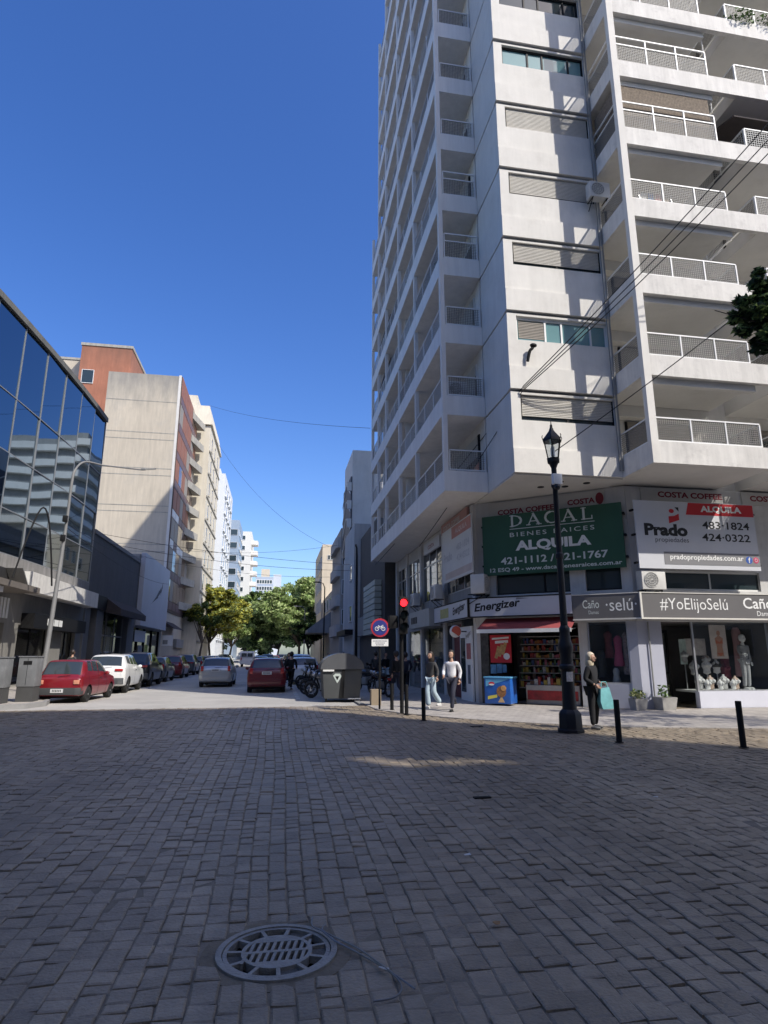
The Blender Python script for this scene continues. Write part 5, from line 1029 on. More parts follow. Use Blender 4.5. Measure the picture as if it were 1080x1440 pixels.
aircon((6.35, 25.3, 3.85), (0, -1, 0), 'air conditioner on the street side above the corner kiosk, nearest the corner'); aircon((6.4, 29.6, 3.9), (0, -1, 0), 'air conditioner on the street side farther from the corner')
aircon((10.0, 16.45, 16.9), (1, 0, 0), 'air conditioner hung between window strip and balconies high on the tower', 0.75, 0.6, 0.3)
aircon((-11.75, 24.0, 3.3), (0, 1, 0), 'air conditioner under the left canopy at the frame edge')
aircon((5.75, 19.8, 10.7), (0.9, -0.1, 0), 'air conditioner standing on the second balcony of the tower corner', 0.75, 0.55, 0.3)
# ---------------------------------------------------------------- cables
CABL = mat('black_cable', (0.015, 0.015, 0.017), 0.6)
def cable(p0, p1, sag, r, lab, n=14):
    p0, p1 = Vector(p0), Vector(p1); pts = [p0.lerp(p1, t/n)-Vector((0, 0, sag*4*(t/n)*(1-t/n))) for t in range(n+1)]
    one('overhead_cable', MB().tube(pts, r, 5), CABL, lab, 'cable', 'overhead cables', smooth=60)
cable((7.3, 16.8, 9.78), (16.5, 9.0, 20.5), 0.35, 0.016, 'upper cable of the bundle running from the window strip to the top right')
cable((7.32, 16.79, 9.74), (16.9, 9.0, 20.3), 0.40, 0.016, 'middle cable of the bundle running from the window strip to the top right')
cable((7.34, 16.78, 9.70), (17.3, 9.0, 20.2), 0.45, 0.016, 'lower cable of the bundle running from the window strip to the top right')
cable((7.3, 16.8, 9.76), (5.2, 33.0, 6.4), 0.15, 0.016, 'upper cable slanting from the window strip along the street side balconies')
cable((7.3, 16.8, 9.66), (5.6, 24.0, 5.9), 0.12, 0.014, 'lower cable slanting from the window strip along the street side balconies')
cable((6.3, 12.85, 6.28), (11.5, 9.0, 10.4), 0.1, 0.012, 'thin cable from the lamp post lantern up to the right edge')
cable((-9.5, 74.8, 32.2), (5.4, 36.5, 15.7), 0.5, 0.013, 'single cable crossing the sky from the brown gridded block to the tower')
cable((-9.5, 85.7, 31.2), (5.5, 69, 13.6), 2.0, 0.015, 'sagging cable from the cream block down to the far right')
for i, (a, c, sg_) in enumerate((((-11.5, 42, 9.3), (5.6, 48.4, 8.6), 0.3), ((-11.5, 44, 9.0), (5.6, 48.2, 8.1), 0.4), ((-11.6, 56, 9.9), (5.2, 62.4, 9.3), 0.5), ((-9.2, 28.0, 7.2), (-11.6, 56.2, 10.0), 0.5), ((-9.2, 28.0, 7.0), (-11.6, 69.2, 9.0), 0.6), ((-11.6, 69, 12.8), (6, 62.2, 12.6), 0.6))):
    cable(a, c, sg_, 0.014, ('upper cable spanning the street past the dark shop building', 'lower cable spanning the street past the dark shop building', 'cable spanning the street from the pale panel shop', 'cable from the left street light to the charcoal parapet', 'cable from the left street light to the beige block', 'cable spanning the street from the beige block corner')[i])
# ---------------------------------------------------------------- signs on the corner
def strokes(mb, segs, fr, off):
    for pts, w0 in segs:
        for i in range(len(pts)-1):
            a, c = Vector((*pts[i], 0)), Vector((*pts[i+1], 0)); d = (c-a); n = Vector((-d.y, d.x, 0)); n = n.normalized()*w0/2; e = d.normalized()*w0*0.15
            P4 = [a-n-e, c-n+e, c+n+e, a+n-e]; mb.ext([fr(p.x, p.y, off) for p in P4], fr(0, 0, off+0.004+0.0003*(i % 3))-fr(0, 0, off))
GRN = mat('billboard_green', (0.022, 0.085, 0.040), 0.5, 0.10, 0.8, streak=0.08)
SG = mat('board_text_grey_white', (0.62, 0.66, 0.62), 0.6, 0.05)
DC = thing('billboard', 'dark green rental billboard with white lettering on the chamfered corner', 'billboard', tuple(cp(2.8, 0.2, 4.3)))
b = MB(); cbox(b, 0.42, 5.12, 0.17, 0.25, 4.28, 6.38); b.build('board', GRN, DC)
for z in (4.6, 5.3, 6.0): 
    for s_ in (0.36, 5.12): b = MB(); cbox(b, s_, s_+0.07, 0.005, 0.2, z, z+0.06); b.build('clamp', BLACK, DC)
fr = lambda x, z, o: cp(x, o, z)
W_, H_ = 0.46, 0.40
def serif(ch, x, z):
    k, t = 0.075, 0.03
    if ch == 'D': arc = [(x+0.12+0.30*math.sin(math.pi*i/10), z+H_/2-(H_/2-0.015)*math.cos(math.pi*i/10)) for i in range(11)]; return [([(x+0.1, z), (x+0.1, z+H_)], k), ([(x+0.02, z+0.012), (x+0.16, z+0.012)], t), ([(x+0.02, z+H_-0.012), (x+0.16, z+H_-0.012)], t), (arc[:4], t*1.2), (arc[3:8], k), (arc[7:], t*1.2)]
    if ch == 'A': return [([(x+0.05, z), (x+0.24, z+H_)], t*1.2), ([(x+0.22, z+H_), (x+0.42, z)], k), ([(x+0.12, z+0.13), (x+0.34, z+0.13)], t), ([(x-0.02, z+0.012), (x+0.12, z+0.012)], t), ([(x+0.32, z+0.012), (x+0.5, z+0.012)], t)]
    if ch == 'C': arc = [(x+0.26+0.22*math.cos(R(50+26*i)), z+H_/2+0.195*math.sin(R(50+26*i))) for i in range(11)]; return [(arc[:3], t*1.2), (arc[2:8], k), (arc[7:], t*1.2), ([(x+0.405, z+H_-0.13), (x+0.405, z+H_-0.02)], t)]
    if ch == 'L': return [([(x+0.1, z), (x+0.1, z+H_)], k), ([(x+0.02, z+0.012), (x+0.36, z+0.012)], t), ([(x+0.02, z+H_-0.012), (x+0.18, z+H_-0.012)], t), ([(x+0.36, z), (x+0.36, z+0.12)], t)]
b = MB(); x = 1.42
for ch, adv in zip('DACAL', (0.62, 0.60, 0.58, 0.62, 0.4)): strokes(b, serif(ch, x, 5.93), fr, 0.2505); x += adv
b.build('lettering', SG, DC)
b = MB(); cbox(b, 1.42, 4.27, 0.25, 0.255, 5.835, 5.857); b.build('rule', SG, DC)
lettering('BIENES RAICES', cp(1.42, 0.25, 5.57), cdv, 2.83, 0.15, SG, DC, spacing=1.35, bold=0.006)
lettering('ALQUILA', cp(1.60, 0.25, 5.02), cdv, 2.52, 0.40, TXW, DC, bold=0.045)
lettering('421-1112 / 421-1767', cp(1.06, 0.25, 4.63), cdv, 3.55, 0.25, SG, DC, bold=0.022)
lettering('12 ESQ 49 - www.dacalbienesraices.com.ar', cp(0.66, 0.25, 4.36), cdv, 4.35, 0.16, SG, DC, bold=0.018)
PR = thing('billboard', 'white and red rental billboard above the lingerie shop sign', 'billboard', (13.3, 17.42, 4.25)); PWH = mat('billboard_white', (0.60, 0.61, 0.64), 0.55, 0.04)
MB().box((11.12, 17.40, 4.25), (15.42, 17.46, 6.45)).build('board', PWH, PR)
for x, z in ((11.05, 4.4), (11.05, 6.1), (15.42, 4.4), (15.42, 6.1), (11.05, 5.3)): MB().box((x, 17.44, z), (x+0.07, 17.6, z+0.06)).build('clamp', BLACK, PR)
b = MB(); b.ext([(12.93, 17.40, 6.03), (15.41, 17.40, 6.03), (15.41, 17.40, 6.43), (13.05, 17.40, 6.43)], (0, -0.004, 0)); b.build('red_band', TXR, PR)
X1 = (1, 0, 0)
lettering('ALQUILA', (13.47, 17.396, 6.10), X1, 1.5, 0.25, TXW, PR, bold=0.045)
lettering('Prado', (11.40, 17.40, 5.30), X1, 1.52, 0.40, TXK, PR, bold=0.05); lettering('propiedades', (11.75, 17.40, 5.06), X1, 1.18, 0.20, mat('sign_dark_grey', (0.06, 0.06, 0.07), 0.6), PR)
lettering('483·1824', (13.47, 17.40, 5.58), X1, 1.72, 0.25, TXK, PR, bold=0.015); lettering('424·0322', (13.42, 17.40, 5.18), X1, 1.75, 0.25, TXK, PR, bold=0.015)
b = MB(); b.ext([(12.3, 17.40, 5.72), (12.3, 17.40, 5.95), (12.5, 17.40, 5.97), (12.67, 17.40, 6.05), (12.67, 17.40, 5.84)], (0, -0.004, 0)); b.ext([(12.42+0.09*math.cos(2*math.pi*k/14), 17.40, 6.13+0.07*math.sin(2*math.pi*k/14)) for k in range(14)], (0, -0.0043, 0)); b.build('red_logo', TXR, PR)
b = MB(); b.ext([(12.55, 17.40, 6.26), (12.68, 17.40, 6.26), (12.68, 17.40, 6.12)], (0, -0.004, 0)); b.build('black_logo_corner', TXK, PR)
st_ = MB().box((12.0, 17.392, 4.39), (15.41, 17.40, 4.79)).build('grey_strip', mat('sign_strip_grey', (0.22, 0.22, 0.23), 0.6, 0.05), PR)
lettering('pradopropiedades.com.ar', (12.2, 17.392, 4.50), X1, 2.62, 0.22, TXW, PR, bold=0.02)
def disc(x, y, z, r, m_, parent, name): b = MB(); b.ext([(x+r*math.cos(2*math.pi*k/20), y, z+r*math.sin(2*math.pi*k/20)) for k in range(20)], (0, -0.004, 0)); return b.build(name, m_, parent)
d1 = disc(15.02, 17.392, 4.59, 0.12, mat('icon_blue', (0.03, 0.10, 0.40), 0.6), PR, 'blue_icon'); lettering('f', (14.99, 17.388, 4.50), X1, 0.07, 0.18, TXW, PR, bold=0.03)
d2 = disc(15.27, 17.392, 4.59, 0.10, mat('icon_pink', (0.55, 0.06, 0.14), 0.6), PR, 'pink_icon'); b = MB(); b.tube([(15.27+0.045*math.cos(2*math.pi*k/14), 17.386, 4.59+0.045*math.sin(2*math.pi*k/14)) for k in range(15)], 0.008, 5, cap=False); b.build('pink_icon_ring', TXW, PR)
PR.scale = (0.98, 1, 0.98); PR.location = (13.3*0.98, 17.07, 1.62+(4.25-1.62)*0.98)
CR = mat('coffee_sign_red', (0.22, 0.015, 0.03), 0.6, 0.1); CP_ = mat('coffee_panel', (0.52, 0.51, 0.48), 0.7, 0.06)
cs = thing('coffee_sign', 'pale strip sign with dark red lettering above the white billboard', 'sign', (13.3, 17.59, 6.5)); MB().box((11.5, 17.55, 6.50), (15.0, 17.598, 6.93)).build('board', CP_, cs); lettering('COSTA COFFEE', (12.1, 17.55, 6.62), X1, 2.35, 0.2, CR, cs, bold=0.04)
cs = thing('coffee_sign', 'pale strip sign with dark red lettering cut off by the right edge', 'sign', (16.3, 17.59, 6.5)); MB().box((15.2, 17.55, 6.50), (18.7, 17.598, 6.93)).build('board', CP_, cs); lettering('COSTA COFFEE', (15.5, 17.55, 6.62), X1, 2.35, 0.2, CR, cs, bold=0.04)
cs = thing('coffee_sign', 'pale strip sign half hidden behind the green billboard', 'sign', tuple(cp(2, 0.03, 6.4))); b = MB(); cbox(b, 0.6, 4.6, 0.005, 0.05, 6.35, 6.9); b.build('board', CP_, cs); lettering('COSTA COFFEE', cp(0.95, 0.05, 6.43), cdv, 2.0, 0.19, CR, cs, bold=0.04); lettering('COSTA', cp(3.4, 0.05, 6.5), cdv, 0.9, 0.19, CR, cs, bold=0.04)
b = MB(); b.ext([cp(4.45+0.13*math.cos(2*math.pi*k/20), 0.05, 6.63+0.2*math.sin(2*math.pi*k/20)) for k in range(20)], cn*0.006); b.build('round_mark', CR, cs)
# faded banner on the street side
FB = thing('banner', 'faded white and pink rental banner on the street side mezzanine', 'banner', (6.65, 22.2, 4.4)); MB().box((6.62, 20.35, 4.4), (6.68, 24.2, 6.5)).build('board', mat('faded_white', (0.62, 0.62, 0.60), 0.7, 0.05), FB); MB().box((6.612, 20.36, 6.0), (6.62, 22.8, 6.45)).build('faded_red_band', mat('faded_red', (0.50, 0.24, 0.20), 0.7, 0.1), FB)
FG = mat('faded_grey_print', (0.48, 0.48, 0.48), 0.7); YN = (0, -1, 0)
lettering('ALQUILA', (6.612, 22.3, 6.1), YN, 1.5, 0.22, mat('faded_pink_white', (0.62, 0.48, 0.45), 0.7), FB, bold=0.03); lettering('483·1824', (6.62, 22.2, 5.45), YN, 1.6, 0.25, FG, FB, bold=0.02); lettering('424·0322', (6.62, 22.2, 5.05), YN, 1.6, 0.25, FG, FB, bold=0.02); lettering('Prado', (6.62, 24.0, 5.2), YN, 1.2, 0.35, FG, FB, bold=0.04); MB().box((6.612, 20.36, 4.5), (6.62, 23.8, 4.75)).build('faded_strip', mat('faded_pink', (0.52, 0.44, 0.40), 0.7), FB)
cs = thing('coffee_sign', 'pink coffee sign over the faded street side banner', 'sign', (6.8, 22.5, 6.5)); MB().box((6.75, 21.2, 6.52), (6.85, 24.8, 6.94)).build('board', mat('faded_coffee', (0.45, 0.25, 0.22), 0.7, 0.1), cs); lettering('COSTA COFFEE', (6.75, 24.5, 6.62), YN, 2.4, 0.2, CP_, cs, bold=0.03)
cs = thing('coffee_sign', 'small white coffee sign beyond the faded banner on the street side', 'sign', (6.8, 26.5, 6.3)); MB().box((6.80, 25.4, 6.2), (6.90, 28.2, 6.7)).build('board', PWH, cs); lettering('COSTA', (6.80, 27.4, 6.35), YN, 1.1, 0.18, CR, cs, bold=0.02)
# kiosk fascia
EN = thing('fascia_sign', 'white lightbox fascia with black slanted lettering over the kiosk', 'sign', tuple(cp(1.7, 0.3, 2.85))); ENW = mat('lightbox_white', (0.55, 0.56, 0.60), 0.4, 0.05)
c0 = Vector((6.5, 20.58)); 
b = MB(); b.prism([cpn(3.42, 0.002), cpn(3.42, 0.5), (6.5, 20.58), (6.5, 25.3), (6.85, 25.3), (6.85, 21.2), cpn(0.15, 0.01)], 2.88, 3.48); b.build('lightbox', ENW, EN)
b = MB(); cbox(b, -0.1, 3.42, 0.49, 0.51, 2.84, 2.88); cbox(b, -0.1, 3.42, 0.49, 0.51, 3.48, 3.52); b.box((6.49, 20.58, 2.84), (6.51, 25.3, 2.88)); b.box((6.49, 20.58, 3.48), (6.51, 25.3, 3.52)); b.box((6.47, 20.5, 2.84), (6.53, 20.6, 3.52)); b.build('frame', BLACK, EN)
lettering('Energizer', cp(0.12, 0.5, 2.95), cdv, 1.62, 0.36, TXK, EN, bold=0.03, shear=0.15, skew=0.09)
b = MB(); b.ext([cp(1.6, 0.5, 3.40), cp(2.05, 0.5, 3.43), cp(1.62, 0.5, 3.47)], cn*0.004); b.build('swoosh', mat('swoosh_grey', (0.2, 0.2, 0.22), 0.5), EN)
lettering('Energizer', (6.5, 22.5, 2.95), YN, 1.55, 0.36, TXK, EN, bold=0.03, shear=0.15, skew=0.09); MB().box((6.494, 23.1, 3.0), (6.5, 24.3, 3.36)).build('olive_square', mat('olive_print', (0.42, 0.40, 0.16), 0.6, 0.2, 6), EN)
f2 = thing('fascia_sign', 'grey fascia with a dark mark further along the street side', 'sign', (6.5, 27.5, 2.8)); MB().box((6.35, 25.6, 2.8), (6.85, 29.6, 3.55)).build('board', mat('grey_fascia', (0.42, 0.42, 0.40), 0.6, 0.1), f2); b = MB()
for k in range(4): b.box((6.342, 28.9-k*0.33, 3.0), (6.35, 29.15-k*0.33, 3.3))
b.build('dark_mark', TXK, f2)
SE = thing('fascia_sign', 'grey brown fascia with white lettering wrapping the lingerie shop corner', 'sign', (12, 17.3, 2.67)); SGM = mat('fascia_taupe', (0.13, 0.125, 0.125), 0.55, 0.06)
sc_ = (10.83, 17.05)
b = MB(); b.prism([cpn(3.44, 0.002), cpn(3.44, 0.5), sc_, (19, 17.05), (19, 17.598), (10.96, 17.598)], 2.70, 3.44); b.build('board', SGM, SE)
CRMT = mat('cream_trim', (0.66, 0.64, 0.58), 0.6); cl_ = 5.48
b = MB(); cbox(b, 3.43, cl_-0.01, 0.485, 0.515, 2.655, 2.70); cbox(b, 3.43, cl_-0.01, 0.485, 0.515, 3.44, 3.465); b.box((10.80, 17.03, 2.655), (19, 17.07, 2.70)); b.box((10.80, 17.03, 3.44), (19, 17.07, 3.465)); b.box((10.79, 17.025, 2.655), (10.85, 17.075, 3.465)); b.build('trim', CRMT, SE)
lettering('#YoElijoSelú', (11.45, 17.05, 2.84), X1, 2.3, 0.46, TXW, SE, bold=-0.004); lettering('Caño', (14.3, 17.05, 3.0), X1, 1.05, 0.34, TXW, SE, bold=0.012); lettering('Damas', (14.75, 17.05, 2.78), X1, 0.55, 0.15, TXW, SE)
lettering('Caño', cp(3.75, 0.5, 3.02), cdv, 0.5, 0.26, SG, SE, bold=0.005); lettering('Damas', cp(3.92, 0.5, 2.84), cdv, 0.3, 0.11, SG, SE); lettering('·selú·', cp(4.45, 0.5, 2.92), cdv, 0.9, 0.38, TXW, SE, bold=0.0)
# red awning
AR = mat('awning_red', (0.30, 0.06, 0.06), 0.85, 0.2, 2); AW = thing('awning', 'red fabric awning with white edge over the kiosk opening', 'awning', tuple(cp(1.9, 0.5, 2.3)))
b = MB(); b._add([cp(0.35, 0.03, 2.82), cp(3.45, 0.03, 2.82), cp(3.45, 0.95, 2.42), cp(0.35, 0.95, 2.42), cp(0.35, 0.03, 2.80), cp(3.45, 0.03, 2.80), cp(3.45, 0.95, 2.40), cp(0.35, 0.95, 2.40)], [(0,3,2,1), (4,5,6,7), (3,7,6,2), (0,4,7,3), (1,2,6,5)]); b.build('canopy', AR, AW)
b = MB(); cbox(b, 0.35, 3.45, 0.945, 0.985, 2.30, 2.42); b.build('front_bar', TXW, AW)
for s_ in (0.42, 3.38): b = MB(); b.tube([cp(s_, 0.03, 2.45), cp(s_, 0.93, 2.36)], 0.02, 6); b.build('arm', ALU, AW)
# kiosk goods
GO = [mat('goods_'+n, tuple(q*0.55 for q in c), 0.5, 0.55, 22) for n, c in (('red', (0.45, 0.04, 0.03)), ('orange', (0.55, 0.20, 0.03)), ('yellow', (0.55, 0.40, 0.06)), ('white', (0.6, 0.58, 0.55)), ('brown', (0.16, 0.08, 0.04)), ('blue', (0.05, 0.10, 0.28)), ('green', (0.06, 0.16, 0.06)), ('pink', (0.5, 0.12, 0.18)))]
KS = thing('display_shelf', 'packed sweets shelves inside the corner kiosk', 'shelf', tuple(cp(2.4, -1.2, 0.012))); b = MB()
for z in (0.02, 0.5, 0.74, 0.98, 1.22, 1.46, 1.70, 1.94, 2.2): cbox(b, 1.2, 3.45, -1.6, -1.0-0.0+(0.45-z*0.25 if z < 1.3 else 0), z, z+0.03)
b.build('boards', GREYC, KS); b = MB(); rk = random.Random(2)
for z in (0.53, 0.77, 1.01, 1.25, 1.49, 1.73, 1.97):
    s_ = 1.25; fo_ = -1.02+(0.45-z*0.25 if z < 1.3 else 0)
    while s_ < 3.35:
        w_ = rk.uniform(0.035, 0.12); h = rk.uniform(0.08, 0.20); 
        if rk.random() < 0.95: cbox(b, s_, s_+w_*0.9, fo_-0.3, fo_-rk.uniform(0, 0.08), z, z+h, rk.randrange(8))
        s_ += w_
b.build('packets', GO, KS, kind='stuff')
b = MB(); cbox(b, 1.55, 3.3, -0.75, -0.30, 0.012, 0.62); CN = one('display_counter', b, mat('counter_cream', (0.5, 0.45, 0.38), 0.5, 0.2, 4), 'low kiosk counter with a red printed front', 'counter', bevel=0.01)
b = MB(); cbox(b, 1.6, 3.25, -0.298, -0.285, 0.15, 0.45); b.build('red_print', mat('counter_red', (0.42, 0.03, 0.03), 0.4, 0.5, 5), CN)
b = MB(); s_ = 1.58
while s_ < 3.2: w_ = rk.uniform(0.07, 0.15); cbox(b, s_, s_+w_*0.92, -0.72, -0.36, 0.625, 0.625+rk.uniform(0.05, 0.26), rk.randrange(8)); s_ += w_
one('sweets_row', b, GO, 'row of sweet boxes along the kiosk counter top', 'sweets')['kind'] = 'stuff'
# hot dog poster
PO = thing('poster', 'red food poster beside the kiosk opening', 'poster', tuple(cp(0.9, 0.05, 1.3))); b = MB(); cbox(b, 0.48, 1.22, 0.04, 0.06, 1.34, 2.26); b.build('sheet', TXR, PO)
b = MB()
for k, (s_, z) in enumerate(((0.62, 1.50), (0.74, 1.56), (0.86, 1.62))): b.ext([cp(s_, 0.06, z), cp(s_+0.10, 0.06, z-0.03), cp(s_+0.22, 0.06, z+0.36), cp(s_+0.12, 0.06, z+0.40)], cn*(0.004+k*0.001))
b.build('bread_print', mat('bread_print', (0.50, 0.30, 0.12), 0.6, 0.4, 14), PO); b = MB(); b.ext([cp(1.05+0.11*math.cos(2*math.pi*k/16), 0.06, 1.55+0.11*math.sin(2*math.pi*k/16)) for k in range(16)], cn*0.008); b.build('price_disc', TXW, PO)
b = MB(); b.ext([cp(0.55, 0.06, 2.16), cp(1.15, 0.06, 2.20), cp(1.15, 0.06, 2.14), cp(0.55, 0.06, 2.10)], cn*0.004); b.ext([cp(0.66, 0.06, 2.06), cp(1.12, 0.06, 2.09), cp(1.12, 0.06, 2.00), cp(0.66, 0.06, 1.97)], cn*0.004); b.build('white_print_lines', TXW, PO, kind='stuff')
for i, (s0, s1, z0, z1) in enumerate(((0.46, 0.66, 0.98, 1.28), (0.68, 0.86, 1.0, 1.3), (0.88, 1.02, 1.02, 1.28))): b = MB(); cbox(b, s0, s1, 0.02, 0.04, z0, z1); one('price_card', b, mat('card_blue', (0.10, 0.25, 0.42), 0.6, 0.4, 9), ('left blue price card above the freezer', 'middle blue price card above the freezer', 'right blue price card above the freezer')[i], 'card')
# freezer
FZ = thing('ice_cream_freezer', 'blue printed ice cream freezer standing by the kiosk entrance', 'freezer', tuple(cp(1.0, 0.5, 0.012))); FB_ = mat('freezer_blue', (0.02, 0.11, 0.42), 0.35, 0.25, 3); FBL = mat('freezer_light_blue', (0.12, 0.38, 0.62), 0.35, 0.2, 3); FBD = mat('freezer_dark_blue', (0.01, 0.02, 0.09), 0.35, 0.3, 5)
ff = lambda s, z, o: cp(s, o, z)
b = MB(); cbox(b, 0.55, 1.42, 0.28, 0.95, 0.07, 0.86); b.build('tank', FB_, FZ, bevel=0.02); b = MB(); b.obox(cp(0.53, 0.26, 0.86), cdv*0.91, cn*0.71, (0, 0, 0.05)); b.build('lid', FBL, FZ, bevel=0.012)
b = MB(); b.obox(cp(0.545, 0.30, 0.10), cn*0.63, cdv*0.008, (0, 0, 0.74)); sd = b.build('side_print', FBD, FZ)
def fdisc(s, z, r, m_, nm, sq=1.0, lift_=0.955): b = MB(); b.ext([cp(s+r*math.cos(2*math.pi*k/18), lift_, z+r*sq*math.sin(2*math.pi*k/18)) for k in range(18)], cn*0.005); b.build(nm, m_, FZ)
b = MB(); b.ext([cp(0.60, 0.951, 0.60), cp(1.40, 0.951, 0.84), cp(0.60, 0.951, 0.84)], cn*0.003); b.build('light_sweep', FBL, FZ)
fdisc(0.80, 0.70, 0.10, TXR, 'roundel_red', 0.5); fdisc(0.80, 0.665, 0.09, TXW, 'roundel_white', 0.3, 0.961); fdisc(1.12, 0.45, 0.16, mat('choc_print', (0.28, 0.13, 0.05), 0.5, 0.5, 18), 'ice_cream_print', 1.1); fdisc(1.2, 0.56, 0.09, mat('caramel_print', (0.6, 0.32, 0.12), 0.5, 0.4, 22), 'ice_cream_print', 1.0, 0.962); b = MB(); b.ext([cp(0.66, 0.955, 0.20), cp(0.98, 0.955, 0.27), cp(0.97, 0.955, 0.36), cp(0.66, 0.955, 0.30)], cn*0.004); b.build('yellow_print', mat('yellow_print', (0.65, 0.58, 0.10), 0.5), FZ); b = MB(); b.ext([cp(1.0, 0.955, 0.12), cp(1.22, 0.955, 0.12), cp(1.12, 0.955, 0.32)], cn*0.004); b.build('cone_print', mat('cone_print', (0.6, 0.42, 0.22), 0.5), FZ)
# door advert panel and round sign on the street side
AD = thing('door_panel', 'white printed door panel left of the kiosk', 'door', (6.85, 21.8, 0.012)); MB().box((6.78, 21.2, 0.012), (6.84, 22.6, 2.6)).build('leaf', TXW, AD); MB().box((6.77, 21.95, 0.3), (6.78, 22.5, 2.2)).build('pane', WINGLASS, AD); MB().box((6.772, 21.3, 1.45), (6.78, 21.8, 2.0)).build('red_print', mat('print_red_grey', (0.38, 0.12, 0.12), 0.6, 0.4, 12), AD); MB().box((6.772, 21.4, 0.6), (6.78, 21.7, 1.25)).build('grey_print', mat('print_blue_grey', (0.10, 0.12, 0.16), 0.6, 0.5, 8), AD); lettering('Energizer', (6.78, 21.85, 2.1), YN, 0.6, 0.2, TXK, AD, skew=0.3)
RS = thing('round_sign', 'round red and white hanging sign by the kiosk door', 'sign', (6.35, 21.7, 2.2)); b = MB(); b.ball((6.35, 21.7, 2.42), 0.22, 16, 10, 0, (1, 0.35, 1)); b.build('disc', TXW, RS, smooth=60); b = MB(); b.ext([(6.35+0.17*math.cos(R(-60+k*15)), 21.605, 2.42+0.19*math.sin(R(-60+k*15))) for k in range(17)], (0, -0.03, 0)); b.build('red_field', mat('round_red', (0.55, 0.10, 0.06), 0.5), RS); b = MB(); b.tube([(6.35, 21.75, 2.42), (6.84, 21.75, 2.42)], 0.02, 6); b.build('bracket', BLACK, RS)
# street side doors
for i, (a, c, m_) in enumerate(((22.8, 24.0, mat('door_maroon', (0.14, 0.03, 0.035), 0.6, 0.2)), (24.1, 24.9, DARK), (25.4, 29.0, SHOPG), (29.6, 32.3, SHOPG), (32.9, 35.3, SHOPG))):
    f = MB(); f.box((6.93, a, 0.012), (7.0, a+0.07, 2.85)); f.box((6.93, c-0.07, 0.012), (7.0, c, 2.85)); f.box((6.93, a+0.07, 2.75), (7.0, c-0.07, 2.85)); fo = f.build('shop_door', GREYC, T); MB().box((6.95, a+0.07, 0.03), (6.97, c-0.07, 2.75)).build('pane', m_, fo)
# lingerie window
BUSTW = mat('white_lingerie', (0.66, 0.64, 0.62), 0.8, 0.1, 12); SKINT = mat('dummy_beige', (0.45, 0.33, 0.26), 0.6, 0.05); BUSTG = mat('grey_dummy', (0.42, 0.41, 0.40), 0.6, 0.05); BUSTB = mat('black_lingerie', (0.03, 0.03, 0.03), 0.8); BUSTR = mat('burgundy_lingerie', (0.16, 0.02, 0.04), 0.8)
def bust(o, d, k, lab, m1, m2):
    o = Vector(o); d = Vector(d).normalized(); fz = d.cross(Vector((0, 0, 1))); h = thing('bust_form', lab, 'bust form', tuple(o), group='lingerie bust forms in the shop window')
    b = MB(); prof = [(0.05, 0), (0.05, 0.02), (0.13, 0.05), (0.115, 0.15), (0.15, 0.27), (0.155, 0.34), (0.09, 0.40), (0.045, 0.43), (0.04, 0.48)]; b.lathe([(r*k, z*k) for r, z in prof], tuple(o), 14)
    ax = abs(fz.x) > abs(fz.y); b.v = [(x, o.y+(y-o.y)*0.62, z) if True else (x, y, z) for x, y, z in b.v]; b.build('torso', m2, h, smooth=50)
    for s_ in (-1, 1): c = o+d*(0.065*k*s_)+fz*(0.085*k)+Vector((0, 0, 0.29*k)); b = MB(); b.ball(tuple(c), 0.068*k, 10, 7, 0, (1, 0.9, 0.95)); b.build('bra_cup', m1, h, smooth=60)
    b = MB(); b.lathe([(0.152*k, 0.22*k), (0.162*k, 0.26*k), (0.158*k, 0.30*k)], tuple(o), 14); b.v = [(x, o.y+(y-o.y)*0.62, z) for x, y, z in b.v]
    for s_ in (-1, 1): b.tube([o+d*(0.07*k*s_)+fz*(0.10*k)+Vector((0, 0, 0.34*k)), o+d*(0.075*k*s_)+fz*(0.05*k)+Vector((0, 0, 0.40*k))], 0.008, 5)
    b.build('band', m1, h, smooth=60)
bl = [(13.15, 17.95, 0.52, 1.0, 'bottom row, first from the door', BUSTW, BUSTG), (13.55, 17.98, 0.52, 0.95, 'bottom row, second from the door', BUSTW, SKINT), (14.0, 17.95, 0.52, 1.0, 'bottom row, third from the door', BUSTW, BUSTG), (14.45, 18.0, 0.52, 0.9, 'bottom row beside the mannequin', BUSTW, SKINT), (13.3, 18.35, 0.95, 1.0, 'upper row, first from the door', BUSTW, BUSTG), (13.75, 18.35, 0.98, 1.0, 'upper row, second from the door', BUSTW, BUSTW), (14.15, 18.4, 1.0, 0.95, 'upper row, third from the door', BUSTB, BUSTW), (14.5, 18.45, 0.9, 1.0, 'upper row in burgundy', BUSTR, BUSTR)]
bl += [(13.35, 17.86, 0.52, 0.7, 'small, leftmost at the glass', BUSTW, BUSTW), (13.8, 17.86, 0.52, 0.7, 'small, middle at the glass', BUSTW, BUSTW), (14.25, 17.86, 0.52, 0.7, 'small, rightmost at the glass', BUSTW, BUSTW), (13.1, 18.5, 1.35, 0.85, 'topmost at the door end', BUSTW, BUSTG), (13.95, 18.6, 1.2, 0.9, 'raised behind the upper row', BUSTW, SKINT)]
for (x, y, z, k, nm, m1, m2) in bl: bust((x, y, z), (1, 0, 0), k, 'lingerie bust form in the lit shop window, '+nm, m1, m2)
DS = thing('display_platform', 'stepped display platform in the lingerie window', 'platform', (14.2, 18.3, 0.5)); MB().box((12.95, 17.76, 0.45), (15.6, 18.9, 0.515)).build('board', TXW, DS)
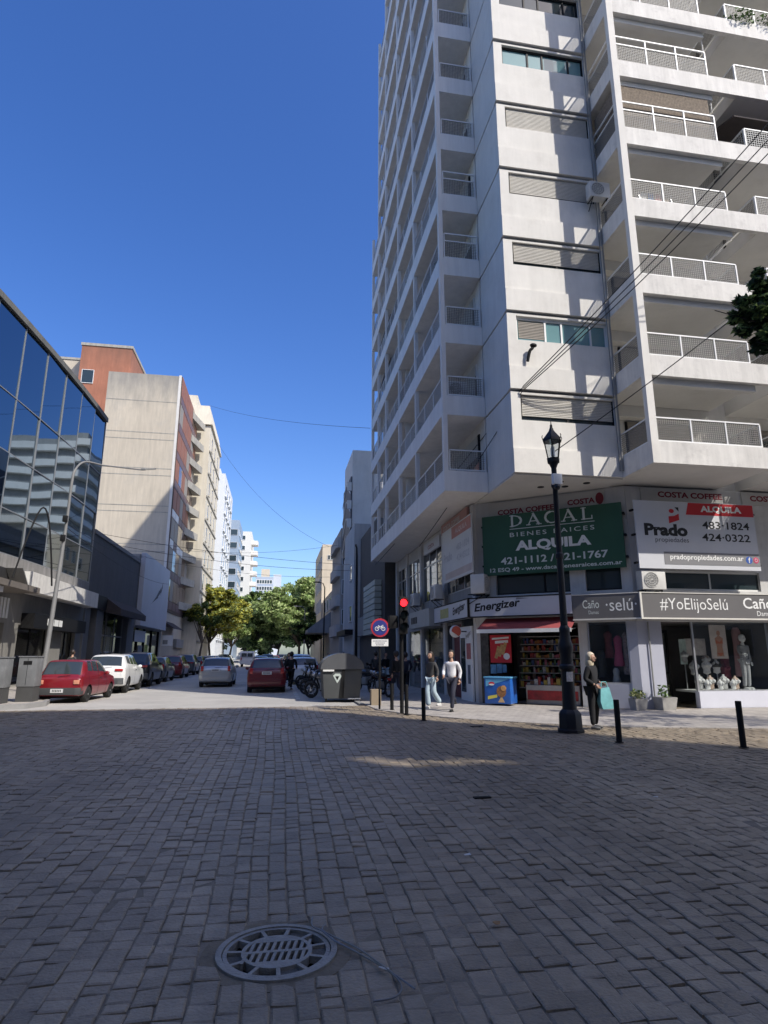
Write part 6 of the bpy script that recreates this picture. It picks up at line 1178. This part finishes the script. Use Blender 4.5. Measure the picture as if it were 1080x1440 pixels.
for (x, y, z) in ((13.3, 18.35, 0.95), (13.75, 18.35, 0.98), (14.15, 18.4, 1.0), (14.5, 18.45, 0.9), (13.1, 18.5, 1.35), (13.95, 18.6, 1.2)): b = MB(); b.cyl((x, y, 0.515), (x, y, z+0.01), 0.018, 8); b.build('stand', ALU, DS)
for i, (x0, x1, y, z0, z1, m_, lab) in enumerate(((13.2, 13.95, 18.55, 1.58, 2.12, mat('poster_pale', (0.52, 0.46, 0.43), 0.6, 0.35, 5), 'pale landscape poster in the lingerie window'), (12.95, 13.2, 18.5, 1.3, 2.1, mat('poster_mint', (0.42, 0.50, 0.46), 0.6, 0.3, 8), 'narrow mint price sheet in the lingerie window'), (13.95, 14.55, 18.3, 1.48, 2.56, mat('poster_beige', (0.55, 0.47, 0.42), 0.6, 0.15, 4), 'tall hanging poster of a model in orange in the lingerie window'))):
    po = thing('poster', lab, 'poster', ((x0+x1)/2, y, z0)); MB().box((x0, y-0.01, z0), (x1, y, z1)).build('sheet', m_, po)
    if i == 2:
        SK_ = mat('poster_skin', (0.45, 0.22, 0.14), 0.6, 0.2, 8); b = MB(); cx = 14.27
        b.ext([(cx-0.13, y-0.01, 1.55), (cx+0.13, y-0.01, 1.55), (cx+0.10, y-0.01, 1.85), (cx+0.15, y-0.01, 2.12), (cx+0.04, y-0.01, 2.2), (cx-0.04, y-0.01, 2.2), (cx-0.15, y-0.01, 2.12), (cx-0.10, y-0.01, 1.85)], (0, -0.003, 0)); b.ext([(cx+0.065*math.cos(2*math.pi*k/14), y-0.01, 2.29+0.09*math.sin(2*math.pi*k/14)) for k in range(14)], (0, -0.0035, 0)); b.build('figure_print', SK_, po)
        b = MB(); b.ext([(cx-0.13, y-0.0135, 1.96), (cx+0.13, y-0.0135, 1.96), (cx+0.12, y-0.0135, 2.08), (cx, y-0.0135, 2.0), (cx-0.12, y-0.0135, 2.08)], (0, -0.003, 0)); b.ext([(cx-0.12, y-0.0135, 1.66), (cx+0.12, y-0.0135, 1.66), (cx, y-0.0135, 1.55)], (0, -0.003, 0)); b.build('orange_print', mat('poster_orange', (0.5, 0.12, 0.05), 0.6), po)
for i, (x, z0, z1, m_) in enumerate(((15.3, 0.9, 2.5, mat('pink_robe', (0.50, 0.28, 0.29), 0.9, 0.15, 4)), (14.75, 0.8, 1.7, BUSTR))): b = MB(); b.lathe([(0.10, z1), (0.17, z1-0.15), (0.15, z1-0.5), (0.19, z0)], (x, 18.75, 0), 12); b.v = [(a, 18.75+(c-18.75)*0.5, e) for a, c, e in b.v]; one('hanging_garment', b, m_, ('pink robe hanging at the right end of the lingerie window', 'burgundy nightdress hanging behind the bust forms')[i], 'garment', smooth=50)
# chamfer window garments
for i, (s_, o_, z0, z1, r, m_, lab) in enumerate(((4.55, -0.55, 1.25, 2.2, 0.17, mat('hot_pink', (0.42, 0.06, 0.14), 0.8, 0.2), 'hot pink nightdress in the chamfer window'), (4.0, -0.5, 0.9, 1.75, 0.18, BUSTB, 'black lingerie set on a form in the chamfer window'), (4.78, -0.6, 1.0, 2.3, 0.14, mat('printed_robe', (0.28, 0.22, 0.22), 0.8, 0.6, 14), 'printed robe at the right of the chamfer window'), (4.2, -0.9, 1.5, 2.35, 0.17, mat('rose_robe', (0.34, 0.12, 0.14), 0.8, 0.4, 8), 'rose robe hanging high in the chamfer window'), (4.45, -0.4, 0.75, 1.2, 0.13, BUSTG, 'small grey form at the bottom of the chamfer window'))):
    c = cp(s_, o_, 0); b = MB(); b.lathe([(0.05, z1), (r*0.8, z1-0.10), (r*0.65, (z0+z1)/2), (r, z0+0.05), (r*0.9, z0)], tuple(c), 12); one('hanging_garment', b, m_, lab, 'garment', smooth=50)
# planters
POT = mat('concrete_pot', (0.36, 0.35, 0.33), 0.9, 0.2, 6, bump=0.3); LFG = mat('pot_leaf', (0.10, 0.17, 0.04), 0.6, 0.2, 10, island=0.4); LFY = mat('pot_leaf_pale', (0.38, 0.40, 0.16), 0.6, 0.2, 10, island=0.3)
def leafy(b, c, rx, rz_, n, sz, rr, mi=(0,)):
    for _ in range(n):
        d = Vector((rr.gauss(0, 1), rr.gauss(0, 1), rr.gauss(0, 1))).normalized(); q = rr.random()**0.4; p = Vector(c)+Vector((d.x*rx*q, d.y*rx*q, d.z*rz_*q))
        a = Vector((rr.gauss(0, 1), rr.gauss(0, 1), rr.gauss(0, 0.6))).normalized(); e = a.cross(Vector((rr.gauss(0, 1), rr.gauss(0, 1), rr.gauss(0, 1)))).normalized(); s_ = sz*rr.uniform(0.6, 1.3)
        b._add([p-a*s_, p-e*s_*0.45+a*s_*0.1, p+a*s_, p+e*s_*0.45+a*s_*0.1], [(0,1,2,3)], rr.choice(mi))
rr = random.Random(21)
for i, (x, y, pale) in enumerate(((10.62, 17.36, True), (11.45, 17.28, False))):
    P_ = thing('planter', ('small pot with pale variegated leaves at the shop pier', 'square stone planter with a sparse plant at the shop pier')[i], 'planter', (x, y, 0.012)); h = 0.34 if i == 0 else 0.38; r0 = 0.20 if i == 0 else 0.25
    b = MB(); b._add([(x+sx*r0*k_, y+sy*r0*k_, z) for k_, z in ((0.8, 0.012), (1.0, h), (0.86, h), (0.8, h-0.06)) for sx, sy in ((-1, -1), (1, -1), (1, 1), (-1, 1))], [(3,2,1,0)]+[(l*4+k, l*4+(k+1) % 4, l*4+4+(k+1) % 4, l*4+4+k) for l in range(3) for k in range(4)]+[(12, 13, 14, 15)]); b.build('pot', POT, P_)
    b = MB(); leafy(b, (x, y, h+(0.12 if i == 0 else 0.16)), 0.24 if i == 0 else 0.2, 0.16 if i == 0 else 0.24, 130 if i == 0 else 60, 0.06, rr, (0, 1, 1) if pale else (0,)); b.build('foliage', [LFG, LFY], P_)
    b = MB()
    for k in range(6): b.tube([(x, y, h-0.06), (x+rr.uniform(-0.12, 0.12), y+rr.uniform(-0.12, 0.12), h+0.2)], 0.006, 4)
    b.build('stems', LFG, P_, kind='stuff')
# things on the balconies
CLO = [mat('laundry_'+n, c, 0.9, 0.1, 6) for n, c in (('white', (0.7, 0.7, 0.68)), ('blue', (0.10, 0.20, 0.40)), ('rose', (0.5, 0.25, 0.25)), ('beige', (0.45, 0.38, 0.28)))]
for i, (x, y, z, lab) in enumerate(((12.2, 16.1, 15.45, 'drying laundry on the fourth right balcony from below'), (11.6, 16.2, 20.95, 'drying laundry on the sixth right balcony from below'), (16.8, 16.0, 9.95, 'drying laundry on the far right balcony above the coffee sign'))):
    LN = thing('laundry_rack', lab, 'laundry', (x, y, z)); b = MB()
    for s_ in (-0.6, 0.6): b.tube([(x+s_, y-0.2, z), (x+s_, y+0.05, z+1.55)], 0.012, 5); b.tube([(x+s_, y+0.3, z), (x+s_, y+0.05, z+1.55)], 0.012, 5)
    for q in (1.55, 1.3): b.tube([(x-0.6, y+0.05, z+q), (x+0.6, y+0.05, z+q)], 0.008, 5)
    b.build('rack', ALU, LN)
    for k in range(4): b = MB(); x0 = x-0.55+k*0.28; h_ = (0.7, 0.5, 0.85, 0.6)[(k+i) % 4]; b._add([(x0+j*0.06, y+0.03+0.02*((j+k) % 2), z+1.55-(h_ if e else 0)) for e in (0, 1) for j in range(5)], [(j, j+1, j+6, j+5) for j in range(4)]); b.build('cloth', CLO[(k+i) % 4], LN)
for i, (x, y, z, lab) in enumerate(((11.5, 16.6, 7.2, 'white plastic chair on the lowest right balcony'), (13.0, 16.4, 10.0, 'white plastic chair on the second right balcony from below'), (12.9, 16.7, 18.2, 'white plastic chair on the fifth right balcony from below'))):
    CH = thing('balcony_chair', lab, 'chair', (x, y, z)); MB().box((x-0.22, y-0.22, z+0.40), (x+0.22, y+0.22, z+0.44)).build('seat', RAILW, CH); MB().box((x-0.22, y+0.20, z+0.44), (x+0.22, y+0.24, z+0.9)).build('backrest', RAILW, CH)
    for sx in (-0.2, 0.2):
        for sy in (-0.2, 0.2): MB().cyl((x+sx, y+sy, z), (x+sx, y+sy, z+0.40), 0.018, 6).build('leg', RAILW, CH)
for i, (y, z) in enumerate(((24.3, 10.05), (28.0, 12.8), (20.3, 15.5), (25.5, 18.3), (31.6, 7.3))):
    P_ = thing('balcony_plant', 'leafy plant on a street side balcony, '+('second floor second bay', 'third floor third bay', 'fourth floor corner bay', 'fifth floor second bay', 'lowest floor fourth bay')[i], 'plant', (5.9, y, z-0.1)); b = MB(); b.lathe([(0.12, z-0.1), (0.17, z+0.25)], (5.9, y, 0), 10); b.build('pot', mat('terracotta', (0.30, 0.12, 0.07), 0.8, 0.2), P_); b = MB(); leafy(b, (5.85, y, z+0.7), 0.4, 0.5, 200, 0.07, rr); b.build('foliage', LFG, P_)
# balcony plants
for i, (x, y, z, r, lab) in enumerate(((15.9, 15.35, 24.3, 0.55, 'bushy plant spilling over a top right balcony'), (17.1, 15.35, 24.4, 0.6, 'second bushy plant on the top right balcony'), (13.4, 15.6, 13.3, 0.3, 'small plant behind the third balcony railing from below'), (11.2, 15.6, 13.25, 0.28, 'small plant at the left end of the third balcony from below'))):
    P_ = thing('balcony_plant', lab, 'plant', (x, y+0.25, z-0.6)); b = MB(); b.lathe([(0.12, z-0.62), (0.17, z-0.3)], (x, y+0.25, 0), 10); b.build('pot', mat('terracotta', (0.30, 0.12, 0.07), 0.8, 0.2), P_); b = MB(); leafy(b, (x, y+0.2, z), r*1.2, r*0.7, 420 if r > 0.4 else 120, 0.07, rr); b.build('foliage', LFG, P_)
# ---------------------------------------------------------------- trees
BARK = mat('bark', (0.09, 0.075, 0.06), 0.9, 0.3, 5, bump=0.5, bscale=20)
def leafmat(name, col, isl=0.45):
    m = mat(name, col, 0.55, 0.25, 0.6, island=isl, spec=0.3); n = m.node_tree.nodes; l = m.node_tree.links; b = n['Principled BSDF']
    t = n.new('ShaderNodeBsdfTranslucent'); src = b.inputs['Base Color'].links[0].from_socket; l.new(src, t.inputs[0]); mx = n.new('ShaderNodeMixShader'); mx.inputs[0].default_value = 0.4
    l.new(b.outputs[0], mx.inputs[1]); l.new(t.outputs[0], mx.inputs[2]); l.new(mx.outputs[0], n['Material Output'].inputs[0]); return m
LY = leafmat('leaf_yellow_green', (0.42, 0.40, 0.07)); LYD = leafmat('leaf_olive', (0.10, 0.13, 0.03)); LG = leafmat('leaf_green', (0.23, 0.32, 0.11)); LGL = leafmat('leaf_light_green', (0.42, 0.50, 0.22)); LGD = leafmat('leaf_dark_green', (0.03, 0.055, 0.02))
def tree(loc, trunk_h, tr, clumps, nper, lsz, mats, label, seed, group='street trees'):
    r_ = random.Random(seed); x, y, z = loc; t = thing('street_tree', label, 'tree', loc, group=group)
    b = MB(); top = Vector((x+r_.uniform(-0.3, 0.3), y, z+trunk_h)); b.tube([(x, y, z-0.05), (x, y, z+trunk_h*0.5), top], [tr, tr*0.8, tr*0.65], 9)
    for (cx, cy, cz, rx, rz_) in clumps:
        c = Vector((cx, cy, cz)); m_ = top.lerp(c, 0.5)+Vector((r_.uniform(-0.3, 0.3), r_.uniform(-0.3, 0.3), 0.1)); b.tube([top, m_, c], [tr*0.45, tr*0.28, tr*0.10], 6)
        for _ in range(3): e = c+Vector((r_.gauss(0, rx*0.5), r_.gauss(0, rx*0.5), r_.gauss(0, rz_*0.5))); b.tube([m_.lerp(c, 0.6), e], [tr*0.12, tr*0.04], 4)
    b.build('trunk', BARK, t, smooth=50)
    b = MB()
    for (cx, cy, cz, rx, rz_) in clumps:
        for _ in range(max(4, int(nper/90))):
            d = Vector((r_.gauss(0, 1), r_.gauss(0, 1), r_.gauss(0, 1))).normalized(); q = r_.random()**0.45; s_ = r_.uniform(0.22, 0.42)
            leafy(b, (cx+d.x*rx*q, cy+d.y*rx*q, cz+d.z*rz_*q), rx*s_, rz_*s_*0.9, 90, lsz, r_, mats[0] if r_.random() < 0.65 else mats[1])
    b.build('crown', mats[2], t)
LM = [LY, LYD, LG, LGL, LGD]
def cl(cx, cy, cz, R_, n, seed, sq=0.8, f=0.5):
    r_ = random.Random(seed); out = []
    for _ in range(n):
        d = Vector((r_.gauss(0, 1), r_.gauss(0, 1), r_.gauss(0, 0.8))).normalized(); q = r_.uniform(0.35, 0.85); out.append((cx+d.x*R_*q, cy+d.y*R_*q, cz+d.z*R_*q*sq, R_*f*r_.uniform(0.7, 1.1), R_*f*r_.uniform(0.55, 0.85)))
    return out
tree((-9.6, 95, 0.1), 3.0, 0.22, cl(-8.6, 94, 7.6, 4.6, 16, 1, 0.95), 1500, 0.27, ((0, 0, 3), (0, 1), LM), 'yellow green tree standing at the left kerb far down the street', 4)
tree((-9.7, 84, 0.1), 2.8, 0.18, cl(-9.8, 84, 6.6, 2.6, 9, 5, 1.0), 800, 0.22, ((1, 2), (0, 1), LM), 'olive tree just before the yellow green tree at the left kerb', 6)
tree((4.6, 128, 0.0), 3.5, 0.35, cl(3.2, 126, 10.6, 8.2, 34, 8, 0.95, 0.4), 1500, 0.40, ((2, 3, 3), (2, 3), LM), 'large pale green tree closing the street view', 9)
tree((-6.5, 140, 0.0), 3.5, 0.3, cl(-4.5, 138, 8.8, 6.8, 26, 12, 0.95, 0.42), 1400, 0.42, ((2, 3), (2, 4), LM), 'round green tree left of the large pale green one', 13)
tree((6.5, 105, 0.0), 3.0, 0.25, cl(6.3, 103, 6.2, 3.6, 12, 15, 0.9), 1000, 0.3, ((4, 2), (4, 2), LM), 'dark green tree by the right kerb under the far beige building', 16)
tree((4.3, 82, 0.0), 2.2, 0.2, cl(4.6, 82, 4.6, 2.3, 9, 17, 0.7), 800, 0.24, ((4, 2), (4, 4), LM), 'small dark tree on the right pavement before the far trees', 18)
tree((-8.8, 125, 0.0), 3.0, 0.25, cl(-8.6, 124, 6.6, 4.2, 14, 19, 0.95), 1100, 0.32, ((2, 3), (2, 1), LM), 'green tree behind the yellow green one on the left side', 20)
tree((0.5, 185, 0.0), 3.0, 0.35, cl(-0.5, 184, 9.5, 11.0, 26, 22, 0.75), 1500, 0.6, ((2, 3), (2, 4), LM), 'farthest broad green tree at the end of the street', 23)
# tree beside the frame whose twigs reach in at the right
tree((10.3, 5.6, 0.0), 3.6, 0.15, [(5.78, 6.05, 5.75, 0.30, 0.32), (5.85, 6.0, 6.1, 0.28, 0.25), (5.95, 6.0, 5.45, 0.30, 0.25), (6.3, 6.0, 5.8, 0.45, 0.5), (6.9, 5.9, 6.1, 0.6, 0.6), (7.7, 5.8, 6.4, 0.9, 0.8), (8.7, 5.6, 6.6, 1.0, 0.9), (9.8, 5.4, 6.9, 1.2, 1.0), (10.9, 5.8, 6.4, 1.0, 0.8), (9.2, 6.6, 6.0, 0.9, 0.7)], 900, 0.058, ((4, 2), (4, 4), LM), 'leafy tree reaching in from the right edge beside the balconies', 30)
tree((15.6, 9.4, 0.012), 4.2, 0.17, cl(15.3, 9.4, 7.6, 2.6, 9, 33, 0.7), 500, 0.085, ((4, 2), (4, 4), LM), 'pavement tree beside the shops that dapples the tiles', 34)
for i, (x, y) in enumerate(((1.62, 5.35), (2.9, 8.9), (0.62, 3.62), (-1.9, 7.4), (4.4, 7.0))):
    b = MB(); a_ = i*1.3; e_ = Vector((math.cos(a_), math.sin(a_), 0))*0.028; f_ = Vector((-math.sin(a_), math.cos(a_), 0))*0.014; p_ = Vector((x, y, 0.011)); b.ext([p_-e_-f_, p_+e_-f_, p_+e_*0.8+f_+Vector((0, 0, 0.008)), p_-e_+f_*0.7], (0, 0, 0.002))
    one('paper_scrap', b, STK, ('white paper scrap on the cobbles below the drain slot', 'white paper scrap on the cobbles near the sunlit patch', 'tiny white scrap beside the loose wire', 'white paper scrap on the cobbles at the left', 'white paper scrap on the cobbles toward the right bollards')[i], 'litter')
# ---------------------------------------------------------------- people
SKIN = mat('skin', (0.45, 0.27, 0.19), 0.55, 0.08, 20); HAIRD = mat('hair_dark', (0.03, 0.02, 0.015), 0.5, 0.3, 30); HAIRB = mat('hair_blond', (0.58, 0.50, 0.36), 0.5, 0.2, 30)
def skin_mesh(verts, edges, sub=2):
    me = bpy.data.meshes.new('s'); me.from_pydata([v[0] for v in verts], edges, []); ob = bpy.data.objects.new('s', me); C.objects.link(ob)
    md = ob.modifiers.new('sk', 'SKIN'); md.use_smooth_shade = True
    for i, v in enumerate(verts): sv = me.skin_vertices[0].data[i]; sv.radius = (v[1], v[2] if len(v) > 2 else v[1]); sv.use_root = (i == 0)
    ob.modifiers.new('ss', 'SUBSURF').levels = sub; dg = bpy.context.evaluated_depsgraph_get(); dg.update(); m2 = bpy.data.meshes.new_from_object(ob.evaluated_get(dg))
    vs = [tuple(v.co) for v in m2.vertices]; fs = [tuple(p.vertices) for p in m2.polygons]; bpy.data.objects.remove(ob); bpy.data.meshes.remove(me); bpy.data.meshes.remove(m2); return vs, fs
def person(label, loc, rz, h, shirt, trousers, hair, pose, shoe, long_hair=False, skirt_top=None, group='people on the pavement', bulk=1.0, sleeves='long'):
    # figure faces -Y; pose: dict of joint positions for a 1.75 m body
    t = thing('person', label, 'person', loc, rz, group, local=True); k = h/1.75; V_ = lambda p: Vector(p)*k
    J = dict(pel=(0, 0, 0.95), sp=(0, 0.01, 1.12), ch=(0, 0, 1.32), nk=(0, 0.0, 1.48), hd=(0, -0.015, 1.56)); J.update(pose)
    bk = bulk
    def part(name, lst, edges, m_, extra=None, sub=2):
        vs, fs = skin_mesh([(V_(J[n] if isinstance(n, str) else n), r*k, (r2 if r2 else r)*k) for n, r, r2 in lst], edges, sub); b = MB(); b._add(vs, fs)
        if extra: extra(b)
        return b.build(name, m_, t, smooth=80)
    def headhands(b):
        hx, hy, hz = J['hd']; c = Vector((hx, hy-0.01, hz+0.09)); b.ball(tuple(c*k), 0.105*k, 14, 10, 0, (0.78, 0.92, 1.12)); b.ball(tuple((c+Vector((0, -0.055, -0.06)))*k), 0.05*k, 10, 6, 0, (0.9, 0.8, 0.8))
        b.tube([tuple((c+Vector((0, -0.09, 0.02)))*k), tuple((c+Vector((0, -0.118, -0.022)))*k)], [0.008*k, 0.016*k], 6)
        for s_ in (-1, 1): b.ball(tuple((c+Vector((s_*0.083, 0.01, -0.01)))*k), 0.025*k, 6, 5, 0, (0.4, 0.8, 1.2))
        for s_ in (-1, 1): b.ball(tuple((c+Vector((s_*0.034, -0.088, 0.012)))*k), 0.013*k, 6, 5, 1, (1.2, 0.5, 0.7))
        b.ball(tuple((c+Vector((0, -0.094, -0.058)))*k), 0.022*k, 8, 5, 2, (1.1, 0.35, 0.35))
        for s_, n in ((1, 'L'), (-1, 'R')):
            w_ = Vector(J['wr'+n]); e = Vector(J['el'+n]); d = (w_-e).normalized(); sd = d.cross(Vector((0, 1, 0.2))).normalized(); q = w_+d*0.05; b.ball(tuple(q*k), 0.042*k, 8, 6, 0, (1, 0.9, 1.1))
            for f in range(4): p0 = q+d*0.03+sd*(f-1.5)*0.018; L_ = (0.062, 0.07, 0.066, 0.052)[f]; b.tube([p0*k, (p0+d*L_*0.55)*k, (p0+d*L_*0.9+Vector((0, -0.02, 0)))*k], [0.0095*k, 0.009*k, 0.007*k], 6)
            p0 = q-d*0.01+sd*0.04; b.tube([p0*k, (p0+d*0.03+sd*0.018)*k, (p0+d*0.055+sd*0.018)*k], [0.011*k, 0.01*k, 0.008*k], 6)
    part('body', [('pel', 0.11, 0.08), ('sp', 0.10, 0.075), ('ch', 0.12, 0.085), ('nk', 0.052, 0.052), ('hd', 0.05, 0.05), ('shL', 0.05, None), ('elL', 0.038, None), ('wrL', 0.026, None), ('shR', 0.05, None), ('elR', 0.038, None), ('wrR', 0.026, None), ('hpL', 0.08, None), ('knL', 0.05, None), ('anL', 0.035, None), ('hpR', 0.08, None), ('knR', 0.05, None), ('anR', 0.035, None)],
         [(0, 1), (1, 2), (2, 3), (3, 4), (2, 5), (5, 6), (6, 7), (2, 8), (8, 9), (9, 10), (0, 11), (11, 12), (12, 13), (0, 14), (14, 15), (15, 16)], [SKIN, HAIRD, mat('lips', (0.36, 0.14, 0.12), 0.5)], headhands)
    cuff = {n: Vector(J['el'+n]).lerp(Vector(J['wr'+n]), 0.9 if sleeves == 'long' else 0.05) for n in 'LR'}
    part('shirt', [((J['pel'][0], J['pel'][1], J['pel'][2]-0.05), 0.14*bk, 0.128*bk), ('sp', 0.138*bk, 0.115*bk), ('ch', 0.155*bk, 0.12*bk), ((0, 0, 1.45), 0.085, 0.08), ('shL', 0.068*bk, None), ('elL', 0.058*bk, None), (tuple(cuff['L']), 0.046, None), ('shR', 0.068*bk, None), ('elR', 0.058*bk, None), (tuple(cuff['R']), 0.046, None)], [(0, 1), (1, 2), (2, 3), (2, 4), (4, 5), (5, 6), (2, 7), (7, 8), (8, 9)], shirt)
    part('trousers', [('pel', 0.13*bk, 0.118*bk), ('hpL', 0.098*bk, None), ('knL', pose.get('kr', 0.075), None), ('anL', pose.get('ar', 0.06), None), ('hpR', 0.098*bk, None), ('knR', pose.get('kr', 0.075), None), ('anR', pose.get('ar', 0.06), None)], [(0, 1), (1, 2), (2, 3), (0, 4), (4, 5), (5, 6)], trousers)
    for n in 'LR':
        a = Vector(J['an'+n]); tz = pose.get('toe'+n, 0.0); b = MB(); b.ball(tuple((a+Vector((0, -0.06, -0.045+tz*0.3)))*k), 0.052*k, 10, 6, 0, (0.9, 2.4, 0.75)); b.box(tuple((a+Vector((-0.042, -0.175, -0.082)))*k), tuple((a+Vector((0.042, 0.05, -0.065)))*k)); b.build('shoe', shoe, t, smooth=50)
    hx, hy, hz = J['hd']; c = Vector((hx, hy+0.012, hz+0.112)); b = MB(); b.ball(tuple(c*k), 0.118*k, 16, 12, 0, (0.86, 0.97, 1.06)); b.v = [(x, y if (y > (hy-0.03)*k or z > (hz+0.155)*k) else (hy-0.03)*k, z) for x, y, z in b.v]
    if long_hair:
        b.lathe([(0.085*k, (hz+0.12)*k), (0.10*k, (hz+0.02)*k), (0.105*k, (hz-0.06)*k), (0.07*k, (hz-0.15)*k)], (hx*k, (hy+0.045)*k, 0), 12)
    b.build('hair', hair, t, smooth=60)
    return t
STAND = dict(shL=(0.19, 0, 1.40), elL=(0.23, 0.02, 1.13), wrL=(0.22, -0.05, 0.90), shR=(-0.19, 0, 1.40), elR=(-0.23, 0.02, 1.13), wrR=(-0.22, -0.05, 0.90), hpL=(0.085, 0, 0.90), knL=(0.09, -0.01, 0.50), anL=(0.095, 0.02, 0.085), hpR=(-0.085, 0, 0.90), knR=(-0.09, -0.01, 0.50), anR=(-0.095, 0.02, 0.085))
WALK = dict(STAND, knL=(0.08, -0.19, 0.51), anL=(0.05, -0.20, 0.085), knR=(-0.07, 0.03, 0.49), anR=(-0.03, 0.40, 0.26), elL=(0.24, 0.12, 1.14), wrL=(0.22, 0.06, 0.90), elR=(-0.25, -0.02, 1.14), wrR=(-0.19, -0.22, 1.02))
SHW = mat('shirt_white', (0.68, 0.68, 0.70), 0.85, 0.08, 8); NVT = mat('trousers_navy', (0.025, 0.027, 0.045), 0.85, 0.1, 8); DGS = mat('shirt_dark_grey', (0.05, 0.05, 0.052), 0.85, 0.15, 8); JNS = mat('jeans_light', (0.40, 0.50, 0.56), 0.85, 0.12, 6); BLKC = mat('cloth_black', (0.012, 0.012, 0.014), 0.9, 0.2, 8); SHB = mat('shoe_black', (0.015, 0.015, 0.015), 0.5); SHWH = mat('shoe_white', (0.65, 0.64, 0.62), 0.6)
WALK2 = dict(WALK, shL=(0.165, 0, 1.40), shR=(-0.165, 0, 1.40), elL=(0.24, 0.05, 1.16), wrL=(0.26, -0.02, 0.96), elR=(-0.2, 0.1, 1.15), wrR=(-0.2, 0.05, 0.92), kr=0.095, ar=0.085, knL=(0.09, 0.0, 0.50), anL=(0.12, 0.30, 0.17), knR=(-0.08, -0.1, 0.50), anR=(-0.08, -0.06, 0.085))
person('man in a white shirt and navy trousers striding over the sunlit pavement', (5.12, 18.0, 0.012), R(-34), 1.70, SHW, NVT, HAIRD, WALK, SHB)
person('woman in a dark top and loose light blue jeans walking beside the man', (4.72, 18.9, 0.012), R(-52), 1.66, DGS, JNS, HAIRD, WALK2, SHWH, long_hair=True, bulk=0.92)
BAGP = dict(STAND, shL=(0.17, 0, 1.40), shR=(-0.17, 0, 1.40), elL=(0.22, 0.06, 1.14), wrL=(0.14, -0.16, 1.06), elR=(-0.24, 0.06, 1.15), wrR=(-0.19, -0.16, 1.02), kr=0.082, ar=0.058, knL=(0.11, -0.02, 0.5), knR=(-0.10, 0.0, 0.5), anL=(0.15, 0.05, 0.085), anR=(-0.14, -0.02, 0.085))
person('blond woman in black standing beside the lamp post', (7.02, 13.25, 0.012), R(38), 1.62, BLKC, BLKC, HAIRB, BAGP, mat('sneaker_black_white', (0.12, 0.12, 0.12), 0.6, 0.6, 30), long_hair=True, bulk=1.15)
b = MB(); bx_, by_ = 7.24, 13.12
b._add([(bx_-0.11, by_-0.04, 0.88), (bx_+0.10, by_-0.03, 0.9), (bx_+0.10, by_+0.05, 0.9), (bx_-0.11, by_+0.04, 0.88), (bx_-0.16, by_-0.09, 0.6), (bx_+0.15, by_-0.08, 0.6), (bx_+0.15, by_+0.09, 0.6), (bx_-0.16, by_+0.09, 0.6), (bx_-0.11, by_-0.08, 0.44), (bx_+0.17, by_-0.07, 0.45), (bx_+0.17, by_+0.08, 0.45), (bx_-0.11, by_+0.08, 0.44)], [(0,1,2,3)[::-1], (0,4,5,1)]+[(1,5,6,2), (2,6,7,3), (3,7,4,0), (4,8,9,5), (5,9,10,6), (6,10,11,7), (7,11,8,4), (8,11,10,9)]); b.tube([(bx_-0.09, by_, 0.88), (bx_-0.06, by_, 1.02), (bx_+0.04, by_, 1.02), (bx_+0.08, by_, 0.89)], 0.012, 6)
one('shopping_bag', b, mat('bag_turquoise', (0.16, 0.42, 0.44), 0.8, 0.2, 8), 'turquoise shopping bag hanging from the blond woman in black', 'bag', smooth=70)
# people in the shade further off
bgp = [((4.5, 23.4), 200, 1.70, BLKC, NVT, 'dark clothed person in the shade behind the waste container, nearest to the corner'), ((5.3, 25.5), 170, 1.66, NVT, BLKC, 'person in navy in the shade by the street side shop doors'), ((4.6, 29.0), 190, 1.72, DGS, NVT, 'grey clothed person farther along the shaded right pavement'), ((5.5, 31.5), 20, 1.68, BLKC, JNS, 'person in light jeans on the shaded right pavement'), ((0.75, 30.5), 160, 1.74, BLKC, BLKC, 'person in black standing by the parked motorbikes'), ((0.7, 33.8), 20, 1.70, BLKC, NVT, 'second dark clothed person beyond the parked motorbikes'), ((-9.6, 45.5), 180, 1.75, mat('shirt_lilac', (0.32, 0.34, 0.48), 0.8), NVT, 'person in lilac behind the parked cars on the left pavement'), ((-9.9, 33.2), 150, 1.70, DGS, DGS, 'grey clothed person under the black sign on the left pavement'), ((4.9, 46), 180, 1.7, DGS, BLKC, 'distant dark figure on the right pavement past the louvred boards'), ((4.3, 52), 0, 1.7, NVT, BLKC, 'distant figure in navy far along the right pavement')]
for (x, y), rz, h, s1, s2, lab in bgp: person(lab, (x, y, 0.1 if x < -5 else (-0.03 if x < 2 else 0.012)), R(rz), h, s1, s2, HAIRD, WALK if int(x*10) % 2 else STAND, SHB)
# mannequin in the lingerie window
MN = person('grey mannequin in pyjamas standing in the lingerie window', (15.0, 18.15, 0.515), R(10), 1.70, mat('pyjama_grey', (0.32, 0.32, 0.33), 0.85, 0.25, 20), mat('pyjama_grey_print', (0.36, 0.36, 0.37), 0.85, 0.3, 24), BUSTG, dict(STAND, elR=(-0.26, -0.06, 1.18), wrR=(-0.30, -0.26, 1.14)), TXW)
MN['category'] = 'mannequin'; MN.name = 'mannequin'; MN['group'] = 'mannequins'
for ch in MN.children:
    if ch.name.startswith('body'): ch.data.materials[0] = TXW
    if ch.name.startswith('hair'): ch.data.materials[0] = TXW
b = MB(); b.tube(smooth_path([(7.54, 16.84, 10.7), (7.6, 16.78, 11.02), (7.68, 16.76, 11.12), (7.72, 16.78, 11.2)]), [0.05]*13, 10); b.ball((7.72, 16.74, 11.22), 0.10, 10, 7, 0, (1.2, 0.8, 0.7)); one('wall_lamp', b, BLACK, 'small dark wall lamp on the white window strip', 'lamp', smooth=60)
